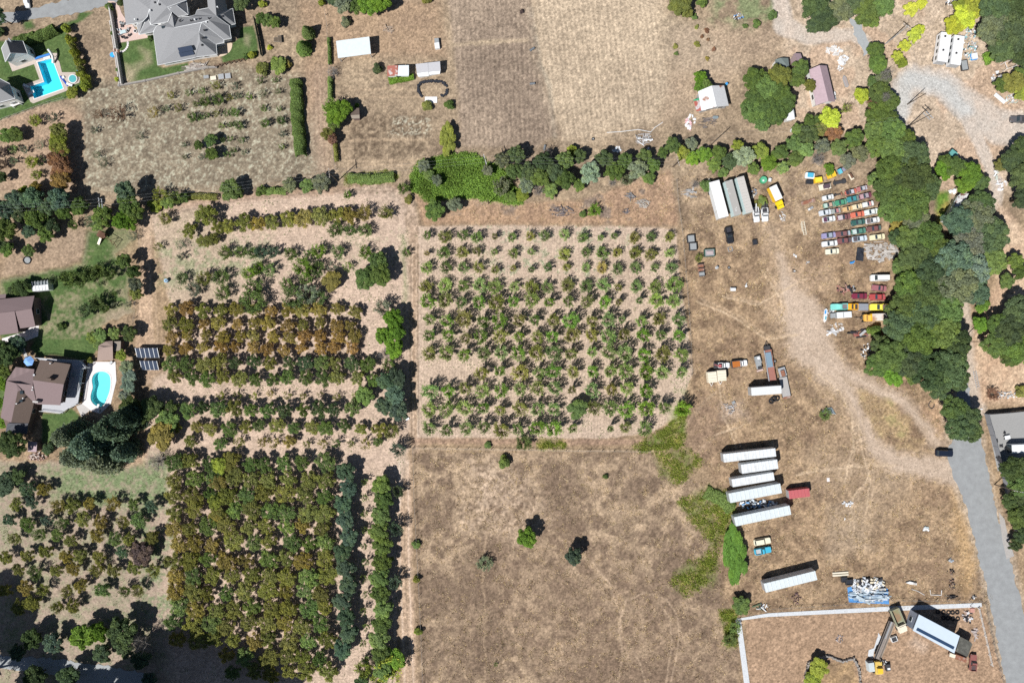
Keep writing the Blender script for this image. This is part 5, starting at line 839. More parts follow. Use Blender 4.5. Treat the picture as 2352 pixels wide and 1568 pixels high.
def deck(label, pts, Z, h, m, rail=True, name='deck', rp=None):
    q = WP(Z, pts, h); t = thing(name, label, name.replace('_', ' '), *q[0]); q = [(p[0] - t.location.x, p[1] - t.location.y) for p in q]; b = MB(); b.prism(q, h - .2, h); b.build('floor', m, t)
    b = MB()
    for p in q: b.box(p[0], p[1], 0, .2, .2, h - .2)
    b.build('posts', WHITE, t)
    if rail:
        rr = q if rp is None else [q[i] for i in rp]; b = MB()
        for i in range(len(rr) - 1): b.tube([(*rr[i], h + 1), (*rr[i + 1], h + 1)], .06, 5); b.tube([(*rr[i], h + .5), (*rr[i + 1], h + .5)], .04, 4)
        for p in rr: b.box(p[0], p[1], h, .12, .12, 1.05)
        b.build('railing', WHITE, t)
    return t
deck('small white wooden deck below the grey house at the left edge', [(165, 1420), (290, 1340), (385, 1395), (240, 1455)], Z2, 1.0, CONCW, False)
t, r, o = house('brown_roofed_house', 'brown and mauve roofed house with wrap-around white deck', Z3, [(SHAKE, [(620, 280, 5.6), (1080, 350, 5.6), (975, 655, 7), (500, 590, 7)]), (MAUVE, [(500, 590, 7), (975, 655, 7), (920, 975, 5.2), (570, 960, 4.8)]), (MAUVE, [(240, 390, 3.4), (525, 425, 3.6), (500, 665, 5.2), (240, 640, 5.2), (100, 600, 3.3)]), (MAUVE, [(240, 640, 5.2), (500, 665, 5.2), (560, 960, 4.4), (520, 935, 3.8), (330, 745, 4.8)]),
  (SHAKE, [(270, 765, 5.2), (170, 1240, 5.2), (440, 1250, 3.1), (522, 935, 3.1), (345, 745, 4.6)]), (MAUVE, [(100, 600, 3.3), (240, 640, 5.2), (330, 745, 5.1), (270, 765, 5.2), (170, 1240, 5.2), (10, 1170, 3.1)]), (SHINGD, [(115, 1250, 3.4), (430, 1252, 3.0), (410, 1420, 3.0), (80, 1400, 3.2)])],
  [(620, 280, 3.2), (1080, 350, 3.2), (920, 975, 3.2), (570, 960, 3.2), (522, 935, 3.2), (440, 1250, 3.2), (410, 1420, 3.2), (80, 1400, 3.2), (10, 1170, 3.2), (100, 600, 3.2), (240, 390, 3.2), (520, 420, 3.2)], WALLB, 4.6, inset=.5)
for x, y, h, sx, sy in ((345, 778, 4.7, .9, .9), (330, 908, 4.4, 1.1, .65)): detail(r, 'skylight', Z3, x, y, h, sx, sy, .4, 0, GLASS, o)
detail(r, 'chimney', Z3, 610, 915, 4.6, 1.5, .5, 1.9, -.1, CONC, o); detail(r, 'chimney', Z3, 790, 570, 6.8, 1.6, .55, 1.4, -.15, SHAKE, o); detail(r, 'roof_vent', Z3, 540, 512, 6.3, .5, .5, .6, 0, STEEL, o)
for x, y, h in ((520, 700, 5.2), (512, 740, 5.2), (370, 868, 4.4), (270, 950, 5), (787, 335, 5.9)): detail(r, 'roof_vent', Z3, x, y, h, .3, .3, .6, 0, WHITE, o)
deck('white wrap-around deck on the pool side of the brown roofed house', [(560, 250), (1250, 290), (1340, 400), (1275, 420), (1240, 640), (1190, 960), (1060, 1020), (950, 1095), (640, 1060), (650, 930), (1000, 930), (1100, 330), (620, 290)], Z3, 1.6, mat('grey_decking', (.46, .47, .50), rough=.85, var=.06), True, rp=[0, 1, 2, 3, 4, 5, 6, 7, 8])
house('brown_house', 'brown low-pitched house with two stepped roof planes at the left edge', T01, [(MAUVE, [(-200, 1200, 3.4), (0, 1180, 3.4), (316, 1148, 3.4), (290, 1268, 5.2), (-200, 1330, 5.2)]), (MAUVE, [(-200, 1330, 5.2), (134, 1290, 5.2), (170, 1490, 3.6), (-200, 1530, 3.6)]), (MAUVE, [(140, 1290, 5.1), (290, 1268, 5.15), (325, 1430, 3.4), (185, 1448, 3.4)])], [(-200, 1200, 3.4), (316, 1148, 3.4), (325, 1430, 3.4), (185, 1448, 3.4), (170, 1490, 3.4), (-200, 1530, 3.4)], WALLB, 3.2)
house('garden_shed', 'small brown shed roof directly behind the brown house at the left edge', T01, [(MAUVE, [(-40, 1140, 2.6), (55, 1132, 2.6), (50, 1172, 2.9), (-40, 1180, 2.9)])], [(-40, 1140, 2.6), (55, 1132, 2.6), (50, 1172, 2.6), (-40, 1180, 2.6)], WALLB, 2.4, 'shed')
flat_sheet('patio', WP(T01, [(20, 1540), (210, 1485), (300, 1420), (360, 1420), (350, 1520), (200, 1580), (20, 1600)]), .1, CONCW, kind='structure')
house('pool_shed', 'tan tiled shed with white ridge above the kidney-shaped pool', Z3, [(mat('tan_tiles', (.33, .25, .215), rough=.9, var=.1, wave=(2, .1, 'Y')), [(1590, 90, 3.6), (1725, 75, 3.6), (1730, 285, 2.6), (1488, 298, 2.6), (1500, 150, 3.4)]), (_M['tan_tiles'], [(1500, 150, 3.3), (1590, 90, 3.6), (1725, 75, 3.6), (1725, -10, 2.6), (1620, 0, 2.6), (1510, 60, 2.6)])], [(1488, 298, 2.6), (1730, 285, 2.6), (1725, -10, 2.6), (1510, 60, 2.6)], WALLB, 2.4, 'shed', inset=.3)
house('lean_to', 'weathered wooden lean-to attached right of the tan tiled shed', Z3, [(WOOD, [(1745, 0, 2.6), (1850, -5, 2.4), (1845, 140, 2.2), (1742, 148, 2.4)])], [(1745, 0, 2.4), (1850, -5, 2.4), (1845, 140, 2.4), (1742, 148, 2.4)], WALLB, 2.1, 'shed', inset=.15)
house('small_outbuilding', 'small pinkish flat-roofed outbuilding beside the dark oak below the brown house', T02, [(MAUVEL, [(255, 915, 2.6), (340, 925, 2.6), (335, 1015, 2.5), (255, 1010, 2.5)])], [(255, 915, 2.5), (340, 925, 2.5), (335, 1015, 2.5), (255, 1010, 2.5)], WALLB, 2.3, 'shed', inset=.2)
# sheds of the northern fields
house('open_shed', 'white metal roofed open-sided shed on posts near the top edge', T10, [(ROOFW, [(735, 378, 3.8), (1040, 338, 3.8), (1056, 495, 3.3), (753, 535, 3.3)])], [(735, 378, 3.5), (1040, 338, 3.5), (1056, 495, 3.2), (753, 535, 3.2)], STEEL, 3.3, 'shed', inset=.3, posts=True)
pp = WP(T10, [(760, 385), (1030, 345), (1045, 490), (770, 530)], 0)
house('rusty_roofed_shed', 'low shed with rust-striped roof left half and pale roof right half', T10, [(mat('rust_striped_iron', (.36, .13, .10), rough=.8, var=.15, wave=(1.05, .0, 'X'), col2=(.52, .46, .44), mix=.56, sharp=.03, scale=1.4), [(1206, 606, 3), (1302, 600, 3), (1302, 695, 2.5), (1206, 700, 2.5)]), (ROOFW, [(1308, 602, 3.02), (1404, 600, 3.02), (1404, 697, 2.52), (1302, 699, 2.52)])], [(1206, 606, 2.6), (1404, 600, 2.6), (1404, 697, 2.5), (1206, 700, 2.5)], WALLW, 2.3, 'shed', inset=.25)
house('grey_roofed_shed', 'grey roofed shed with white front beside the black-edged garden bed', T10, [(mat('light_grey_roofing', (.46, .46, .48), rough=.7, var=.08), [(1466, 590, 3.1), (1578, 577, 3.1), (1585, 658, 2.8), (1478, 672, 2.8)]), (_M['light_grey_roofing'], [(1580, 577, 3.12), (1690, 565, 3.12), (1696, 650, 2.82), (1586, 660, 2.82)]), (WHITE, [(1478, 674, 2.78), (1585, 660, 2.78), (1588, 697, 2.3), (1490, 706, 2.3)]), (WHITE, [(1590, 662, 2.8), (1692, 652, 2.8), (1690, 678, 2.5), (1592, 690, 2.4)])], [(1466, 590, 2.8), (1690, 565, 2.8), (1694, 660, 2.5), (1486, 700, 2.5)], WALLW, 2.2, 'shed', inset=.3)
house('dark_shed', 'little dark weathered shed half hidden by a spreading green tree', T10, [(SHAKE, [(862, 1000, 2.5), (948, 992, 2.5), (950, 1055, 3.3), (870, 1060, 3.3)]), (WOOD, [(870, 1060, 3.3), (950, 1055, 3.3), (952, 1088, 2.5), (880, 1090, 2.5)])], [(862, 1000, 2.5), (948, 992, 2.5), (952, 1088, 2.5), (880, 1090, 2.5)], WALLB, 2.2, 'shed', inset=.25)
house('metal_barn', 'white corrugated metal barn with rusty patches beside a bright green tree', T20, [(RUSTW, [(1710, 840, 3.2), (1835, 788, 5), (1880, 980, 5), (1740, 1020, 3.2)]), (RUSTW, [(1835, 788, 5), (1948, 785, 3.2), (1992, 972, 3.2), (1880, 980, 5)]), (mat('rusty_lean_to_iron', (.45, .42, .42), rough=.7, var=.1, col2=(.34, .09, .07), mix=.47, sharp=.03, scale=1), [(1672, 930, 2.3), (1728, 922, 2.9), (1742, 1015, 2.9), (1695, 1022, 2.3)]), (GREENP, [(1668, 915, 2.1), (1726, 900, 2.7), (1728, 921, 2.7), (1672, 935, 2.1)])], [(1710, 840, 3.1), (1835, 788, 3.1), (1948, 785, 3.1), (1992, 972, 3.1), (1880, 980, 3.1), (1740, 1020, 3.1)], STEEL, 2.9, 'barn', inset=.3)
house('mauve_roofed_house', 'long house with pale mauve metal gable roof', T30, [(MAUVEL, [(378, 640, 3.2), (475, 600, 4.6), (555, 930, 4.6), (440, 968, 3.2)]), (MAUVEL, [(475, 600, 4.6), (540, 605, 3.2), (618, 935, 3.2), (555, 930, 4.6)])], [(378, 640, 3.1), (475, 600, 3.1), (540, 605, 3.1), (618, 935, 3.1), (555, 930, 3.1), (440, 968, 3.1)], WALLW, 2.9, inset=.35)
house('mauve_shed', 'small shed with dark mauve gable roof left of the long mauve house', T30, [(MAUVE, [(205, 550, 2.5), (243, 490, 3.6), (280, 600, 3.6), (225, 610, 2.5)]), (MAUVEL, [(243, 490, 3.6), (300, 492, 2.6), (318, 545, 2.6), (352, 548, 2.4), (352, 575, 2.4), (280, 590, 3.5)])], [(205, 550, 2.4), (243, 490, 2.4), (300, 492, 2.4), (345, 560, 2.4), (225, 610, 2.4)], WALLB, 2.2, 'shed', inset=.25)
house('dark_green_shed', 'dark grey-green roofed shed peeking out from the oak canopy', T30, [(mat('grey_green_roof', (.14, .17, .165), rough=.8, var=.12), [(68, 548, 3), (120, 532, 3.4), (186, 535, 3), (200, 640, 3), (70, 650, 3)])], [(68, 548, 2.9), (186, 535, 2.9), (200, 640, 2.9), (70, 650, 2.9)], WALLW, 2.7, 'shed', inset=.2)
house('white_shed', 'small white roofed shed under the oak left of the mauve house', T30, [(WHITE, [(168, 1060, 2.4), (225, 1000, 3.2), (246, 1095, 3.2), (172, 1110, 2.4)]), (ROOFW, [(225, 1000, 3.2), (236, 1002, 3.0), (250, 1095, 3.0), (246, 1097, 3.2)])], [(168, 1060, 2.4), (225, 1000, 2.4), (248, 1095, 2.4), (172, 1110, 2.4)], WALLW, 2.2, 'shed', inset=.2)
house('long_rusty_shed', 'long shed with rust and white striped roof among trees', T31, [(mat('striped_rust_roof', (.60, .60, .60), rough=.6, var=.08, wave=(.55, .12, 'Y'), col2=(.22, .12, .10), mix=.52, sharp=.03, scale=.9), [(1770, 208, 3.2), (1845, 210, 4.2), (1705, 470, 4.2), (1655, 440, 3.6), (1740, 250, 3.4)]), (ROOFW, [(1740, 240, 3.2), (1770, 210, 3.3), (1660, 440, 3.4), (1630, 460, 2.6), (1700, 300, 2.6)]), (WHITE, [(1655, 442, 3.4), (1705, 472, 3.8), (1690, 485, 2.9), (1628, 466, 2.6)])], [(1770, 208, 3), (1845, 210, 3), (1705, 474, 3), (1628, 462, 3)], WALLW, 2.5, 'shed', inset=.25)
house('small_striped_shed', 'tiny striped metal roof poking through the trees above the long rusty shed', T31, [(_M['striped_rust_roof'], [(1900, 38, 3), (1930, 42, 3.2), (1915, 118, 3.2), (1882, 105, 3)])], [(1900, 38, 3), (1930, 42, 3), (1915, 118, 3), (1882, 105, 3)], WALLW, 2.7, 'shed', inset=.15)
t, r, o = house('white_metal_building', 'white flat metal building with a long dark roof slot near the bottom right', Z8, [(mat('bluish_white_sheet', (.50, .585, .67), rough=.4, var=.03, scale=.3), [(1165, 640, 4.9), (1715, 930, 4.9), (1640, 1165, 4.4), (1082, 858, 4.4)])], [(1165, 640, 4.6), (1715, 930, 4.6), (1640, 1165, 4.2), (1082, 858, 4.2)], mat('shade_blue_wall', (.25, .28, .34), rough=.6, var=.1), 4.3, 'building', inset=.2)  # walls of a white building, their shade put into the slate blue
pa, pb = W(*Z8(1135, 835), 4.6), W(*Z8(1635, 1095), 4.6); b = MB(); b.box((pa[0] + pb[0]) / 2 - o[0], (pa[1] + pb[1]) / 2 - o[1], 4.5, math.hypot(pb[0] - pa[0], pb[1] - pa[1]), .85, .14, math.atan2(pb[1] - pa[1], pb[0] - pa[0])); b.build('roof_slot', mat('navy_glazing', (.03, .06, .12), rough=.3, var=.1), r)
house('tarred_shed', 'dark tar-roofed annex at the end of the white metal building', Z8, [(mat('tar_roof', (.085, .085, .075), rough=.95, var=.3, scale=1.4, col2=(.16, .16, .14), mix=.6), [(1722, 940, 2.9), (1860, 1010, 2.9), (1885, 1040, 2.8), (1820, 1215, 2.8), (1665, 1140, 2.8)])], [(1722, 940, 2.8), (1880, 1020, 2.8), (1820, 1215, 2.8), (1665, 1140, 2.8)], WALLB, 2.6, 'shed', inset=.2)
# greenhouse
gp = WP(T01, [(288, 1030), (440, 1008), (453, 1090), (297, 1105)], 2.2); cxg, cyg = sum(p[0] for p in gp) / 4, sum(p[1] for p in gp) / 4; t = thing('greenhouse', 'small white-panelled greenhouse on the lawn above the brown house', 'greenhouse', cxg, cyg, ang=.1)
b = MB(); b.box(0, -.6, 0, 4.6, 1.5, 2.2); b.build('white_panels', WHITE, t); b = MB(); b.box(0, .75, 0, 4.6, 1.1, 2.0, mi=0); b.build('glazing', mat('greenhouse_glass', (.18, .21, .22), rough=.2, var=.3, scale=2), t)
b = MB(); [b.box(-2.3 + .92 * i, .1, 0, .07, 2.85, 2.3) for i in range(6)]; b.box(0, .15, 2.2, 4.7, .1, .1); b.build('frame', WHITE, t)
# play set
p = W(*T01(1000, 625), 1.5); t = thing('play_set', 'wooden play set with brown roof, white slide and swing frame', 'play set', *p, ang=-.55)
b = MB(); b.slab([(-3.2, -.9, 2.3), (-2.2, -.9, 3), (-2.2, .9, 3), (-3.2, .9, 2.3)], .08); b.slab([(-2.2, -.9, 3), (-1.2, -.9, 2.3), (-1.2, .9, 2.3), (-2.2, .9, 3)], .08); b.build('roof', WOODB, t)
b = MB(); [b.box(x, y, 0, .12, .12, 2.3) for x in (-3, -1.4) for y in (-.75, .75)]; b.box(-2.2, 0, 1.2, 1.7, 1.6, .1); b.build('tower', WOODB, t)
b = MB(); b.slab([(-2.7, -.9, 1.3), (-2.0, -.9, 1.3), (-2.1, -3.3, .3), (-2.9, -3.3, .3)], .06); b.build('slide', CREAM, t)
b = MB(); b.tube([(-1.3, 0, 2.2), (2.4, 0, 2.2)], .08, 6); [b.tube([(x, 0, 2.2), (x + .2, s * 1.2, 0)], .07, 5) for x in (2.2, .9) for s in (1, -1)]; b.build('swing_frame', WOODB, t)
# ground solar arrays
for (x0, y0, x1, y1, n, lab) in ((1252, 60, 1452, 148, 5, 'upper five-column ground-mounted solar panel array beside the orchard'), (1295, 178, 1448, 262, 4, 'lower ground-mounted solar panel array beside the orchard')):
    pa, pb = W(*T02((x0 + x1) / 2, (y0 + y1) / 2), 1.5), None; wd, hg = (x1 - x0) / 4 * S, (y1 - y0) / 4 * S; t = thing('solar_array', lab, 'solar panels', *pa, group='ground solar arrays')
    for i in range(n):
        b = MB(); b.box(0, 0, 0, wd / n - .22, hg * 1.08, .07); q = b.build('solar_panel', SOLAR, t, None, (-wd / 2 + wd / n * (i + .5), 0, 1.5)); q.rotation_euler = (.42, 0, 0)
    b = MB(); b.box(0, -hg / 2, .3, wd + .1, .08, .5); b.box(0, hg / 2, .3, wd + .1, .08, 1.6); [b.slab([(-wd / 2 + wd / n * i - .07, -hg / 2, .95), (-wd / 2 + wd / n * i + .07, -hg / 2, .95), (-wd / 2 + wd / n * i + .07, hg / 2, 2.12), (-wd / 2 + wd / n * i - .07, hg / 2, 2.12)], .06) for i in range(n + 1)]; [b.tube([(x, y, -.2), (x, y, z)], .05, 5) for x in (-wd / 2, wd / 2) for y, z in ((-hg / 2, .8), (hg / 2, 1.9))]; b.build('frame', STEEL, t)

# ---------------------------------------------------------------- walls, fences, poles
def wall(label, pts, Z, h, w, m, name='wall'):
    q = WP(Z, pts, 0); t = thing(name, label, name.replace('_', ' '), *q[0]); q = [(p[0] - q[0][0], p[1] - q[0][1]) for p in q][:] if False else [(p[0] - t.location.x, p[1] - t.location.y) for p in q]; b = MB()
    for i in range(len(q) - 1):
        a, c = q[i], q[i + 1]; L_ = math.hypot(c[0] - a[0], c[1] - a[1]); b.box((a[0] + c[0]) / 2, (a[1] + c[1]) / 2, -.1, L_ + w * .5, w, h + .1 + .003 * i, math.atan2(c[1] - a[1], c[0] - a[0]))
    b.build(name, m, t); c_ = MB()
    for i in range(len(q)): c_.box(q[i][0], q[i][1], -.1, w * 1.25, w * 1.25, h + .2)
    c_.build('piers', m, t); return t
wall('upper tan retaining wall left of the lawn by the big grey house', [(35, 130), (85, 400), (155, 850)], Z1, 1.5, .35, CONC); wall('lower tan retaining wall left of the lawn by the big grey house', [(165, 945), (245, 1460)], Z1, 1.5, .35, _M['concrete'])
wall('outer low kerb wall left of the big grey house garden', [(20, 380), (100, 900), (180, 1480)], Z1, .4, .25, CONC, 'kerb_wall'); wall('long low stone wall below the lawn of the big grey house', [(180, 1480), (620, 1400), (1200, 1270), (1700, 1170), (1850, 1165)], Z1, .6, .45, STONE, 'stone_wall')
def fence(label, Z, pts, h=1.3, sp=3.0, m=None, rails=(1.0, .6), post=.06, group=None, solid=False):
    q = [W(*Z(*p)) for p in pts]; t = thing('fence', label, 'fence', *q[0], group=group); q = [(p[0] - t.location.x, p[1] - t.location.y) for p in q]; m = m or GREYW; b = MB()
    me = MB().box(0, 0, -.2, post * 2, post * 2, h + .2).mesh('post', m); cnt = 0
    for i in range(len(q) - 1):
        a, c = Vector(q[i]), Vector(q[i + 1]); L_ = (c - a).length; n = max(1, int(L_ / sp))
        for r_ in rails:
            if solid: b.box((a.x + c.x) / 2, (a.y + c.y) / 2, .1, L_, .05, h - .15, math.atan2(c.y - a.y, c.x - a.x)); break
            b.tube([(a.x, a.y, h * r_ - .05), (c.x, c.y, h * r_ - .05)], .022 if post < .08 else .05, 4)
        for k in range(n + (i == len(q) - 2)):
            p = a + (c - a) * k / n; o = bpy.data.objects.new('post', me); COL.objects.link(o); o.parent = t; o.location = (p.x, p.y, 0); cnt += 1
    b.build('panels' if solid else 'rails', m, t); return t
fence('pale wire fence between the right orchard and the junk yard', ID, [(1553, 415), (1556, 460), (1566, 530), (1572, 600), (1580, 700), (1586, 790), (1588, 860)], 1.3, 2.8)
fence('wire fence along the top of the dry lower field', ID, [(948, 1028), (1100, 1030), (1300, 1034), (1492, 1036)], 1.2, 3.2)
fence('wire fence along the sandy lane left of the dry lower field', ID, [(949, 1030), (952, 1150), (958, 1260), (966, 1420), (972, 1575)], 1.2, 3.2)
fence('wire fence along the lane left of the upper left orchard', ID, [(324, 520), (322, 600), (313, 700), (309, 760)], 1.3, 2.6)
fence('thin wire fence between the white open shed and the hedges', ID, [(745, 10), (752, 60), (756, 150), (757, 300), (772, 390)], 1.1, 3.2)
fence('dark pergola-like wooden fence right of the big grey house terrace', Z1, [(1850, 1165), (2100, 1100), (2340, 1050)], 1.8, 1.2, WOODB, (.98, .6), .09)
fence('solid dark fence right of the garden lawn of the big grey house', T10, [(-5, 180), (40, 400), (60, 520)], 1.9, 2, mat('dark_green_boards', (.05, .075, .06), rough=.8), (1,), .08, solid=True)
fence('white board fence along the road side of the bottom right plot', T33, [(1925, 875), (1985, 1130), (2045, 1395)], 1.1, 2.4, WALLW, (.95, .5), .09)
fence('thin wire fence beside the road by the bottom right plot', T33, [(1985, 835), (2060, 1200), (2160, 1600)], 1.2, 2.6)
fence('solid dark fence along the top of the grey concrete yard', T32, [(1990, 664), (2170, 650), (2460, 620)], 2.4, 3.0, mat('slate_panels', (.20, .21, .23), rough=.7), (1,), .1, solid=True)
fence('solid dark fence along the road side of the grey concrete yard', T32, [(1985, 665), (2010, 760), (2040, 860), (2095, 1060), (2170, 1330), (2220, 1560), (2270, 1760)], 2.2, 3.0, _M['slate_panels'], (1,), .1, solid=True)
fence('pale glass-like fence below the lawn of the upper pool', T00, [(0, 1110), (230, 1030), (450, 945), (590, 905)], 1.1, 2.4, STEEL, (.95, .1), .05)
fence('wire fence below the scrap heap in the yard', T33, [(0, 880), (600, 845), (1130, 800), (1950, 810)], 1.2, 3, None)
# stone ring lower right
b = MB(); ring = []
for a, c in zip(*(lambda q: (q[:-1], q[1:]))(WP(T33, [(335, 1640), (350, 1480), (375, 1385), (450, 1350), (560, 1320), (620, 1350), (690, 1372), (790, 1342), (815, 1390), (845, 1460), (855, 1640)], .5))):
    n = int(math.hypot(c[0] - a[0], c[1] - a[1]) / .55) + 1
    for k in range(n): ring.append((a[0] + (c[0] - a[0]) * k / n, a[1] + (c[1] - a[1]) * k / n))
t = thing('stone_wall', 'curving dry-stone ring wall of boulders around a yellow-green tree', 'stone wall', *ring[0]); 
for x, y in ring: b.box(x - ring[0][0] + rnd.uniform(-.1, .1), y - ring[0][1] + rnd.uniform(-.1, .1), -.1, rnd.uniform(.5, .8), rnd.uniform(.45, .7), rnd.uniform(.6, 1.0), rnd.uniform(0, 3), 0, rnd.uniform(.55, .8))
b.build('stones', STONE, t)
POLES = {}
def pole(key, bx, by, label, h=10.5, cross=1, ang=.3, m=POLEM):
    x, y = W(bx, by); t = thing('utility_pole', label, 'utility pole', x, y, 'utility poles', ang); b = MB(); b.tube([(0, 0, -.4), (0, 0, h)], [.17, .11], 8); b.build('pole', m, t)
    for k in range(cross):
        b = MB(); b.box(0, 0, h - .7 - k * 1.3, .14, 2.6, .16); b.build('crossarm', STEEL if cross > 1 else WOOD, t); b = MB(); [b.cyl(0, s, h - .54 - k * 1.3, .07, .25, 8) for s in (-1.2, -.4, .4, 1.2)]; b.build('insulators', WHITE, t)
    POLES[key] = (x, y, h - .4, ang)
pole('a', 270, 479, 'utility pole with white crossarms among the dark grove on the left', 9.5, 2, .1)
pole('b', 776, 416, 'utility pole at the hedge corner above the left orchard', 10, 1, .1)
pole('c', 1117, 386, 'utility pole with a bright crossarm above the green hollow', 10.5, 2, .3)
pole('d', 1122, 468, 'thin utility pole at the lower edge of the green hollow', 6, 0)
pole('e', 1545, 384, 'short pole at the top of the orchard fence', 7, 1)
pole('f', 1633, 333, 'leaning-looking brown utility pole right of the white barn yard', 10, 0)
pole('g', 2034, 101, 'light-coloured utility pole with a street lamp head beside the tree belt', 11.5, 1, .9, STEEL)
pole('h', 2084, 240, 'upper brown utility pole on the gravel turnaround', 9, 0)
pole('i', 2085, 291, 'lower brown utility pole with crossarms on the gravel turnaround', 11, 2, .8)
pole('j', 2284, 1112, 'utility pole by the roadside oaks at the right edge', 10, 1, 1.4)
pole('k', 2203, 784, 'wooden utility pole right of the dense oak wood', 9, 0)
b = W(*ID(2084, 240))
def wires(k1, k2, label, sag=1.2, n=3):
    (x0, y0, z0, a0), (x1, y1, z1, a1) = POLES[k1], POLES[k2]; t = thing('power_line', label, 'power line', x0, y0, 'overhead power lines')
    for j in range(n):
        o = (j - (n - 1) / 2) * .9; b = MB(); dx, dy = x1 - x0, y1 - y0; L_ = math.hypot(dx, dy); nx, ny = -dy / L_ * o, dx / L_ * o
        b.tube([(dx * s + nx, dy * s + ny, z0 + (z1 - z0) * s - 4 * sag * s * (1 - s)) for s in [i / 16 for i in range(17)]], .008, 3); b.build('wire', WIREM, t)
POLES['w'] = (*W(-150, 505), 10, 0)
wires('w', 'a', 'power line leaving the left edge over the dark grove'); wires('a', 'b', 'long power line over the tree line above the left orchard', 1.6); wires('b', 'c', 'power line between the hedge corner pole and the green hollow pole'); wires('c', 'e', 'power line over the creek tree line', 1.4); wires('e', 'f', 'power line above the trees of the junk yard', .8, 2); wires('f', 'i', 'power line over the mauve roofed house garden', 1.6, 2); wires('h', 'g', 'power line beside the tree belt', .8, 2)
# ---------------------------------------------------------------- vehicles
def outline(L, Wd, r=.22, taper=.0):
    """rounded plan outline, front at -x"""
    pts = []
    for sx, sy in ((-1, -1), (1, -1), (1, 1), (-1, 1)):
        for k in range(4):
            a = math.pi * (1 + (0 if sy < 0 else 1) * 0); 
            base = {(-1, -1): math.pi, (1, -1): 1.5 * math.pi, (1, 1): 0, (-1, 1): .5 * math.pi}[(sx, sy)]; th = base + k / 3 * math.pi / 2; rr = r * Wd
            w = Wd / 2 - (taper * Wd if sx < 0 else taper * .5 * Wd); pts.append((sx * (L / 2 - rr) + rr * math.cos(th), sy * (w - rr) + rr * math.sin(th)))
    return pts
def body_mesh(L, Wd, hb, taper):
    o0 = outline(L, Wd, .2, taper); b = MB(); n = len(o0); rings = [(.30, 1, .97), (.55, 1, 1), (hb - .12, 1, .99), (hb, .975, .91)]
    vs = [(x * a, y * c, z) for z, a, c in rings for x, y in o0]; fs = [tuple(range(n))[::-1], tuple(range(3 * n, 4 * n))]
    for k in range(3): fs += [(k * n + i, k * n + (i + 1) % n, (k + 1) * n + (i + 1) % n, (k + 1) * n + i) for i in range(n)]
    return b.poly(vs, fs)
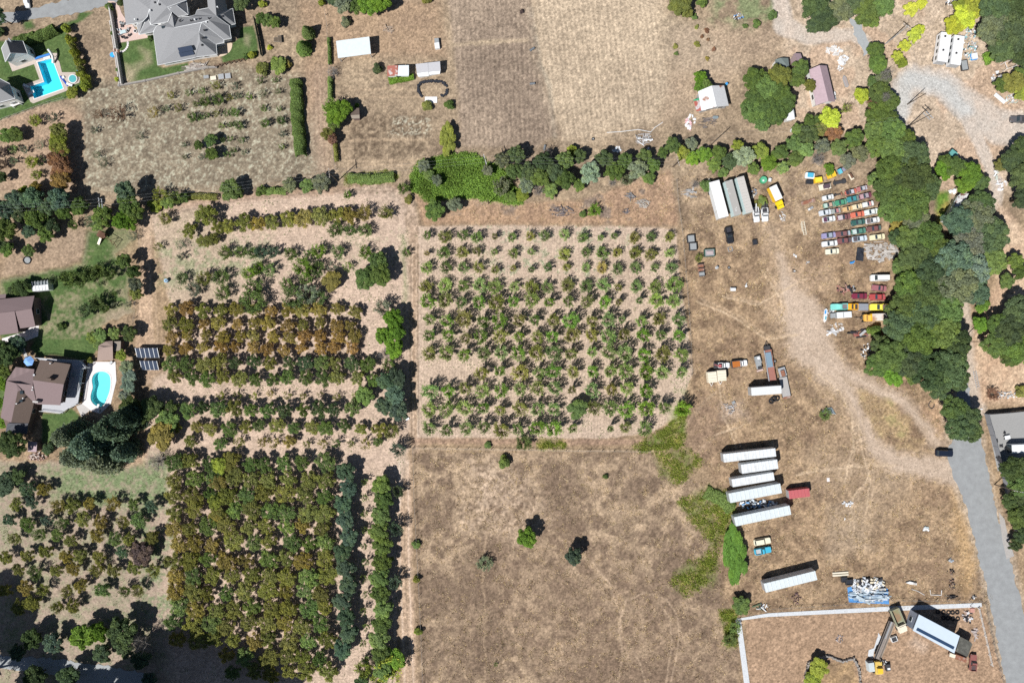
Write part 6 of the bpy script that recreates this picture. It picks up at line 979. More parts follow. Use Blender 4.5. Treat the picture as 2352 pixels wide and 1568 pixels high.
def vehicle(Z, x, y, L, Wd, ang, color, label, kind='sedan', name='car', group=None, hood=None, roofc=None, boot=None, old=True, z=0, wheels=True, noglass=False, hood_m=None):
    """front points to local -x; ang is the turn in degrees, anticlockwise in the picture; 0 = front to the left"""
    px, py = W(*Z(x, y), .8); t = thing(name, label, name.replace('_', ' '), px, py, group, math.radians(ang), z); pm = OLDPAINT if old else PAINT
    hb = {'sedan': .88, 'wagon': .92, 'suv': 1.05, 'pickup': 1.0, 'van': 1.1, 'coupe': .85}[kind]; H = {'sedan': 1.38, 'wagon': 1.45, 'suv': 1.7, 'pickup': 1.75, 'van': 2.05, 'coupe': 1.3}[kind]
    c0, c1 = {'sedan': (-.16, .32), 'coupe': (-.08, .30), 'wagon': (-.17, .46), 'suv': (-.2, .46), 'pickup': (-.14, .12), 'van': (-.30, .48)}[kind]
    body = body_mesh(L, Wd, hb, .03).build('body', pm, t, color)
    x0, x1 = c0 * L, c1 * L; fs, rs = (.34, .30) if kind in ('sedan', 'coupe') else (.30, .12) if kind != 'van' else (.28, .05); fs *= L * .33; rs *= L * .45; ww = Wd * .43; wt = Wd * .36; zt = H
    b = MB(); v = [(x0, -ww, hb - .02), (x1, -ww, hb - .02), (x1, ww, hb - .02), (x0, ww, hb - .02), (x0 + fs, -wt, zt), (x1 - rs, -wt, zt), (x1 - rs, wt, zt), (x0 + fs, wt, zt)]
    b.poly(v, [(4, 5, 6, 7), (0, 1, 5, 4), (1, 2, 6, 5), (2, 3, 7, 6), (3, 0, 4, 7)]); b.build('cabin', pm, t, roofc or color)
    def pane(nm, i, out, k0=.12, k1=.86, s0=.08):
        a, c, d, e = [Vector(v[j]) for j in i]; g = MB(); lo0 = a.lerp(e, k0); lo1 = c.lerp(d, k0); hi1 = c.lerp(d, k1); hi0 = a.lerp(e, k1)
        q = [lo0.lerp(lo1, s0), lo0.lerp(lo1, 1 - s0), hi0.lerp(hi1, 1 - s0), hi0.lerp(hi1, s0)]; o = Vector(out) * .012
        g.poly([tuple(p + o) for p in q] + [tuple(p - o) for p in q], [(0, 1, 2, 3), (7, 6, 5, 4), (0, 4, 5, 1), (1, 5, 6, 2), (2, 6, 7, 3), (3, 7, 4, 0)]); g.build(nm, GLASS, t)
    if not noglass:
        pane('windscreen', (3, 0, 4, 7), (-.7, 0, .7), .06, .92, .05)
        if kind != 'van': pane('rear_window', (1, 2, 6, 5), (.7, 0, .7), .1, .9)
        pane('side_window', (0, 1, 5, 4), (0, -1, .2)); pane('side_window', (2, 3, 7, 6), (0, 1, .2))
    if hood: b = MB(); b.slab([(-L * .45, -Wd * .38, hb + .03), (x0 - .05, -Wd * .41, hb + .03), (x0 - .05, Wd * .41, hb + .03), (-L * .45, Wd * .38, hb + .03)], .03); b.build('bonnet', hood_m or pm, t, hood)
    if boot and kind != 'pickup': b = MB(); b.slab([(x1 + .05, -Wd * .40, hb + .03), (L * .46, -Wd * .38, hb + .03), (L * .46, Wd * .38, hb + .03), (x1 + .05, Wd * .40, hb + .03)], .03); b.build('boot_lid', pm, t, boot)
    if kind == 'pickup':
        b = MB(); b.slab([(x1 + .12, -Wd * .37, hb + .012), (L * .455, -Wd * .37, hb + .012), (L * .455, Wd * .37, hb + .012), (x1 + .12, Wd * .37, hb + .012)], .02)
        b.build('bed_floor', DARK if boot is None else OBJ, t, boot); b = MB()
        for s in (-1, 1): b.box((x1 + .1 + L * .46) / 2, s * Wd * .42, hb, L * .46 - x1 - .1, .12, .35)
        b.box(L * .465, 0, hb, .1, Wd * .84, .34); b.box(x1 + .07, 0, hb, .08, Wd * .8, .36); b.build('bed_sides', pm, t, color)
    if wheels:
        wm = None
        for sx in (-.31, .30):
            for sy in (-1, 1):
                g = MB(); g.tube([(0, -.11, 0), (0, .11, 0)], .33, 14); wo_ = g.build('wheel', TYRE, t, None, (sx * L, sy * Wd * .45, .33))
    b = MB(); [b.box(-L * .49, s * Wd * .33, hb - .25, .06, .28, .14) for s in (-1, 1)]; b.build('headlights', WHITE, t)
    return t
WH, CR, MR, GNc, TL, RDc, BK = (.68, .70, .70), (.74, .68, .46), (.22, .07, .08), (.10, .24, .16), (.05, .25, .28), (.50, .14, .10), (.04, .045, .06)
cars = [(450, 515, 172, WH, 'white car at the left end of the top full row', {}), (800, 430, 172, RDc, 'red-tailed car with a black bonnet', dict(hood=BK, roofc=(.5, .5, .55))), (970, 378, 165, (.42, .16, .16), 'faded red and grey car at the top right corner', dict(boot=(.4, .42, .47), roofc=(.42, .44, .48))),
 (1020, 490, 185, (.17, .05, .08), 'dark maroon car below the faded red one', dict(hood=(.45, .30, .33), roofc=(.35, .3, .35))), (830, 535, 182, TL, 'teal car with stripped rear', dict(boot=(.22, .22, .2))), (645, 590, 182, (.07, .28, .17), 'bright green car', dict(boot=(.12, .3, .22))), (465, 630, 172, (.16, .30, .22), 'pale green car with white nose and orange roof rust', dict(hood=(.45, .58, .52), roofc=(.5, .33, .25))),
 (1065, 615, 168, WH, 'white car with a faded red roof', dict(roofc=(.62, .28, .27), kind='coupe')), (895, 655, 150, (.74, .62, .42), 'short cream car', dict(kind='coupe')), (750, 690, 150, (.60, .40, .20), 'tan-orange short car', dict(roofc=(.66, .44, .2), kind='coupe')), (570, 720, 135, (.33, .36, .34), 'small grey wreck with a red bonnet patch', dict(roofc=(.45, .2, .2))),
 (405, 745, 182, (.58, .62, .66), 'silvery white car with a bluish roof', dict()), (1110, 735, 212, (.66, .72, .70), 'pale white-green sedan at the right end of its row', dict()), (900, 775, 212, (.62, .17, .11), 'bright red sedan', dict()), (690, 815, 202, (.20, .085, .09), 'maroon hunchbacked car with a white wing', dict(hood=(.5, .45, .47), kind='coupe')),
 (465, 845, 192, WH, 'white car with a dark purple bonnet', dict(hood=(.10, .04, .08))), (1135, 865, 212, WH, 'white sedan with its engine exposed', dict(hood=(.16, .13, .13))), (910, 895, 212, (.035, .11, .10), 'dark green sedan', dict(roofc=(.09, .18, .16))), (1155, 990, 225, (.19, .09, .08), 'brown sedan below the white engine-less one', dict(boot=(.07, .13, .12), roofc=(.2, .08, .08))),
 (920, 1030, 218, (.08, .22, .17), 'green sedan with a pale bonnet', dict(hood=(.52, .60, .58))), (680, 1070, 232, (.21, .10, .10), 'brown sedan with a pale blue boot', dict(boot=(.33, .42, .46))), (460, 1095, 215, (.30, .28, .46), 'lavender blue sedan', dict(roofc=(.3, .35, .42))), (1205, 1120, 230, CR, 'cream yellow sedan with a black rear window', dict(old=False)),
 (935, 1145, 225, (.55, .63, .70), 'pale blue sedan with its engine bay open', dict(hood=(.10, .09, .10))), (695, 1175, 222, (.20, .085, .085), 'brown sedan joined nose to a white one', dict(boot=(.08, .08, .09))), (475, 1220, 238, WH, 'clean white sedan', dict(old=False)), (515, 1340, 205, (.76, .74, .58), 'cream white car alone below the rows', dict(old=False))]
for x, y, L, c, lab, kw in cars:
    kk = kw.pop('kind', 'sedan'); vehicle(Z5, x, y, L / 6.667 * S, 88 / 6.667 * S if L > 180 else 80 / 6.667 * S, 14 - (y - 380) / 960 * 9, c, lab + ' in the junked car rows', kk, 'car', 'junked cars in rows', **kw)
g2 = 'vehicles parked beside the oak wood'
vehicle(Z6, 1400, 240, 5.2, 2.0, 1, (.75, .77, .76), 'white van parked against the oak wood', 'van', 'van', g2, old=False)
vehicle(Z6, 985, 620, 4.4, 1.75, 0, (.20, .03, .06), 'dark maroon car beside a red wreck near the oak wood', 'sedan', 'car', g2, old=False)
vehicle(Z6, 1362, 640, 4.7, 1.9, 0, (.42, .07, .07), 'rust-blotched red wreck below a mauve one at the oak wood', 'sedan', 'car', g2, boot=(.38, .08, .09))
vehicle(Z6, 1400, 455, 4.3, 1.75, -6, (.33, .13, .15), 'dusty mauve wreck below the white van', 'coupe', 'car', g2)
vehicle(Z6, 560, 842, 4.9, 1.95, 2, (.22, .62, .56), 'turquoise pickup with a junk-filled bed', 'pickup', 'pickup_truck', g2, boot=(.2, .17, .18), old=False, noglass=True)
vehicle(Z6, 840, 842, 3.0, 2.0, 0, (.82, .42, .03), 'orange truck with a long grey flatbed', 'pickup', 'flatbed_truck', g2, old=False)
vehicle(Z6, 1395, 850, 5.4, 2.1, 0, (.82, .72, .10), 'bright yellow pickup with a brown bed', 'pickup', 'pickup_truck', g2, boot=(.19, .12, .12), old=False)
vehicle(ID, 2169, 1040, 4.95, 2.1, 178, (.012, .018, .035), 'shiny black car turning in at the road junction', 'suv', 'car', None, old=False)
def box_on(Z, x, y, L, Wd, H, ang, m, label, name, cat, z0=.0, group=None, color=None, wheels=0, ribs=0, roof_m=None, tongue=0, wheel_r=.48, roofcol=None, door=None, junk=False):
    """box-bodied thing; x, y is the centre of its roof"""
    px, py = W(*Z(x, y), z0 + H); t = thing(name, label, cat, px, py, group, math.radians(ang)); b = MB(); b.box(0, 0, z0, L, Wd, H); b.build('body', m, t, color)
    b = MB(); b.box(0, 0, z0 + H - .0, L - .04, Wd - .04, .05); 
    if ribs: [b.box(-L / 2 + L * (k + .5) / ribs, 0, z0 + H + .05, .14, Wd - .1, .08) for k in range(ribs)]
    b.build('roof', roof_m or m, t, roofcol)
    if ribs:
        b = MB(); [b.box(-L / 2 + L * (k + .5) / ribs, s * (Wd / 2 + .02), z0 + .1, .06, .06, H - .2) for k in range(ribs) for s in (-1, 1)]; b.build('side_posts', m, t)
    b = MB(); b.box(-L / 2 - .03, 0, z0 + .1, .06, Wd - .16, H - .25); b.build('door', door or STEEL, t)
    if wheels:
        for k in range(wheels):
            for s in (-1, 1): g = MB(); g.tube([(0, -.14, 0), (0, .14, 0)], wheel_r, 14); g.build('wheel', TYRE, t, None, (-L * .36 + k * wheel_r * 2.25, s * (Wd / 2 - .2), wheel_r))
        if L > 7: b = MB(); [b.box(L * .33, s * Wd * .35, 0, .15, .15, z0) for s in (-1, 1)]; b.box(L * .1, 0, z0 - .25, L * .75, .8, .25); b.build('landing_gear', DARK, t)
    if tongue: b = MB(); [b.tube([(x0 * 0 + L / 2, s * .6, z0 + .05), (L / 2 + tongue, 0, z0)], .06, 5) for s in (-1, 1) for x0 in (0,)]; b.box(L / 2 + tongue, 0, .0, .12, .12, z0); b.build('drawbar', WHITE, t)
    return t
gt = 'semi-trailers parked on the yard'; TW = mat('trailer_white', (.66, .69, .71), rough=.5, var=.09, scale=.9, col2=(.48, .48, .46), mix=.64, sharp=.1); TG = mat('trailer_grey_roof', (.37, .36, .34), rough=.7, var=.08, col2=(.60, .6, .58), mix=.66, sharp=.03); TB = mat('trailer_beige_roof', (.50, .48, .45), rough=.7, var=.06)
TS = mat('pale_teal_sides', (.52, .64, .64), rough=.5, var=.08)
box_on(Z4, 365, 655, 10.7, 2.9, 2.7, -75, TW, 'brilliant white semi-trailer, leftmost of three above the bins', 'semi_trailer', 'semi-trailer', 1.1, gt, wheels=2, roof_m=mat('bright_white', (.80, .80, .80), rough=.5, var=.02))
box_on(Z4, 690, 620, 10.2, 2.2, 2.7, -75, TS, 'grey-roofed semi-trailer, middle of three above the bins', 'semi_trailer', 'semi-trailer', 1.1, gt, wheels=2, roof_m=TG)
box_on(Z4, 960, 550, 10.6, 2.2, 2.8, -75, TS, 'beige-roofed semi-trailer, rightmost of three above the bins', 'semi_trailer', 'semi-trailer', 1.1, gt, wheels=2, roof_m=TB, ribs=12)
for x, y, L, w, ang, lab, rb, rm in ((1722, 1045, 118, 19, 6.5, 'long white semi-trailer, topmost of the lower trailer group', 14, None), (1745, 1071, 82, 21, 8, 'short ribbed white trailer, second from the top of the lower group', 10, None), (1730, 1101, 95, 18, 9.5, 'narrow grey-white trailer, third from the top of the lower group', 8, None), (1735, 1132, 118, 22, 11, 'white semi-trailer with a blocky front, just above the scrap gap', 12, 1), (1752, 1184, 127, 21, 12, 'long white semi-trailer just below the scrap gap', 12, 1), (1816, 1335, 119, 21, 14, 'white semi-trailer alone near the bottom with a wide shadow', 12, 1)):
    box_on(ID, x, y, L * S, w * S, 2.8, ang, TW, lab, 'semi_trailer', 'semi-trailer', 1.1, gt, wheels=2, ribs=rb, roof_m=ROOFW if rm else TW)
box_on(ID, 1836, 1133, 47 * S, 19 * S, 2.2, 7, RED, 'red cargo trailer right of the white trailers', 'cargo_trailer', 'trailer', .5, None, wheels=1, wheel_r=.35, tongue=0, ribs=6)
def boxtruck(Z, bx, by, bL, bW, bH, ang, cx_, cy_, cL, cW, boxm, roofm, cabc, label, name='box_truck', color=None, roofcol=None):
    """ang: degrees, the cab is towards local -x"""
    t = box_on(Z, bx, by, bL, bW, bH, ang, boxm, label, name, name.replace('_', ' '), .9, None, color, wheels=0, roof_m=roofm, ribs=0, roofcol=roofcol, door=boxm)
    a = math.radians(ang); px, py = W(*Z(cx_, cy_), 1.6); dx, dy = px - t.location.x, py - t.location.y; lx = dx * math.cos(a) + dy * math.sin(a); ly = -dx * math.sin(a) + dy * math.cos(a)
    b = MB(); b.box(lx, ly, .4, cL, cW, .95); b.box(lx + cL * .18, ly, 1.35, cL * .6, cW * .94, .75, 0, 0, .86, .06); b.build('cab', PAINT, t, cabc)
    b = MB(); b.slab([(lx - cL * .14, ly - cW * .40, 1.40), (lx - cL * .14, ly + cW * .40, 1.40), (lx - cL * .02, ly + cW * .36, 2.02), (lx - cL * .02, ly - cW * .36, 2.02)], .02); b.build('windscreen', GLASS, t)
    for s in (-1, 1):
        for wx in (lx - cL * .1, bL * .28): g = MB(); g.tube([(0, -.13, 0), (0, .13, 0)], .45, 14); g.build('wheel', TYRE, t, None, (wx, s * cW * .43, .45))
    return t
boxtruck(Z4, 1672, 510, 4.4, 2.3, 2.0, 115, 1775, 775, 2.3, 1.75, YELLOW, WHITE, (.85, .62, .02), 'yellow box truck with a white box roof in the upper yard')
boxtruck(Z6, 1410, 1060, 4.4, 2.1, 1.9, 1, 1160, 1075, 1.8, 2.0, YELLOW, mat('rusted_white_roof', (.66, .62, .58), rough=.6, var=.1, col2=(.42, .22, .12), mix=.52, sharp=.12, scale=.8), (.78, .45, .10), 'orange-cabbed box truck with a rust-stained white roof by the oak wood')
t = vehicle(Z4, 1215, 1010, 4.4, 1.8, 97, (.74, .75, .76), 'white tow truck with a white boom, left of the two beside the trailers', 'pickup', 'tow_truck', 'tow trucks beside the trailers', old=False, boot=(.08, .08, .09)); b = MB(); b.tube([(.9, 0, 1.1), (3.0, .1, 2.3)], .14, 6); b.build('boom', WHITE, t)
b = MB(); b.box(2.6, 0, .7, 1.2, 1.7, .25); b.build('tow_deck', DARK, t)
t = vehicle(Z4, 1415, 1010, 4.0, 2.0, 94, (.76, .77, .77), 'white tow truck with a black boom, right of the two beside the trailers', 'pickup', 'tow_truck', 'tow trucks beside the trailers', old=False, boot=(.05, .05, .06)); b = MB(); b.tube([(.8, 0, 1.1), (3.4, .3, 2.4)], .14, 6); b.build('boom', DARK, t)
b = MB(); b.box(2.4, 0, .7, 1.9, 1.9, .3); b.build('tow_deck', DARK, t)
vehicle(T21, 1995, 592, 4.9, 1.95, 102, (.02, .022, .028), 'black pickup with bits of litter in its bed', 'pickup', 'pickup_truck', None, boot=(.04, .04, .05), old=False)
t = vehicle(Z7, 470, 625, 3.4, 1.75, 181, (.72, .74, .75), 'white crew-cab tow truck with a red crane beside cream trailers', 'pickup', 'tow_truck', None, old=False); b = MB(); b.box(1.9, 0, .6, 2.0, 1.8, .3); b.build('tow_deck', DARK, t); b = MB(); b.box(1.3, .1, .9, .7, .8, .9); b.tube([(1.4, .2, 1.5), (3.0, -.3, 1.9)], .12, 6); b.build('crane', RED, t)
t = vehicle(Z7, 880, 580, 3.3, 1.9, 187, (.76, .77, .78), 'white dump pickup carrying rust-orange soil', 'pickup', 'dump_truck', None, old=False); b = MB(); b.box(1.55, 0, .75, 3.0, 2.1, .55); b.build('dump_bed', DARK, t); b = MB(); b.box(1.65, 0, 1.28, 2.3, 1.8, .12, 0, 0, .9); b.build('load', mat('orange_soil', (.42, .14, .03), rough=.95, var=.15), t)
for x, y, lab in ((215, 895, 'left'), (430, 858, 'right')): box_on(Z7, x, y, 3.1, 2.55, 1.9, -84 if lab == 'left' else -86, CREAM, f'{lab} cream box trailer of the side-by-side pair with drawbars', 'box_trailer', 'trailer', .5, 'cream box trailers', wheels=1, wheel_r=.3, tongue=1.1, ribs=4)
vehicle(ID, 1751, 1243, 4.9, 1.9, 190, (.75, .72, .55), 'cream covered pickup above the turquoise one', 'wagon', 'pickup_truck', None, old=False)
vehicle(ID, 1752, 1264, 4.9, 1.9, 190, (.06, .42, .60), 'turquoise blue pickup with white junk in its bed', 'pickup', 'pickup_truck', None, old=False, boot=(.45, .45, .45))
# white box trailer and flatbeds in the yard centre
box_on(Z7, 1455, 1205, 8.6, 2.35, 3.0, 4, mat('aluminium_sheet', (.66, .68, .68), rough=.5, var=.08), 'big aluminium box trailer lying across the lower end of a rusty flatbed', 'box_trailer', 'trailer', 1.0, None, wheels=2)
def flatbed(Z, pa, pb, w, h, m, label, parts=(), wheels=2, name='flatbed_trailer', group=None):
    a, c = W(*Z(*pa), h), W(*Z(*pb), h); L = math.hypot(c[0] - a[0], c[1] - a[1]); ang = math.atan2(c[1] - a[1], c[0] - a[0]); t = thing(name, label, name.replace('_', ' '), (a[0] + c[0]) / 2, (a[1] + c[1]) / 2, group, ang)
    b = MB(); b.box(0, 0, h - .15, L, w, .15); b.build('deck', m, t); b = MB(); b.box(0, 0, h - .45, L * .96, .3, .3); b.box(0, w * .3, h - .4, L * .9, .1, .25); b.box(0, -w * .3, h - .4, L * .9, .1, .25); b.build('chassis', DARK, t)
    for k in range(wheels):
        for s in (-1, 1): g = MB(); g.tube([(0, -.12, 0), (0, .12, 0)], .42, 12); g.build('wheel', TYRE, t, None, (L * .25 + k * .95, s * (w / 2 - .2), .42))
    for nm, x0, x1, y0, y1, z0, z1, mm in parts: b = MB(); b.box((x0 + x1) / 2 * L, (y0 + y1) / 2 * w, h + z0, (x1 - x0) * L, (y1 - y0) * w, z1 - z0); b.build(nm, mm, t)
    return t
t = flatbed(Z7, (1475, 270), (1590, 980), 2.3, 1.1, mat('red_oxide_deck', (.33, .15, .12), rough=.9, var=.2), 'rusty gooseneck flatbed loaded with blue-grey metal sheets', [('metal_sheets', -.42, .06, -.36, .36, .01, .22, mat('blue_sheets', (.30, .42, .52), rough=.35, metal=.3, var=.1, wave=(1.2, .25, 'Y'))), ('side_rail', -.5, .5, -.5, -.40, .0, .3, STEEL), ('side_rail', -.5, .5, .44, .5, .0, .15, RUST)])
b = MB(); L0 = -4.7; b.tube([(L0, -.8, 1.1), (L0 - 2.2, 0, .8)], .09, 5); b.tube([(L0, .8, 1.1), (L0 - 2.2, 0, .8)], .09, 5); b.box(L0 - .4, 0, .6, 1.2, 1.8, .5); b.build('gooseneck', DARK, t)
flatbed(Z7, (1835, 900), (1930, 1380), 2.3, 1.0, mat('grey_planks', (.40, .39, .38), rough=.9, var=.15, wave=(1.5, .15, 'X')), 'grey planked flatbed trailer with a red tail right of the aluminium trailer', [('red_tail', .42, .5, -.5, .5, .01, .06, RUST)])
flatbed(Z7, (1790, 680), (1850, 880), 2.1, .9, STEEL, 'short steel trailer with red ironwork above the planked flatbed', [('ironwork', -.2, .45, -.25, .2, .01, .5, RUST)], 1)
flatbed(Z6, (960, 848), (1168, 852), 2.0, 1.0, mat('grey_steel_bed', (.27, .29, .33), rough=.6, var=.1, wave=(.8, .25, 'Y')), 'grey steel flatbed behind the orange truck', [], 1)
# RVs
for x, y, lab, w in ((1622, 432, 'left', 2.9), (1742, 460, 'right', 2.9)):
    t = box_on(T30, x, y, 8.4, w, 2.3, 82, mat('caravan_white', (.78, .79, .80), rough=.45, var=.04), f'{lab} white caravan of the pair under the yellow trees', 'caravan', 'caravan', .7, 'white caravans', wheels=2, wheel_r=.35)
    for k in range(4): q = MB(); q.box(0, 0, 0, .5, .5, .2); q.build('roof_vent', DARK if k % 2 else WHITE, t, None, (-3 + 2 * k, .3 if k % 2 else -.4, 3.06))
    q = MB(); [q.box(-3 + 2 * k, w / 2 + .01, 1.6, 1.1, .05, .7) for k in range(4)]; q.build('windows', GLASS, t)
box_on(T32, 2330, 985, 5.5, 2.5, 2.2, 2, WHITE, 'white caravan with a dark roof hatch in the grey concrete yard', 'caravan', 'caravan', .6, None, wheels=1, wheel_r=.35, door=GLASS)
vehicle(T30, 2300, 1098, 4.6, 1.9, -3, (.10, .10, .11), 'dusty dark pickup on the gravel at the right edge', 'pickup', 'pickup_truck', None)
# farm machines at the bottom right
px, py = W(*Z8(890, 690), 2.2); a = math.atan2(-(880 - 620), 60 + 45); t = thing('dump_truck', 'cream dump truck with an empty rust-floored bed', 'dump truck', px, py, None, math.radians(-67))
b = MB(); b.box(-.2, 0, 1.0, 5.0, 2.5, .2); [b.box(-.2, s * 1.2, 1.2, 5.0, .12, 1.0) for s in (-1, 1)]; b.box(-2.65, 0, 1.2, .12, 2.5, 1.0); b.build('dump_bed', mat('khaki_paint', (.30, .31, .22), rough=.7, var=.1), t)
b = MB(); b.box(-.4, 0, 1.2, 3.9, 2.1, .06); b.build('bed_floor', mat('rusty_khaki', (.24, .24, .14), rough=.9, var=.1, col2=(.30, .13, .09), mix=.5, scale=.6), t); b = MB(); b.box(3.6, 0, .6, 2.2, 2.3, 1.0); b.box(3.1, 0, 1.6, 1.3, 2.2, .9, 0, 0, .9); b.box(2.35, 0, 2.0, .25, 2.5, .3); b.build('cab', CREAM, t)
b = MB(); b.slab([(3.78, -1, 1.65), (3.78, 1, 1.65), (3.62, .9, 2.4), (3.62, -.9, 2.4)], .02); b.build('windscreen', GLASS, t)
for wx in (-1.6, -.5, 3.6):
    for s in (-1, 1): g = MB(); g.tube([(0, -.2, 0), (0, .2, 0)], .5, 14); g.build('wheel', TYRE, t, None, (wx, s * 1.05, .5))
flatbed(Z8, (800, 740), (600, 1240), 1.9, 1.3, mat('grey_brown_planks', (.27, .235, .21), rough=.9, var=.2, wave=(.7, .3, 'Y')), 'long grey-brown conveyor-like trailer beside the cream dump truck', [('rail', -.5, .5, .30, .42, .01, .35, WOOD), ('rail', -.5, .5, -.42, -.34, .01, .3, DARK), ('planks', -.5, -.05, -.18, -.02, .02, .2, STEEL)], 2, 'conveyor_trailer')
px, py = W(*Z8(620, 1365), 1.5); t = thing('loader', 'yellow wheeled digger at the lower end of the long trailer', 'digger', px, py, None, math.radians(-88)); b = MB(); b.box(0, 0, .6, 3.6, 1.9, 1.0); b.box(.4, 0, 1.6, 1.4, 1.6, .9, 0, 0, .9); b.box(-1.6, 0, 1.5, .8, 1.5, .3); b.build('body', mat('dull_yellow', (.66, .47, .12), rough=.6, var=.2, scale=1.5, col2=(.30, .20, .08), mix=.64), t); b = MB(); b.slab([(-.3, -.75, 2.52), (1.1, -.75, 2.52), (1.1, .75, 2.52), (-.3, .75, 2.52)], .05); b.build('cab_roof', YELLOW, t)
b = MB(); b.tube([(-1.5, .3, 1.4), (-2.6, .5, 2.4), (-3.4, .6, .6)], .16, 6); b.build('arm', DARK, t)
for wx in (-1.1, 1.2):
    for s in (-1, 1): g = MB(); g.tube([(0, -.22, 0), (0, .22, 0)], .6, 14); g.build('wheel', TYRE, t, None, (wx, s * 1.05, .6))
vehicle(Z8, 1895, 1290, 4.8, 1.9, -95, (.26, .10, .09), 'old red-brown truck right of the tar-roofed annex', 'pickup', 'pickup_truck', None, boot=(.10, .07, .07))
flatbed(Z8, (1570, 1175), (1810, 1265), 1.3, .9, RUST, 'narrow rust-red boat trailer below the tar-roofed annex', [('hull', -.5, -.2, -.4, .4, .0, .4, CREAM)], 1, 'boat_trailer')

# ---------------------------------------------------------------- small things in the yards
def scrap(Z, x, y, w, h, n, cols, label, name='scrap_pile', hmax=.8, size=(.3, 1.2), ang=0, long=0):
    px, py = W(*Z(x, y), hmax / 2); t = thing(name, label, name.replace('_', ' '), px, py, None, math.radians(ang)); bb = {}
    for k in range(n):
        c = rnd.choice(cols); b = bb.setdefault(c, MB()); a = rnd.uniform(0, 3.14) if rnd.random() > long else rnd.uniform(-.15, .15); sx = rnd.uniform(*size) * (1 + 2.2 * (rnd.random() < long)); sy = rnd.uniform(size[0], size[1]) * .6 * (.4 if rnd.random() < long else 1); rr = math.sqrt(rnd.random()); th = rnd.uniform(0, 6.28)
        b.box(rr * math.cos(th) * w / 2 * 1.05, rr * math.sin(th) * h / 2 * 1.05, rnd.uniform(0, hmax * (1 - .6 * rr)), sx, sy, rnd.uniform(.05, .35), a, 0, rnd.uniform(.7, 1), 0, rnd.uniform(-.25, .25))
    for c, b in bb.items(): b.build('debris', OBJ, t, c)
    return t
WHc, BLc, GYc, BKc, BRc, RBc, CRc, TLc = (.74, .76, .78), (.16, .34, .60), (.36, .37, .38), (.03, .03, .035), (.22, .14, .10), (.30, .10, .08), (.70, .63, .48), (.25, .48, .52)
u = 4 * 1.0
t = scrap(T33, 930, 680, 10.5, 4.8, 170, [WHc, WHc, GYc, BKc, (.55, .60, .66), CRc], 'big heap of white, grey and black scrap on a blue tarpaulin', 'scrap_heap', 1.2, (.4, 1.4)); b = MB(); b.prism(WP(ID, [((T33(a, c)[0] - 0), T33(a, c)[1]) for a, c in ((728, 690), (800, 670), (1100, 700), (1112, 842), (742, 825))], 0), .02, .06); b.v = [(v[0] - t.location.x, v[1] - t.location.y, v[2]) for v in b.v]; b.build('tarpaulin', mat('blue_tarpaulin', (.09, .28, .60), rough=.6, var=.15), t)
scrap(T33, 940, 762, 9.6, 3.6, 90, [(.33, .42, .50), (.45, .54, .60), (.22, .30, .40), WHc], 'neat stack of blue-grey roofing sheets in front of the scrap heap', 'metal_sheet_stack', .5, (.8, 1.8), long=.95)
scrap(ID, 1742, 1158, 11, 2.4, 90, [WHc, GYc, BKc, BLc, (.5, .56, .62)], 'long row of white and dark scrap between two white semi-trailers', 'scrap_pile', .9)
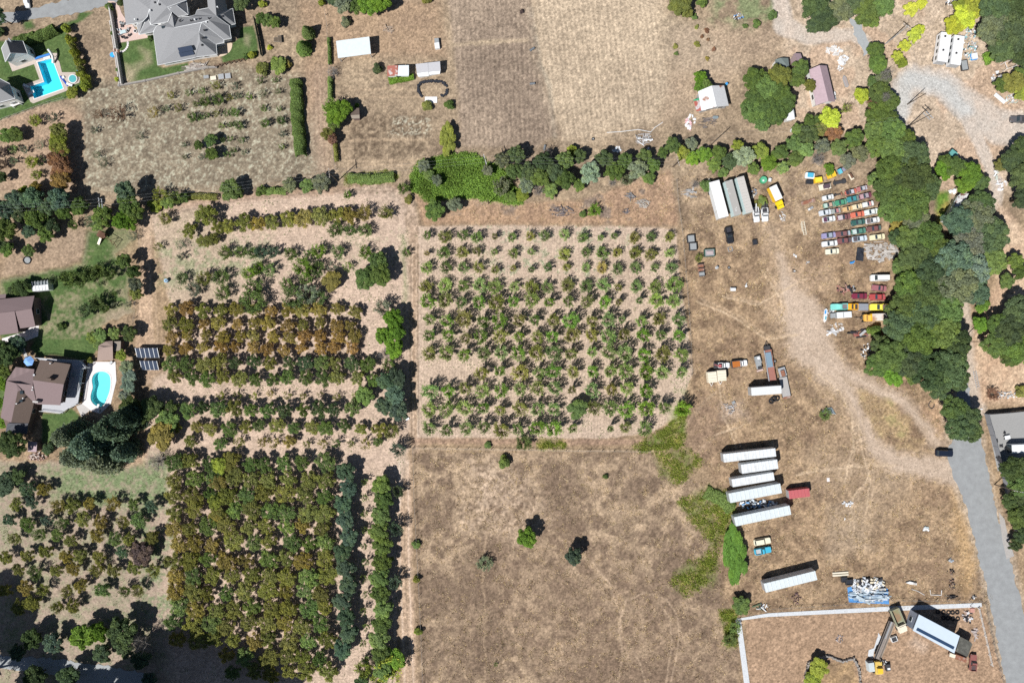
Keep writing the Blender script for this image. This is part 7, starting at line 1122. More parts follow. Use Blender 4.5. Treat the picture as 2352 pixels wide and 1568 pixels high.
for q in [((Z5(1275, 1340)), 9.0, 5.6, 90, [(.42, .40, .38), (.5, .47, .44), (.36, .33, .3)], 'flat field of grey pallets and boards beside the oak wood', 'pallet_field', .25, (.6, 1.3), .4), ((Z6(505, 1290)), 4.6, 3.0, 26, [(.45, .43, .41), (.55, .5, .45), WHc], 'scattered pale crates below the white truck shell', 'crate_scatter', .3, (.3, .9), 0), ((Z6(420, 1365)), 3.2, 1.0, 14, [(.5, .5, .5), WHc], 'pale board litter at the edge of the dirt track', 'board_litter', .2, (.4, 1.0), .5),
          ((Z6(1000, 1400)), 4.6, 2.2, 24, [GYc, RBc, BKc, (.24, .13, .12)], 'rusty machine wreck at the foot of the oak wood', 'machine_wreck', .9, (.4, 1.2), .3), ((Z6(380, 1000)), 2.6, 2.4, 16, [WHc, GYc, BKc], 'white crates and a dark wheel left of the white truck shell', 'crate_scatter', .6, (.4, .9), 0), ((Z6(620, 465)), 3.6, 2.2, 22, [(.42, .20, .17), (.5, .3, .25), BKc], 'broken red farm implement, left of a pair', 'farm_implement', .7, (.3, .8), .3),
          ((Z6(805, 460)), 2.6, 1.7, 16, [(.4, .16, .14), BKc, GYc], 'broken red farm implement, right of a pair', 'farm_implement', .8, (.3, .9), .3), ((T30(1860, 400)), 4.4, 9.5, 100, [WHc, WHc, GYc, BKc, TLc, (.5, .48, .46)], 'mound of white junk beside the right caravan', 'junk_mound', .9, (.25, .8), 0), ((T30(1690, 15)), 4, 2, 30, [WHc, GYc, BKc], 'scatter of white junk at the top edge above the caravans', 'junk_mound', .5, (.25, .8), 0),
          ((T30(2240, 910)), 3.6, 2.8, 36, [WHc, GYc, (.45, .52, .45)], 'grey junk pile right of a fallen white panel', 'junk_mound', .4, (.25, .7), 0), ((T30(2120, 720)), 3.4, 3.8, 30, [WHc, WHc, BKc, GYc], 'white and black junk at the foot of an olive tree', 'junk_mound', 1.0, (.3, 1.1), 0), ((T32(2190, 490)), 7.0, 2.0, 46, [(.5, .5, .5), WHc, (.36, .36, .35)], 'rubble strip in the sandy plot above the concrete yard', 'rubble', .4, (.25, .7), 0),
          ((T32(1960, 620 - 1000 + 1000)), .6, .5, 3, [WHc], 'tiny white box at the corner of the dark yard fence', 'white_box', .3, (.3, .5), 0), ((T20(1215, 1275)), 4.4, 3.0, 46, [(.45, .43, .42), WHc, GYc], 'pile of grey branches and white scrap by the wheat field corner', 'scrap_pile', .5, (.3, .9), .5), ((T20(1640, 1125)), 3.0, 4.2, 40, [WHc, WHc, (.72, .45, .47)], 'white plaster patch with pink edges below the metal barn', 'plaster_patch', .06, (.5, 1.0), 0),
          ((T20(960, 1375)), 2.6, 1.6, 14, [WHc, WHc, (.4, .5, .6)], 'white tarpaulin at the top edge of the creek trees', 'tarpaulin', .3, (.5, 1.1), 0), ((T20(1215, 1385)), 3, .8, 10, [WHc, GYc], 'white pipes under the creek trees', 'pipe_pile', .2, (.4, 1.0), .8), ((T20(2080, 155)), 3.2, 1.8, 26, [WHc, BLc, BKc, (.5, .5, .5)], 'white and blue litter in the green patch at the top', 'litter', .3, (.2, .6), 0),
          ((T30(610, 465)), 4.2, 2.6, 40, [(.72, .70, .68), (.6, .58, .56)], 'pale sheeting heap right of the mauve sheds', 'sheeting_heap', .4, (.5, 1.2), 0), ((T30(695, 550)), 3.0, 2.6, 34, [WHc, (.6, .6, .6)], 'white sheeting heap, larger of two above a small one', 'sheeting_heap', .4, (.4, 1.1), 0), ((T30(660, 628)), 1.4, 1.6, 10, [WHc, (.6, .6, .6)], 'small white sheeting heap below the larger ones', 'sheeting_heap', .3, (.3, .8), 0),
          ((T02(340, 1060)), 6.0, 2.0, 60, [(.42, .26, .2), (.5, .42, .38), (.3, .2, .16)], 'stack of reddish firewood below the pinkish outbuilding', 'firewood_pile', .6, (.25, .7), .3), ((T12(1380, 705)), 1.6, .9, 5, [WHc], 'white scrap board under the blue-green orchard trees', 'board', .2, (.5, 1.0), 0), ((T33(700, 20 + 1460 - 1420)), .6, .5, 2, [WHc], 'small pale box in the middle of the lower yard', 'pale_box', .2, (.3, .5), 0),
          ((T32(735, 1490)), 3.0, 1.6, 16, [WHc, (.55, .55, .55)], 'white plastic scraps right of the red cargo trailer', 'plastic_scraps', .3, (.3, .9), 0), ((T33(1455, 155)), 2.2, 1.2, 14, [WHc, (.45, .52, .52)], 'white scrap near the tall grass beside the road', 'plastic_scraps', .4, (.3, .9), 0), ((T33(1680, 440)), 1.7, 1.2, 10, [(.4, .48, .56), GYc], 'blue-grey engine lump near the road grass', 'engine_block', .5, (.3, .7), 0),
          ((T33(1680, 545)), 1.8, 1.8, 14, [BRc, BKc, (.2, .15, .12)], 'rusty tangle, upper of two in the road grass', 'rusty_tangle', .5, (.2, .7), 0), ((T33(1690, 660)), 1.8, 3.6, 22, [BRc, BKc, (.2, .15, .12)], 'rusty tangle, lower and longer of two in the road grass', 'rusty_tangle', .5, (.2, .8), 0), ((T33(1690, 772)), 3.6, 1.2, 20, [(.15, .12, .1), BKc], 'dark brush pile just above the white concrete path', 'brush_pile', .4, (.2, .7), .5),
          ((T33(1895, 785)), 1.6, 1.2, 12, [GYc, WHc, BKc], 'grey rubble lump where path meets road', 'rubble', .4, (.2, .6), 0), ((T33(1840, 960)), 3.4, 3.4, 36, [(.6, .62, .64), WHc, (.5, .4, .36), BKc], 'clear plastic and pallet litter right of the tyre rows', 'plastic_scraps', .4, (.3, 1.0), 0), ((T33(1905, 1110)), 1.4, 3.0, 14, [(.48, .42, .40), (.4, .36, .34)], 'pinkish boards beside the white board fence', 'board_stack', .3, (.3, 1.0), .4),
          ((T33(265, 790)), 2.8, 3.4, 26, [(.14, .09, .09), (.2, .13, .12)], 'dark brown brush heap below the lone semi-trailer', 'brush_pile', .4, (.2, .6), 0), ((T33(655, 1160)), 2.2, 2.2, 22, [(.33, .30, .31), (.42, .36, .34)], 'grey ash heap in the bottom right plot', 'ash_heap', .25, (.2, .5), 0), ((T23(2290, 870)), 4, 1.8, 20, [GYc, BKc, WHc, (.1, .14, .08)], 'dark junk and planks just above the white concrete path corner', 'junk_mound', .6, (.3, .9), .3),
          ((T31(2140, 130)), 3.2, 3.2, 14, [(.62, .56, .54), WHc], 'pale broken slabs beside the sandy lane', 'slab_pile', .3, (.6, 1.2), 0), ((T31(2095, 40)), 1.6, 2.4, 10, [WHc, (.5, .55, .5)], 'white bathtub-like shell beside the sandy lane', 'white_shell', .5, (.5, 1.0), 0), ((T31(1700, 195)), 1.9, 1.4, 6, [WHc, (.62, .7, .72)], 'white sheet lying left of the long rusty shed', 'sheet', .2, (.8, 1.2), 0),
          ((T31(135, 420)), 1.6, 2.8, 12, [(.6, .6, .6), (.45, .43, .41)], 'crumpled grey sheeting below the yellow box truck', 'sheeting_heap', .3, (.3, .8), 0), ((T31(250, 918)), 1.8, .9, 9, [WHc, BKc, GYc], 'white cans in the upper yard beside the dirt track', 'cans', .4, (.25, .5), 0), ((T31(250, 778)), 1.0, .8, 4, [WHc], 'small white panel left of the dirt track in the upper yard', 'white_sheet', .2, (.4, .7), 0),
          ((T31(365, 848)), 1.0, .9, 4, [WHc, GYc], 'small white fan-like scrap in the upper yard', 'white_scrap', .2, (.3, .6), 0), ((T21(1640, 210)), 4.4, 2.6, 36, [(.42, .40, .38), (.5, .47, .45), GYc], 'grey brush pile left of the white semi-trailers', 'brush_pile', .4, (.2, .8), .7), ((T21(1200, 300)), 3.2, 2.6, 40, [(.45, .42, .38), (.36, .33, .3)], 'pale brush pile, largest on the dry creek strip', 'brush_pile', .4, (.2, .8), .7), ((T21(1090, 230)), 2.4, 1.8, 26, [(.2, .2, .21), (.28, .27, .27)], 'dark grey brush pile left of the pale one on the dry creek strip', 'brush_pile', .3, (.2, .7), .7),
          ((T21(450, 370)), 7, 3, 60, [(.16, .14, .15), (.24, .21, .2)], 'wide dark burnt brush patch on the dry creek strip', 'brush_pile', .3, (.2, .7), .6), ((T21(1045, 370)), 2, 1.2, 18, [(.12, .12, .14), (.2, .19, .2)], 'small black ash patch on the dry creek strip', 'ash_heap', .2, (.2, .5), .4), ((T21(2220, 195)), 2.2, 2.4, 16, [BKc, GYc, (.2, .24, .3)], 'black junk right of the semi-trailers', 'junk_mound', .6, (.3, .8), 0),
          ((T22(1990, 600)), 4.2, 3.4, 30, [(.42, .38, .36), (.5, .46, .44), (.34, .38, .42)], 'grey ash and branch heap in the middle of the yard', 'ash_heap', .2, (.2, .6), .5), ((T32(900, 90)), 3.0, 4.6, 26, [WHc, (.5, .48, .46), BKc], 'junk scatter at the corner of the oak wood', 'junk_mound', .4, (.2, .8), 0), ((T10(1210, 270)), 3, 2, 26, [(.42, .34, .27), (.32, .26, .22)], 'pile of cut branches right of the white open shed', 'brush_pile', .4, (.2, .7), .7), ((Z1(1500, 1150)), 6.0, 2.2, 40, [(.42, .38, .34), (.5, .47, .44), (.26, .22, .2)], 'terraced stone planters and boards below the grey house terrace', 'stone_planters', .4, (.4, 1.3), .7)]:
    (zx, zy), w, h, n, cols, lab, nm, hm, sz, lg = q; scrap(ID, zx, zy, w, h, n, cols, lab, nm, hm, sz, 0, lg)
def simple(Z, x, y, name, cat, label, build, ang=0, h=0, group=None):
    px, py = W(*Z(x, y), h); t = thing(name, label, cat, px, py, group, math.radians(ang)); build(t); return t
def crate(L, Wd, H, m, m2=None, z=0):
    def f(t):
        b = MB(); b.box(0, 0, z, L, Wd, .1); [b.box(0, s * (Wd / 2 - .05), z, L, .1, H) for s in (-1, 1)]; [b.box(s * (L / 2 - .05), 0, z, .1, Wd - .2, H - .004) for s in (-1, 1)]; b.build('bin', m, t)
        b = MB(); b.box(0, 0, z + .1, L - .25, Wd - .25, H * .6); b.build('contents', m2 or GYM, t)
    return f
GYM = mat('grey_scrap', (.30, .32, .33), rough=.8, var=.3, scale=3)
simple(T21, 1645, 625, 'metal_bin', 'bin', 'upper grey square metal bin beside the orchard fence', crate(2.2, 2.2, 1.0, DARK), 6, .8, 'square metal bins'); simple(T21, 1664, 697, 'metal_bin', 'bin', 'lower grey square metal bin beside the orchard fence', crate(2.2, 2.2, 1.0, DARK), 4, .8, 'square metal bins')
simple(T21, 1815, 755, 'skip', 'skip', 'dark green skip with a pink board on top', lambda t: (crate(3.0, 2.2, 1.0, mat('dark_green_paint', (.05, .12, .09), rough=.6))(t), MB().box(0, 0, .95, 1.9, 1.0, .08).build('board', mat('pink_board', (.45, .37, .37)), t)), 3, .8)
simple(T21, 1738, 912, 'wreck', 'wreck', 'stripped rusty vehicle frame below an olive shrub', lambda t: (MB().box(0, 0, .3, 3.8, 1.7, .25).build('floorpan', RUST, t), [MB().box(x, 0, .55, .15, 1.8, .5).build('crossbar', DARK, t) for x in (-1.7, -.5, .6, 1.8)], MB().box(1.3, 0, .56, 1.2, 1.5, .3).build('sheet', GYM, t)), -83, .5)
simple(T21, 2232, 657, 'dark_crate', 'crate', 'small black crate right of the black pickup', crate(1.2, 1.5, .8, DARK, TARPB), 10, .5); simple(T21, 2030, 1088, 'white_tank', 'tank', 'white tank lying in the middle of the yard', lambda t: (MB().tube([(-.7, 0, .55), (.7, 0, .55)], .55, 16).build('tank', WHITE, t), MB().box(0, 0, -.05, 1.2, .8, .2).build('cradle', DARK, t)), 0, .6)
simple(T21, 1885, 888, 'white_drum', 'drum', 'small white drum below the green skip', lambda t: (MB().cyl(0, 0, 0, .42, .8, 16).build('drum', WHITE, t), MB().cyl(0, 0, .8, .36, .06, 16).build('lid', STEEL, t)), 0, .8); simple(T21, 2005, 720, 'metal_square', 'frame', 'small square metal frame below the black pickup', lambda t: [MB().box(x, y, 0, sx, sy, .3).build('bar', STEEL, t) for x, y, sx, sy in ((-.6, 0, .12, 1.3), (.6, 0, .12, 1.3), (0, .6, 1.08, .12), (0, -.6, 1.08, .12))], 15, .2)
simple(T21, 2150, 1060, 'white_chair', 'chair', 'broken white plastic chair right of the white tank', lambda t: (MB().box(0, 0, .35, .6, .6, .06).build('seat', WHITE, t), MB().box(.1, .4, .3, 1.1, .1, .5, .6).build('backrest', WHITE, t), [MB().box(x, y, 0, .06, .06, .36).build('leg', WHITE, t) for x in (-.25, .25) for y in (-.25, .25)]), 30, .3)
def torus_tyre(t, R=.38, r=.13, z=.13):
    b = MB(); n, m = 18, 8; vs = [((R + r * math.cos(2 * math.pi * j / m)) * math.cos(2 * math.pi * i / n), (R + r * math.cos(2 * math.pi * j / m)) * math.sin(2 * math.pi * i / n), z + r * math.sin(2 * math.pi * j / m)) for i in range(n) for j in range(m)]
    b.poly(vs, [(i * m + j, ((i + 1) % n) * m + j, ((i + 1) % n) * m + (j + 1) % m, i * m + (j + 1) % m) for i in range(n) for j in range(m)]); return b.build('tyre', TYRE, t)
def wheel_thing(Z, x, y, label, R=.38, rim=True, group=None):
    px, py = W(*Z(x, y)); t = thing('tyre_ring', label, 'tyre', px, py, group); torus_tyre(t, R, R * .34, R * .34)
    if rim: MB().cyl(0, 0, .02, R * .62, .12, 14).build('rim', STEEL, t)
for i, (x, y) in enumerate(((1557, 912), (1608, 915), (1655, 918), (1692, 918), (1735, 915), (1610, 965), (1650, 970), (1695, 975), (1740, 975))):
    wheel_thing(T33, x, y, f'black tyre, {ordw(i % 5)} from the left in the {"upper" if i < 5 else "lower"} tyre row by the white metal building', .5, False, 'tyres in two rows')
wheel_thing(T21, 1992, 890, 'loose tyre with a pale rim right of the white drum', .36); wheel_thing(Z7, 1640, 530, 'loose wheel right of the rusty gooseneck flatbed', .42); wheel_thing(T20, 745, 1278, 'loose tyre at the lower corner of the wheat field', .36)
for i, (x, y, zz) in enumerate(((1600, 1400, 0), (1560, 1445, 0), (1690, 1380, 0), (1610, 1395, .34))):
    px, py = W(*Z7(x, y)); t = thing('tractor_tyre_ring', ['large tyre beside the aluminium box trailer, left of its stack', 'large tyre, lowest and leftmost of the stack below the aluminium trailer', 'large tyre, rightmost of the stack below the aluminium trailer', 'topmost tyre of the stack below the aluminium trailer'][i], 'tyre', px, py, 'stacked tractor tyres', 0, zz); torus_tyre(t, .62, .22, .22)
px, py = W(*T32(1500, 580)); t = thing('bent_hoop', 'bent dark metal hoop on the verge below the oak wood', 'hoop', px, py); MB().tube([(.8 * math.cos(a), 1.1 * math.sin(a), .12) for a in [math.pi * (.55 + k * .15) for k in range(11)]], .12, 6).build('hoop', DARK, t)
simple(Z5, 172, 178, 'car_shell', 'car body', 'white car shell with a bright blue roof at the top left of the rows', lambda t: (body_mesh(2.7, 1.9, .9, .02).build('body', WHITE, t), MB().box(.1, .1, .9, 1.7, 1.3, .45, 0, 0, .85).build('roof', mat('sky_blue_paint', (.08, .42, .62)), t)), -5, .8)
simple(Z5, 168, 278, 'black_trailer_box', 'trailer', 'small black box below the blue-roofed shell', crate(2.0, 1.1, .8, DARK, TARPB), -2, .6)
simple(Z5, 298, 247, 'truck_cab', 'truck cab', 'bright yellow truck cab, left of the two in the upper yard', lambda t: (MB().box(0, 0, .3, 2.3, 1.7, .9, 0, 0, .95).build('cab', YELLOW, t), MB().box(.1, 0, 1.2, 1.7, 1.5, .5, 0, 0, .85).build('roof', mat('canary', (.85, .65, .05)), t)), 8, .9, 'yellow truck cabs')
simple(Z5, 492, 175, 'truck_cab', 'truck cab', 'yellow truck cab, right of the two in the upper yard', lambda t: (MB().box(-.5, 0, .3, 1.0, 1.6, .8, 0, 0, .95).build('bonnet', YELLOW, t), MB().box(.6, 0, .3, 1.3, 1.7, 1.3, 0, 0, .9).build('cab', YELLOW, t), MB().box(.02, 0, 1.12, .12, 1.2, .35).build('windscreen', GLASS, t)), 22, .9, 'yellow truck cabs')
flatbed(Z5, (600, 130), (745, 55), 1.1, 1.0, mat('purple_grey_bed', (.27, .26, .36), rough=.7), 'long purple-grey truck bed behind a small blue cab', [('cab', -.5, -.22, -.7, .6, .0, .8, mat('aqua_paint', (.12, .48, .60)))], 1, 'truck_bed')
flatbed(Z5, (530, 300), (725, 262), .9, .6, DARK, 'bare black truck chassis with crossbars in the upper yard', [('axle', -.42, -.36, -.9, .9, -.2, .1, DARK), ('axle', .2, .42, -.7, .7, -.2, .2, DARK)], 0, 'truck_chassis')
flatbed(Z5, (310, 370), (490, 330), 1.7, .8, CREAM, 'cream truck bed heaped with dark engine parts', [('engine', -.15, .35, -.35, .3, .02, .6, mat('dark_purple_scrap', (.10, .07, .09), rough=.7, var=.4, scale=3)), ('beam', -.1, .5, .3, .42, .3, .5, DARK)], 1, 'truck_bed')
flatbed(Z5, (780, 150), (830, 240), 1.0, .6, CREAM, 'broken cream trailer frame with dark sticks at the wood edge', [('timber', -.5, .3, -.2, .2, .02, .4, WOODB)], 0, 'trailer_remains')
flatbed(Z5, (40, 610), (250, 550), 1.0, .35, RUST, 'flat rusty lattice frame left of the car rows', [], 0, 'rusty_lattice'); flatbed(Z5, (145, 705), (220, 660), .7, .4, STEEL, 'small white and grey axle frame left of the car rows', [('hub', -.5, -.2, -.4, .4, .02, .3, WHITE)], 0, 'axle_assembly')
flatbed(Z5, (545, 480), (670, 460), .35, .5, DARK, 'loose rusty rear axle between two cars of the upper rows', [('hub', -.5, -.3, -1.0, 1.0, -.2, .2, DARK), ('hub', .3, .45, -1.5, 1.4, -.2, .1, RUST)], 0, 'loose_axle')
px, py = W(*Z5(75, 985)); t = thing('ladder_rack', 'cream ladder-like steel frame standing apart left of the cars', 'frame', px, py, None, math.radians(-80)); b = MB(); [b.box(0, s * .4, .1, 4.0, .12, .2) for s in (-1, 1)]; [b.box(-1.9 + .48 * k, 0, .12, .1, .72, .16) for k in range(9)]; b.box(-.3, -.65, .1, 2.6, .1, .12); b.build('frame', CREAM, t)
simple(Z5, 955, 1388, 'tarpaulin', 'tarpaulin', 'wrinkled black tarpaulin left of the pallet field', lambda t: [MB().slab([(x, y, rnd.uniform(.2, .5)) for x, y in ((i - 1.6, j - 1.9), (i - .5, j - 1.9), (i - .5, j - .6), (i - 1.6, j - .6))], .06).build('fold', TARPB, t) for i in (0.2, 1.25) for j in (0, 1.25, 2.5)], -6, .3)
simple(Z5, 812, 1512, 'blue_barrel', 'barrel', 'bright blue barrel lying left of the pallet field', lambda t: (MB().tube([(-.45, 0, .32), (.45, 0, .32)], .32, 14).build('barrel', BLUE, t), MB().box(.7, .2, 0, .5, .4, .3).build('lid', BLUE, t)), 10, .3)
simple(Z6, 270, 1020, 'boat_hull', 'boat', 'narrow white and blue boat hull at the edge of the dirt track', lambda t: (MB().prism([(-2.1, 0), (-1.4, -.42), (1.6, -.42), (2.0, 0), (1.6, .42), (-1.4, .42)], .1, .6).build('hull', WHITE, t), MB().box(.9, .12, .6, 1.1, .45, .06).build('seat', BLUE, t), MB().box(-.8, -.1, .6, 1.0, .4, .06).build('bow_cover', mat('teal_vinyl', (.1, .38, .45)), t)), 84, .4)
t = box_on(Z6, 670, 1012, 4.2, 1.75, 1.3, 4, WHITE, 'white van shell with dark slots below the turquoise pickup', 'van_shell', 'van body', .4); b = MB(); [b.box(-.3, -.6 + .3 * k, 1.76, .35, .1, .05) for k in range(5)]; b.build('slots', DARK, t); b = MB(); b.box(-2.9, 0, .3, 1.3, 1.4, .6); b.build('engine', GYM, t)
flatbed(Z6, (1010, 1075), (1100, 1075), .9, .5, DARK, 'small axle with two dark wheels left of the orange-cabbed truck', [('pole', -2.2, -.5, -.05, .1, 0, .12, DARK), ('hub', -.2, .4, -1.4, -.9, -.3, .4, TYRE), ('hub', -.2, .4, .9, 1.4, -.3, .4, TYRE)], 0, 'loose_axle')
simple(Z4, 1392, 208, 'green_tank', 'tank', 'round green tank above the tow trucks', lambda t: (MB().cyl(0, 0, 0, 1.05, .9, 20).build('tank', GREENP, t), MB().cyl(0, 0, .9, .9, .15, 20).build('lid', mat('mint', (.10, .42, .24)), t), MB().box(-.2, -.3, 1.05, .5, .5, .1).build('hatch', WHITE, t)), 0, .9)
simple(Z4, 1533, 215, 'white_drum', 'drum', 'white drum beside the round green tank', lambda t: (MB().tube([(-.45, 0, .5), (.45, 0, .5)], .48, 16).build('drum', WHITE, t), MB().box(0, 0, -.05, .8, .6, .15).build('base', DARK, t)), 80, .5)
simple(Z4, 1135, 592, 'cream_crate', 'crate', 'cream crate between the semi-trailers and the weeds', crate(1.2, .7, .5, CREAM, CREAM), 75, .3)
simple(Z4, 150, 240, 'white_drawbar', 'drawbar', 'white drawbar at the top of the leftmost semi-trailer', lambda t: (MB().box(0, 0, .5, 1.5, .5, .2).build('bar', CREAM, t), MB().box(0, 0, 0, .15, .15, .5).build('leg', STEEL, t)), -65, .6)
px, py = W(*Z7(1270, 560), .8); t = thing('machine', 'grey piece of machinery left of the rusty gooseneck flatbed', 'machine', px, py, None, math.radians(-75)); MB().box(-.8, 0, .3, 2.2, 1.6, .9).box(1.0, -.1, .4, 1.6, 1.5, .5).build('housing', GYM, t); MB().cyl(-1.3, .2, 1.2, .42, .15, 16).build('fan', WHITE, t); MB().cyl(-.2, 0, 1.2, .2, .15, 12).build('vent', STEEL, t); MB().box(2.4, 0, .1, .5, 1.9, .3).build('bumper', mat('pinkish_board', (.55, .42, .38)), t); MB().box(1.6, 0, .9, .9, 1.2, .25).build('engine', DARK, t)
for zx, zy, sx, sy, a, mm, lab in ((1660, 372, 1.3, 1.2, 5, GYM, 'upper grey cabinet of the two by the field path'), (1664, 420, 1.4, 1.7, 8, WHITE, 'lower white cabinet of the two by the field path')): simple(T10, zx, zy, 'cabinet', 'cabinet', lab, (lambda sx, sy, mm: lambda t: (MB().box(0, 0, 0, sx, sy, 1.0).build('box', mm, t), MB().box(0, 0, 1.0, sx * .9, sy * .9, .05).build('lid', mm, t)))(sx, sy, mm), a, .9, 'cabinets by the field path')
simple(T10, 1608, 918, 'white_tarpaulin', 'tarpaulin', 'bright white tarpaulin below the black-edged garden bed', lambda t: [MB().slab([(x, y, rnd.uniform(.1, .2)) for x, y in ((-1.8 + 1.2 * i, -.9 + .9 * j), (-.62 + 1.2 * i, -.9 + .9 * j), (-.62 + 1.2 * i, -.02 + .9 * j), (-1.8 + 1.2 * i, -.02 + .9 * j))], .04).build('fold', mat('white_sheet', (.82, .82, .82), rough=.6, var=.03), t) for i in range(3) for j in range(2)], 0, .1)
ringp = WP(T10, [(1520, 880), (1495, 840), (1490, 790), (1520, 755), (1580, 745), (1650, 745), (1710, 750), (1745, 780), (1758, 800)], .2); r2 = WP(T10, [(1755, 825), (1750, 860), (1715, 880), (1690, 868)], .2)
t = thing('plastic_border', 'ring of crumpled black plastic edging around the garden bed', 'edging', *ringp[4]); 
for rp in (ringp, r2):
    b = MB(); q = [(p[0] - ringp[4][0], p[1] - ringp[4][1]) for p in rp]
    for i in range(len(q) - 1):
        n = max(2, int(math.hypot(q[i + 1][0] - q[i][0], q[i + 1][1] - q[i][1]) / .45))
        for k in range(n): x, y = q[i][0] + (q[i + 1][0] - q[i][0]) * k / n, q[i][1] + (q[i + 1][1] - q[i][1]) * k / n; b.box(x, y, 0, rnd.uniform(.6, .9), rnd.uniform(.8, 1.1), rnd.uniform(.2, .5), rnd.uniform(0, 3), 0, .7)
    b.build('sheeting', TARPB, t)
flatbed(T10, (185, 345), (185, 385), 1.4, .6, WOOD, 'raised wooden planter bed, left of two near the conifers', [('soil', -.45, .45, -.45, .45, -.3, .02, BARK)], 0, 'planter_bed', 'planter beds') ; flatbed(T10, (215, 325), (220, 390), 1.0, .8, WOOD, 'raised wooden planter bed, right of two near the conifers', [('soil', -.45, .45, -.45, .45, -.3, .02, BARK)], 0, 'planter_bed', 'planter beds')
for x, y, a, lab in ((185, 455, 35, 'upper grey drum half sunk in the field edge'), (187, 770, 5, 'grey pipe lying at the wheat field edge'), (300, 1358, 80, 'grey drum at the bottom of the brown field')): simple(T20, x, y, 'grey_drum', 'drum', lab, lambda t: (MB().tube([(-.75, 0, .3), (.75, 0, .3)], .32, 12).build('drum', mat('slate_grey', (.16, .18, .20)), t), MB().tube([(.75, 0, .3), (.8, 0, .3)], .25, 12).build('cap', STEEL, t)), a, .2)
px, py = W(*T20(1100, 1200)); t = thing('irrigation_pipe', 'thin white bent irrigation pipe along the bottom of the wheat field', 'pipe', px, py); q = WP(T20, [(870, 1220), (1000, 1212), (1160, 1192), (1275, 1215), (1310, 1175), (1385, 1125)]); b = MB(); b.tube([(p[0] - px, p[1] - py, .15) for p in q], .09, 6); b.build('pipe', WHITE, t); [MB().cyl(p[0] - px, p[1] - py, .0, .13, .2, 8).build('joint', STEEL, t) for p in q[1:-1]]
simple(T20, 1968, 775, 'blue_barrel', 'barrel', 'light blue barrel at the upper corner of the metal barn', lambda t: (MB().cyl(0, 0, 0, .4, 1.0, 14).build('barrel', mat('light_blue', (.12, .45, .60)), t), MB().cyl(0, 0, 1.0, .34, .05, 14).build('lid', BLUE, t)), 0, .5)
simple(T20, 1868, 1080, 'bathtub_trough', 'trough', 'grey oval trough below the metal barn', lambda t: (MB().prism(outline(1.7, .8, .45), 0, .55).build('trough', STEEL, t), MB().prism(outline(1.5, .6, .45), .55, .57).build('water', mat('dull_water', (.2, .26, .28), rough=.2), t)), 0, .3)
t = scrap(T20, 1800, 1130, 4.5, 3.0, 30, [(.16, .14, .13), (.24, .2, .18)], 'dark fallen branches left of the grey trough', 'brush_pile', .3, (.2, .8), 0, .8)
simple(T30, 712, 752, 'row_boat', 'boat', 'grey rowing boat lying right of the long mauve house', lambda t: (MB().prism([(-1.9, 0), (-1.2, -.5), (1.4, -.5), (1.7, 0), (1.4, .5), (-1.2, .5)], .05, .5).build('hull', STEEL, t), MB().prism([(-1.6, 0), (-1.1, -.38), (1.25, -.38), (1.5, 0), (1.25, .38), (-1.1, .38)], .5, .52).build('interior', mat('grey_brown_wood', (.35, .30, .28)), t)), -72, .3)
simple(T30, 232, 1197, 'white_cabinet', 'cabinet', 'white cabinet below the small white shed', lambda t: (MB().box(0, 0, 0, 1.3, .8, .9).build('box', WHITE, t), MB().box(0, 0, .9, .8, .4, .04).build('top', CONC, t)), 0, .7)
for x, y, lab in ((612, 862, 'upper'), (614, 902, 'lower')): simple(T30, x, y, 'gas_tank', 'tank', f'{lab} white gas tank against the mauve house', lambda t: (MB().tube([(0, -.5, .5), (0, .5, .5)], .38, 14).build('tank', WHITE, t), MB().box(0, 0, -.05, .5, .8, .2).build('base', CONC, t)), 12, .6, 'white gas tanks')
simple(T30, 2130, 905, 'fallen_sheet', 'panel', 'long white panel lying by the junk at the right edge', lambda t: (MB().box(0, 0, .1, 3.9, 1.0, .15).build('panel', WHITE, t), MB().box(0, .55, .08, 3.9, .08, .25).build('edge', STEEL, t)), -40, .2)
simple(T30, 1805, 600, 'wheel_cart', 'cart', 'dark cart of junk below the right caravan', crate(2.0, 3.0, .7, DARK, GYM), 10, .5); simple(T30, 1895, 520, 'cool_box', 'box', 'white box with a blue base right of the right caravan', lambda t: (MB().box(0, 0, 0, 1.7, 1.9, .5).build('base', BLUE, t), MB().box(0, .05, .5, 1.6, 1.7, .35).build('lid', WHITE, t)), 10, .5)
t = flatbed(T30, (1665, 1395), (1800, 1500), 1.8, 1.3, GYM, 'junk-laden trailer with a teal end at the foot of a dark tree', [('junk', -.5, -.1, -.45, .4, .02, .8, mat('teal_scrap', (.12, .34, .32), var=.3, scale=3)), ('junk', -.05, .45, -.4, .3, .02, .5, mat('mauve_scrap', (.33, .24, .25), var=.3, scale=3))], 1, 'junk_trailer')
simple(T30, 2210, 600, 'gazebo', 'gazebo', 'white tubular gazebo frame among the olive tree branches', lambda t: [MB().tube(p, .06, 5).build('tube', WHITE, t) for p in ([(-1.5, -1, 0), (-1.5, -1, 2), (1.5, -1, 2), (1.5, -1, 0)], [(-1.5, 1, 0), (-1.5, 1, 2), (1.5, 1, 2), (1.5, 1, 0)], [(-1.5, -1, 2), (-1.5, 1, 2)], [(1.5, -1, 2), (1.5, 1, 2)])], 20, 1)
simple(T33, 665, 565, 'beam_stack', 'beams', 'two cream beams lying left above the scrap heap', lambda t: [MB().box(0, y, 0, 4.6, .45, .35).build('beam', CREAM, t) for y in (-.35, .35)], 4, .2); simple(T33, 700, 618, 'black_box', 'box', 'upper black box left of the scrap heap', crate(1.5, 1.5, .9, DARK, TARPB), 0, .6, 'black boxes by the heap'); simple(T33, 745, 640, 'black_box', 'box', 'lower black box left of the scrap heap', crate(2.0, 1.6, .9, DARK, TARPB), 3, .6, 'black boxes by the heap')
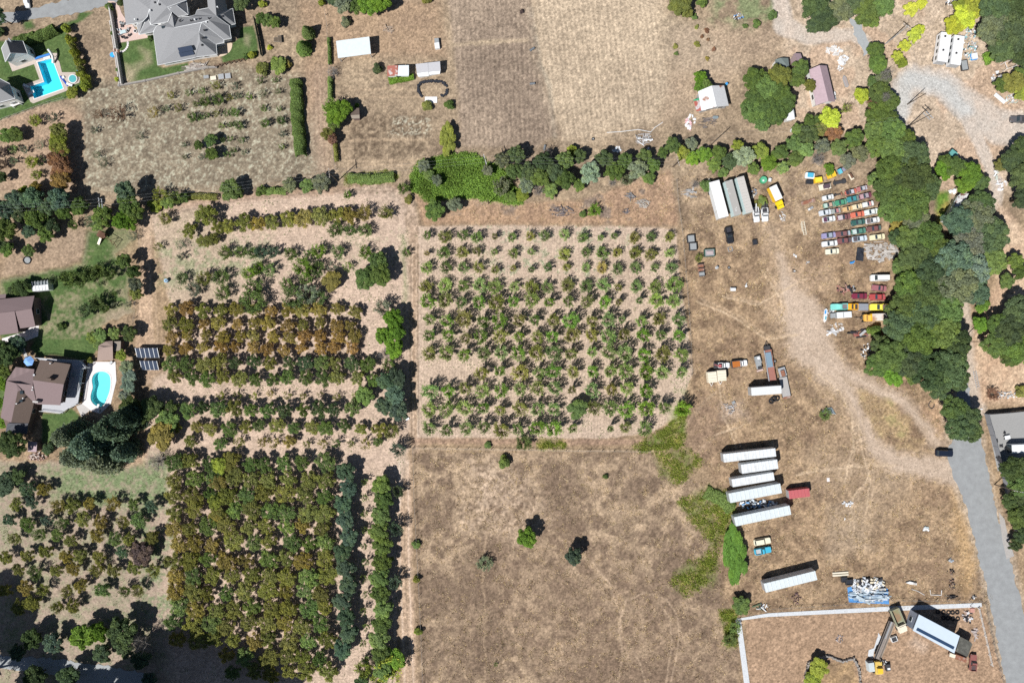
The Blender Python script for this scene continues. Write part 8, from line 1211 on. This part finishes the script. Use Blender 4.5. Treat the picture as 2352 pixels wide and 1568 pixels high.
simple(T33, 1315, 648, 'white_boat', 'boat', 'white pointed boat top right of the scrap heap', lambda t: (MB().prism([(-1.7, -.1), (-.6, .45), (.4, .35), (1.5, .3), (1.5, -.35), (.3, -.3), (-.5, -.35)], 0, .6).build('hull', WHITE, t), MB().box(.9, 0, .6, .9, .5, .1).build('deck', CONC, t)), -8, .3)
px, py = W(*T33(1540, 740)); t = thing('pipe_hoop', 'white U-shaped frame lying in the dry grass', 'frame', px, py); MB().tube([(-1.7, .9, .1), (-1.5, -.5, .1), (1.6, -.6, .1), (1.7, .8, .1)], .1, 6).build('frame', WHITE, t); px, py = W(*T33(1380, 730)); t = thing('white_hose', 'broken white pipe left of a U-shaped frame', 'pipe', px, py); MB().tube([(-2, .8, .08), (-.6, .4, .08), (.3, 0, .08), (1.8, -.9, .08)], .07, 5).build('pipe', WHITE, t)
simple(Z8, 825, 970, 'small_trailer', 'trailer', 'small black and white trailer beside the long conveyor trailer', crate(1.7, 1.5, .9, WHITE, DARK), 20, .6); simple(Z8, 515, 1345, 'steel_hopper', 'hopper', 'pale steel hopper left of the yellow digger', lambda t: (MB().box(0, 0, 0, 1.8, 2.9, 1.6, 0, 0, .9).build('hopper', mat('pale_steel', (.50, .56, .58), rough=.5), t), MB().box(0, 1.5, .2, 1.4, .6, 1.2).build('hood', DARK, t)), 8, 1.2); simple(Z8, 745, 1355, 'engine_crate', 'machine part', 'dark engine with white brackets right of the yellow digger', lambda t: (MB().box(0, 0, 0, 1.2, 1.9, 1.0).build('engine', DARK, t), MB().box(.1, -.3, 1.0, .8, .6, .1).build('bracket', WHITE, t)), 5, .8)
scrap(Z8, 700, 1290, 2.4, 1.4, 14, [BKc, GYc, WHc], 'black cans and cords above the dark engine', 'cans', .6, (.2, .6)); flat_sheet('concrete_apron', rough_edge(WP(Z8, [(620, 890), (650, 950), (560, 1150), (545, 1240), (480, 1200), (490, 1120), (560, 1090)]), .2), .07, _M['white_concrete'], kind='structure')
simple(Z8, 1885, 585, 'pink_slab', 'slab', 'small pink slab with a rust-red post at the end of the path', lambda t: (MB().box(0, 0, 0, 1.2, 1.2, .3).build('slab', mat('pink_slab', (.5, .27, .22)), t), MB().tube([(-.6, 1.2, 0), (-.6, 1.4, 2.2)], .09, 6).build('post', RUST, t)), 0, .2)
# patio furniture and pool things
for i, (x, y) in enumerate(((170, 515), (185, 590), (290, 545), (320, 505), (205, 400), (245, 410), (230, 635), (278, 650), (335, 608), (215, 450))):
    simple(Z1, x, y, 'patio_chair', 'chair', f'patio chair, {["upper left", "lower left", "lower right", "upper right"][i]} of the white dining set by the grey house' if i < 4 else f'dark patio chair, {ordw(i - 4)} from the top left of the pink terrace', (lambda m: lambda t: (MB().box(0, 0, .4, .65, .65, .08).build('seat', m, t), MB().box(.3, 0, .45, .08, .65, .5).build('backrest', m, t), [MB().box(a, c, 0, .05, .05, .4).build('leg', DARK, t) for a in (-.27, .27) for c in (-.27, .27)]))(WHITE if i < 3 else GYM if i < 6 else DARK), [200, 230, 30, 60, 120, 300, 200, 280, 40, 90][i], .5, 'patio chairs')
simple(Z1, 237, 550, 'patio_table', 'table', 'glass patio table on the pink terrace', lambda t: (MB().box(0, 0, .7, 1.6, 1.0, .06).build('tabletop', mat('pale_glass', (.5, .62, .64), rough=.2), t), [MB().box(a, c, 0, .07, .07, .7).build('leg', WHITE, t) for a in (-.7, .7) for c in (-.4, .4)]), 15, .7); simple(Z1, 448, 540, 'round_bowl', 'planter', 'white round bowl on the pink terrace', lambda t: (MB().cyl(0, 0, 0, .5, .5, 16).build('bowl', WHITE, t), MB().cyl(0, 0, .5, .38, .03, 16).build('fill', DARK, t)), 0, .4)
simple(Z1, 55, 945, 'trampoline', 'trampoline', 'small round bright blue pool toy left of the retaining wall', lambda t: (MB().cyl(0, 0, 0, .75, .35, 20).build('ring', BLUE, t), MB().cyl(0, 0, .35, .6, .02, 20).build('surface', mat('bright_blue', (.05, .42, .85)), t)), 0, .3); simple(Z1, 130, 895, 'brick_steps', 'steps', 'dark-treaded steps through the retaining wall', lambda t: [MB().box(-.8 + .4 * k, 0, 0, .36, 1.7, .5 - .1 * k).build('step', WOODB if k % 2 else PAVER, t) for k in range(4)], 8, .3)
for i, (x, y) in enumerate(((205, 893), (238, 888), (266, 870), (290, 845), (308, 818), (320, 787), (322, 757), (322, 735))): simple(Z1, x, y, 'stepping_stone', 'stepping stone', f'pale stepping stone, {ordw(i)} from the wall on the lawn', lambda t: MB().prism([(.32 * math.cos(a), .28 * math.sin(a)) for a in [k * .785 for k in range(8)]], -.05, .1).build('stone', CONCW, t), 0, 0, 'stepping stones on the lawn')
simple(Z2, 1000, 500, 'pool_slide', 'slide', 'curved white water slide at the head of the upper pool', lambda t: (MB().tube([(-.3, 1.6, 2.1), (.2, .8, 1.9), (.5, 0, 1.5), (.4, -.9, 1.0), (0, -1.7, .5)], .34, 8).build('chute', WHITE, t), [MB().box(x, y, 0, .1, .1, z).build('leg', STEEL, t) for x, y, z in ((-.3, 1.5, 2), (.4, .2, 1.5), (.3, -.8, .9))]), 0, .8)
simple(Z2, 820, 490, 'pool_cover_roller', 'pool cover', 'rolled blue pool cover at the head of the upper pool', lambda t: (MB().tube([(-2.4, 0, .4), (2.2, 0, .4)], .34, 12).build('roll', mat('cover_blue', (.05, .22, .60)), t), [MB().box(x, 0, 0, .15, .6, .4).build('stand', WHITE, t) for x in (-2.4, 2.2)]), 17, .4)
simple(Z2, 900, 525, 'diving_board', 'diving board', 'white diving board base above the upper pool', lambda t: (MB().box(0, 0, .3, 2.0, .8, .12).build('board', WHITE, t), MB().box(.6, 0, 0, .5, .7, .3).build('base', WHITE, t)), 17, .3)
spa = [(W(*Z2(1388 + 70 * math.cos(a), 920 + 65 * math.sin(a)), .5)) for a in [k * .3927 for k in range(16)]]; px, py = W(*Z2(1388, 920), .5); t = thing('hot_tub', 'round teal hot tub right of the upper pool', 'hot tub', px, py); MB().cyl(0, 0, 0, 1.35, .45, 24).build('tub', CONCW, t); MB().cyl(0, 0, .45, 1.1, .03, 24).build('water', mat('teal_water', (.10, .42, .45), rough=.1, var=.1), t)
simple(Z2, 1495, 795, 'blue_umbrella', 'parasol', 'small blue parasol beside the hot tub', lambda t: (MB().tube([(0, 0, 0), (0, 0, 2.0)], .05, 6).build('pole', STEEL, t), MB().poly([(.8 * math.cos(k * 1.047), .8 * math.sin(k * 1.047), 1.7) for k in range(6)] + [(0, 0, 2.15)], [(k, (k + 1) % 6, 6) for k in range(6)]).build('canopy', BLUE, t)), 0, 1.9)
simple(Z2, 1225, 965, 'water_slide_pad', 'pool float', 'narrow dark blue float lying between pool and hot tub', lambda t: (MB().box(0, 0, .1, 3.6, .45, .2).build('float', mat('navy_float', (.02, .08, .42)), t), MB().box(-.9, .5, .1, .7, .7, .3).build('cushion', WHITE, t)), -52, .2)
for x, y, lab in ((485, 1050, 'left'), (585, 1195, 'lower left'), (1315, 1025, 'right')): simple(Z2, x, y, 'lounger', 'lounger', f'white lounger at the {lab} of the upper pool deck', lambda t: (MB().box(0, 0, .3, 1.5, .7, .1).build('seat', WHITE, t), MB().box(.9, 0, .35, .6, .7, .1, 0, 0, 1, 0, .5).build('backrest', WHITE, t), [MB().box(a, c, 0, .07, .07, .3).build('leg', STEEL, t) for a in (-.6, .6) for c in (-.3, .3)]), rnd.uniform(-40, 40), .4, 'white loungers at the upper pool')
simple(Z3, 430, 300, 'parasol', 'parasol', 'large sky-blue parasol at the corner of the brown roofed house', lambda t: (MB().tube([(0, 0, 0), (0, 0, 2.9)], .06, 6).build('pole', STEEL, t), MB().poly([(1.55 * math.cos(k * 1.047), 1.55 * math.sin(k * 1.047), 2.5) for k in range(6)] + [(0, 0, 3.1)], [(k, (k + 1) % 6, 6) for k in range(6)]).build('canopy', mat('sky_blue_cloth', (.22, .42, .80), rough=.8), t)), 10, 2.8)
simple(Z3, 1508, 1035, 'diving_board', 'diving board', 'white diving board at the bottom end of the kidney-shaped pool', lambda t: (MB().box(0, .3, .6, .6, 2.4, .12).build('board', WHITE, t), MB().box(0, -.5, 0, .5, .7, .6).build('base', CONC, t)), 0, .6); simple(Z3, 1700, 325, 'deck_box', 'box', 'grey deck box by the top of the kidney-shaped pool', lambda t: (MB().box(0, 0, 0, 1.0, .6, .6).build('box', GYM, t), MB().box(0, 0, .6, 1.05, .65, .05).build('lid', STEEL, t)), 45, .5)
simple(Z3, 1125, 520, 'patio_table', 'table', 'dark table in the shade on the white deck', lambda t: (MB().cyl(0, 0, 2.3, .5, .05, 14).build('tabletop', GYM, t), MB().cyl(0, 0, 1.6, .06, .7, 8).build('leg', DARK, t)), 0, 2.3)
px, py = W(*T02(215, 70)); t = thing('garden_walkway', 'curved blue-grey garden walkway left of the blue parasol', 'walkway', px, py); q = WP(T02, [(195, -20), (205, 30), (215, 80), (245, 150)], .1); b = MB(); [b.slab([(q[i][0] - px - .5, q[i][1] - py, .14), (q[i + 1][0] - px - .5, q[i + 1][1] - py, .14), (q[i + 1][0] - px + .5, q[i + 1][1] - py, .14), (q[i][0] - px + .5, q[i][1] - py, .14)], .1) for i in range(3)]; b.build('paving', CONC, t)
simple(T01, 252, 822, 'fire_ring', 'fire pit', 'round grey fire ring on the bare lawn', lambda t: (torus_tyre(t, 1.1, .16, .1), MB().cyl(0, 0, 0, .9, .06, 16).build('ash', GYM, t)), 0, 0); simple(T01, 1525, 1010, 'blue_barrel', 'barrel', 'pale blue barrel with a dark lid at the left edge of the upper left orchard', lambda t: (MB().cyl(0, 0, 0, .55, 1.0, 16).build('barrel', mat('pale_blue_plastic', (.33, .50, .66)), t), MB().cyl(.1, 0, 1.0, .2, .1, 12).build('lid', DARK, t)), 0, .8)
simple(T00, 245, 20, 'white_car_cover', 'car', 'white covered car cut off by the top left edge', lambda t: (body_mesh(3.6, 1.7, .8, .03).build('body', WHITE, t), MB().box(.2, 0, .8, 1.9, 1.4, .5, 0, 0, .8).build('cabin', WHITE, t)), 100, .6)
for i, (x, y, sx, sy, mm) in enumerate(((1668, 1325, 1.6, 1.0, GYM), (1790, 1345, 1.8, 1.2, CREAM), (1925, 1320, 1.7, 1.6, STEEL), (2042, 1308, 1.7, 1.6, STEEL))): simple(Z1, x, y, 'cold_frame', 'cold frame', f'small garden cold frame, {ordw(i)} from the left below the stone wall', (lambda sx, sy, mm: lambda t: (MB().box(0, 0, 0, sx, sy, .35).build('box', WOOD, t), MB().box(0, 0, .35, sx * .92, sy * .92, .04).build('cover', mm, t)))(sx, sy, mm), 8, .3, 'cold frames below the stone wall')
simple(T32, 2200, 880, 'garden_chairs', 'table', 'white table with black chairs in the grey concrete yard', lambda t: (MB().box(0, 0, .7, 1.6, 1.1, .08).build('tabletop', WHITE, t), [MB().box(a, c, 0, .3, .3, .7).build('leg', DARK, t) for a in (-.6, .6) for c in (-.4, .4)]), 10, .7)
for i, (x, y) in enumerate(((2138, 960), (2092, 915), (2175, 840))): simple(T32, x, y, 'black_chair', 'chair', f'black folding chair in the grey concrete yard, {["lowest", "leftmost", "topmost"][i]} of three', lambda t: (MB().box(0, 0, .4, .6, .6, .06).build('seat', DARK, t), MB().box(.3, 0, .45, .06, .6, .5).build('backrest', DARK, t), [MB().box(a, c, 0, .05, .05, .4).build('leg', DARK, t) for a in (-.25, .25) for c in (-.25, .25)]), rnd.uniform(0, 360), .4, 'black chairs in the yard')
simple(T32, 1912, 345, 'ladder', 'ladder', 'grey ladder-like gate lying beside the road near the oaks', lambda t: (MB().box(-.4, 0, .1, .1, 5.0, .12).box(.4, 0, .1, .1, 5.0, .12).build('rail', STEEL, t), [MB().box(0, -2.2 + k * .62, .12, .7, .08, .08).build('rung', STEEL, t) for k in range(8)]), 12, .1)
simple(T22, 2035, 560, 'crate', 'crate', 'small grey crate on the ash heap in the yard', crate(.9, .8, .4, STEEL, GYM), 30, .2); simple(ID, 1905, 943, 'pipe_bundle', 'pipes', 'bundle of blue-grey pipes with a bush growing through it', lambda t: [MB().tube([(-2.2 + .2 * k, -.7 + .25 * k, .2), (2.0 - .3 * k, -.5 + .3 * k, .25)], .1, 6).build('pipe', mat('bluish_pipe', (.36, .44, .48)), t) for k in range(6)], -12, .2)
simple(ID, 1902, 1101, 'small_slab', 'slab', 'small pale slab in the middle of the dry yard', lambda t: MB().box(0, 0, 0, .8, 1.1, .12).build('slab', CONCW, t), 5, 0)
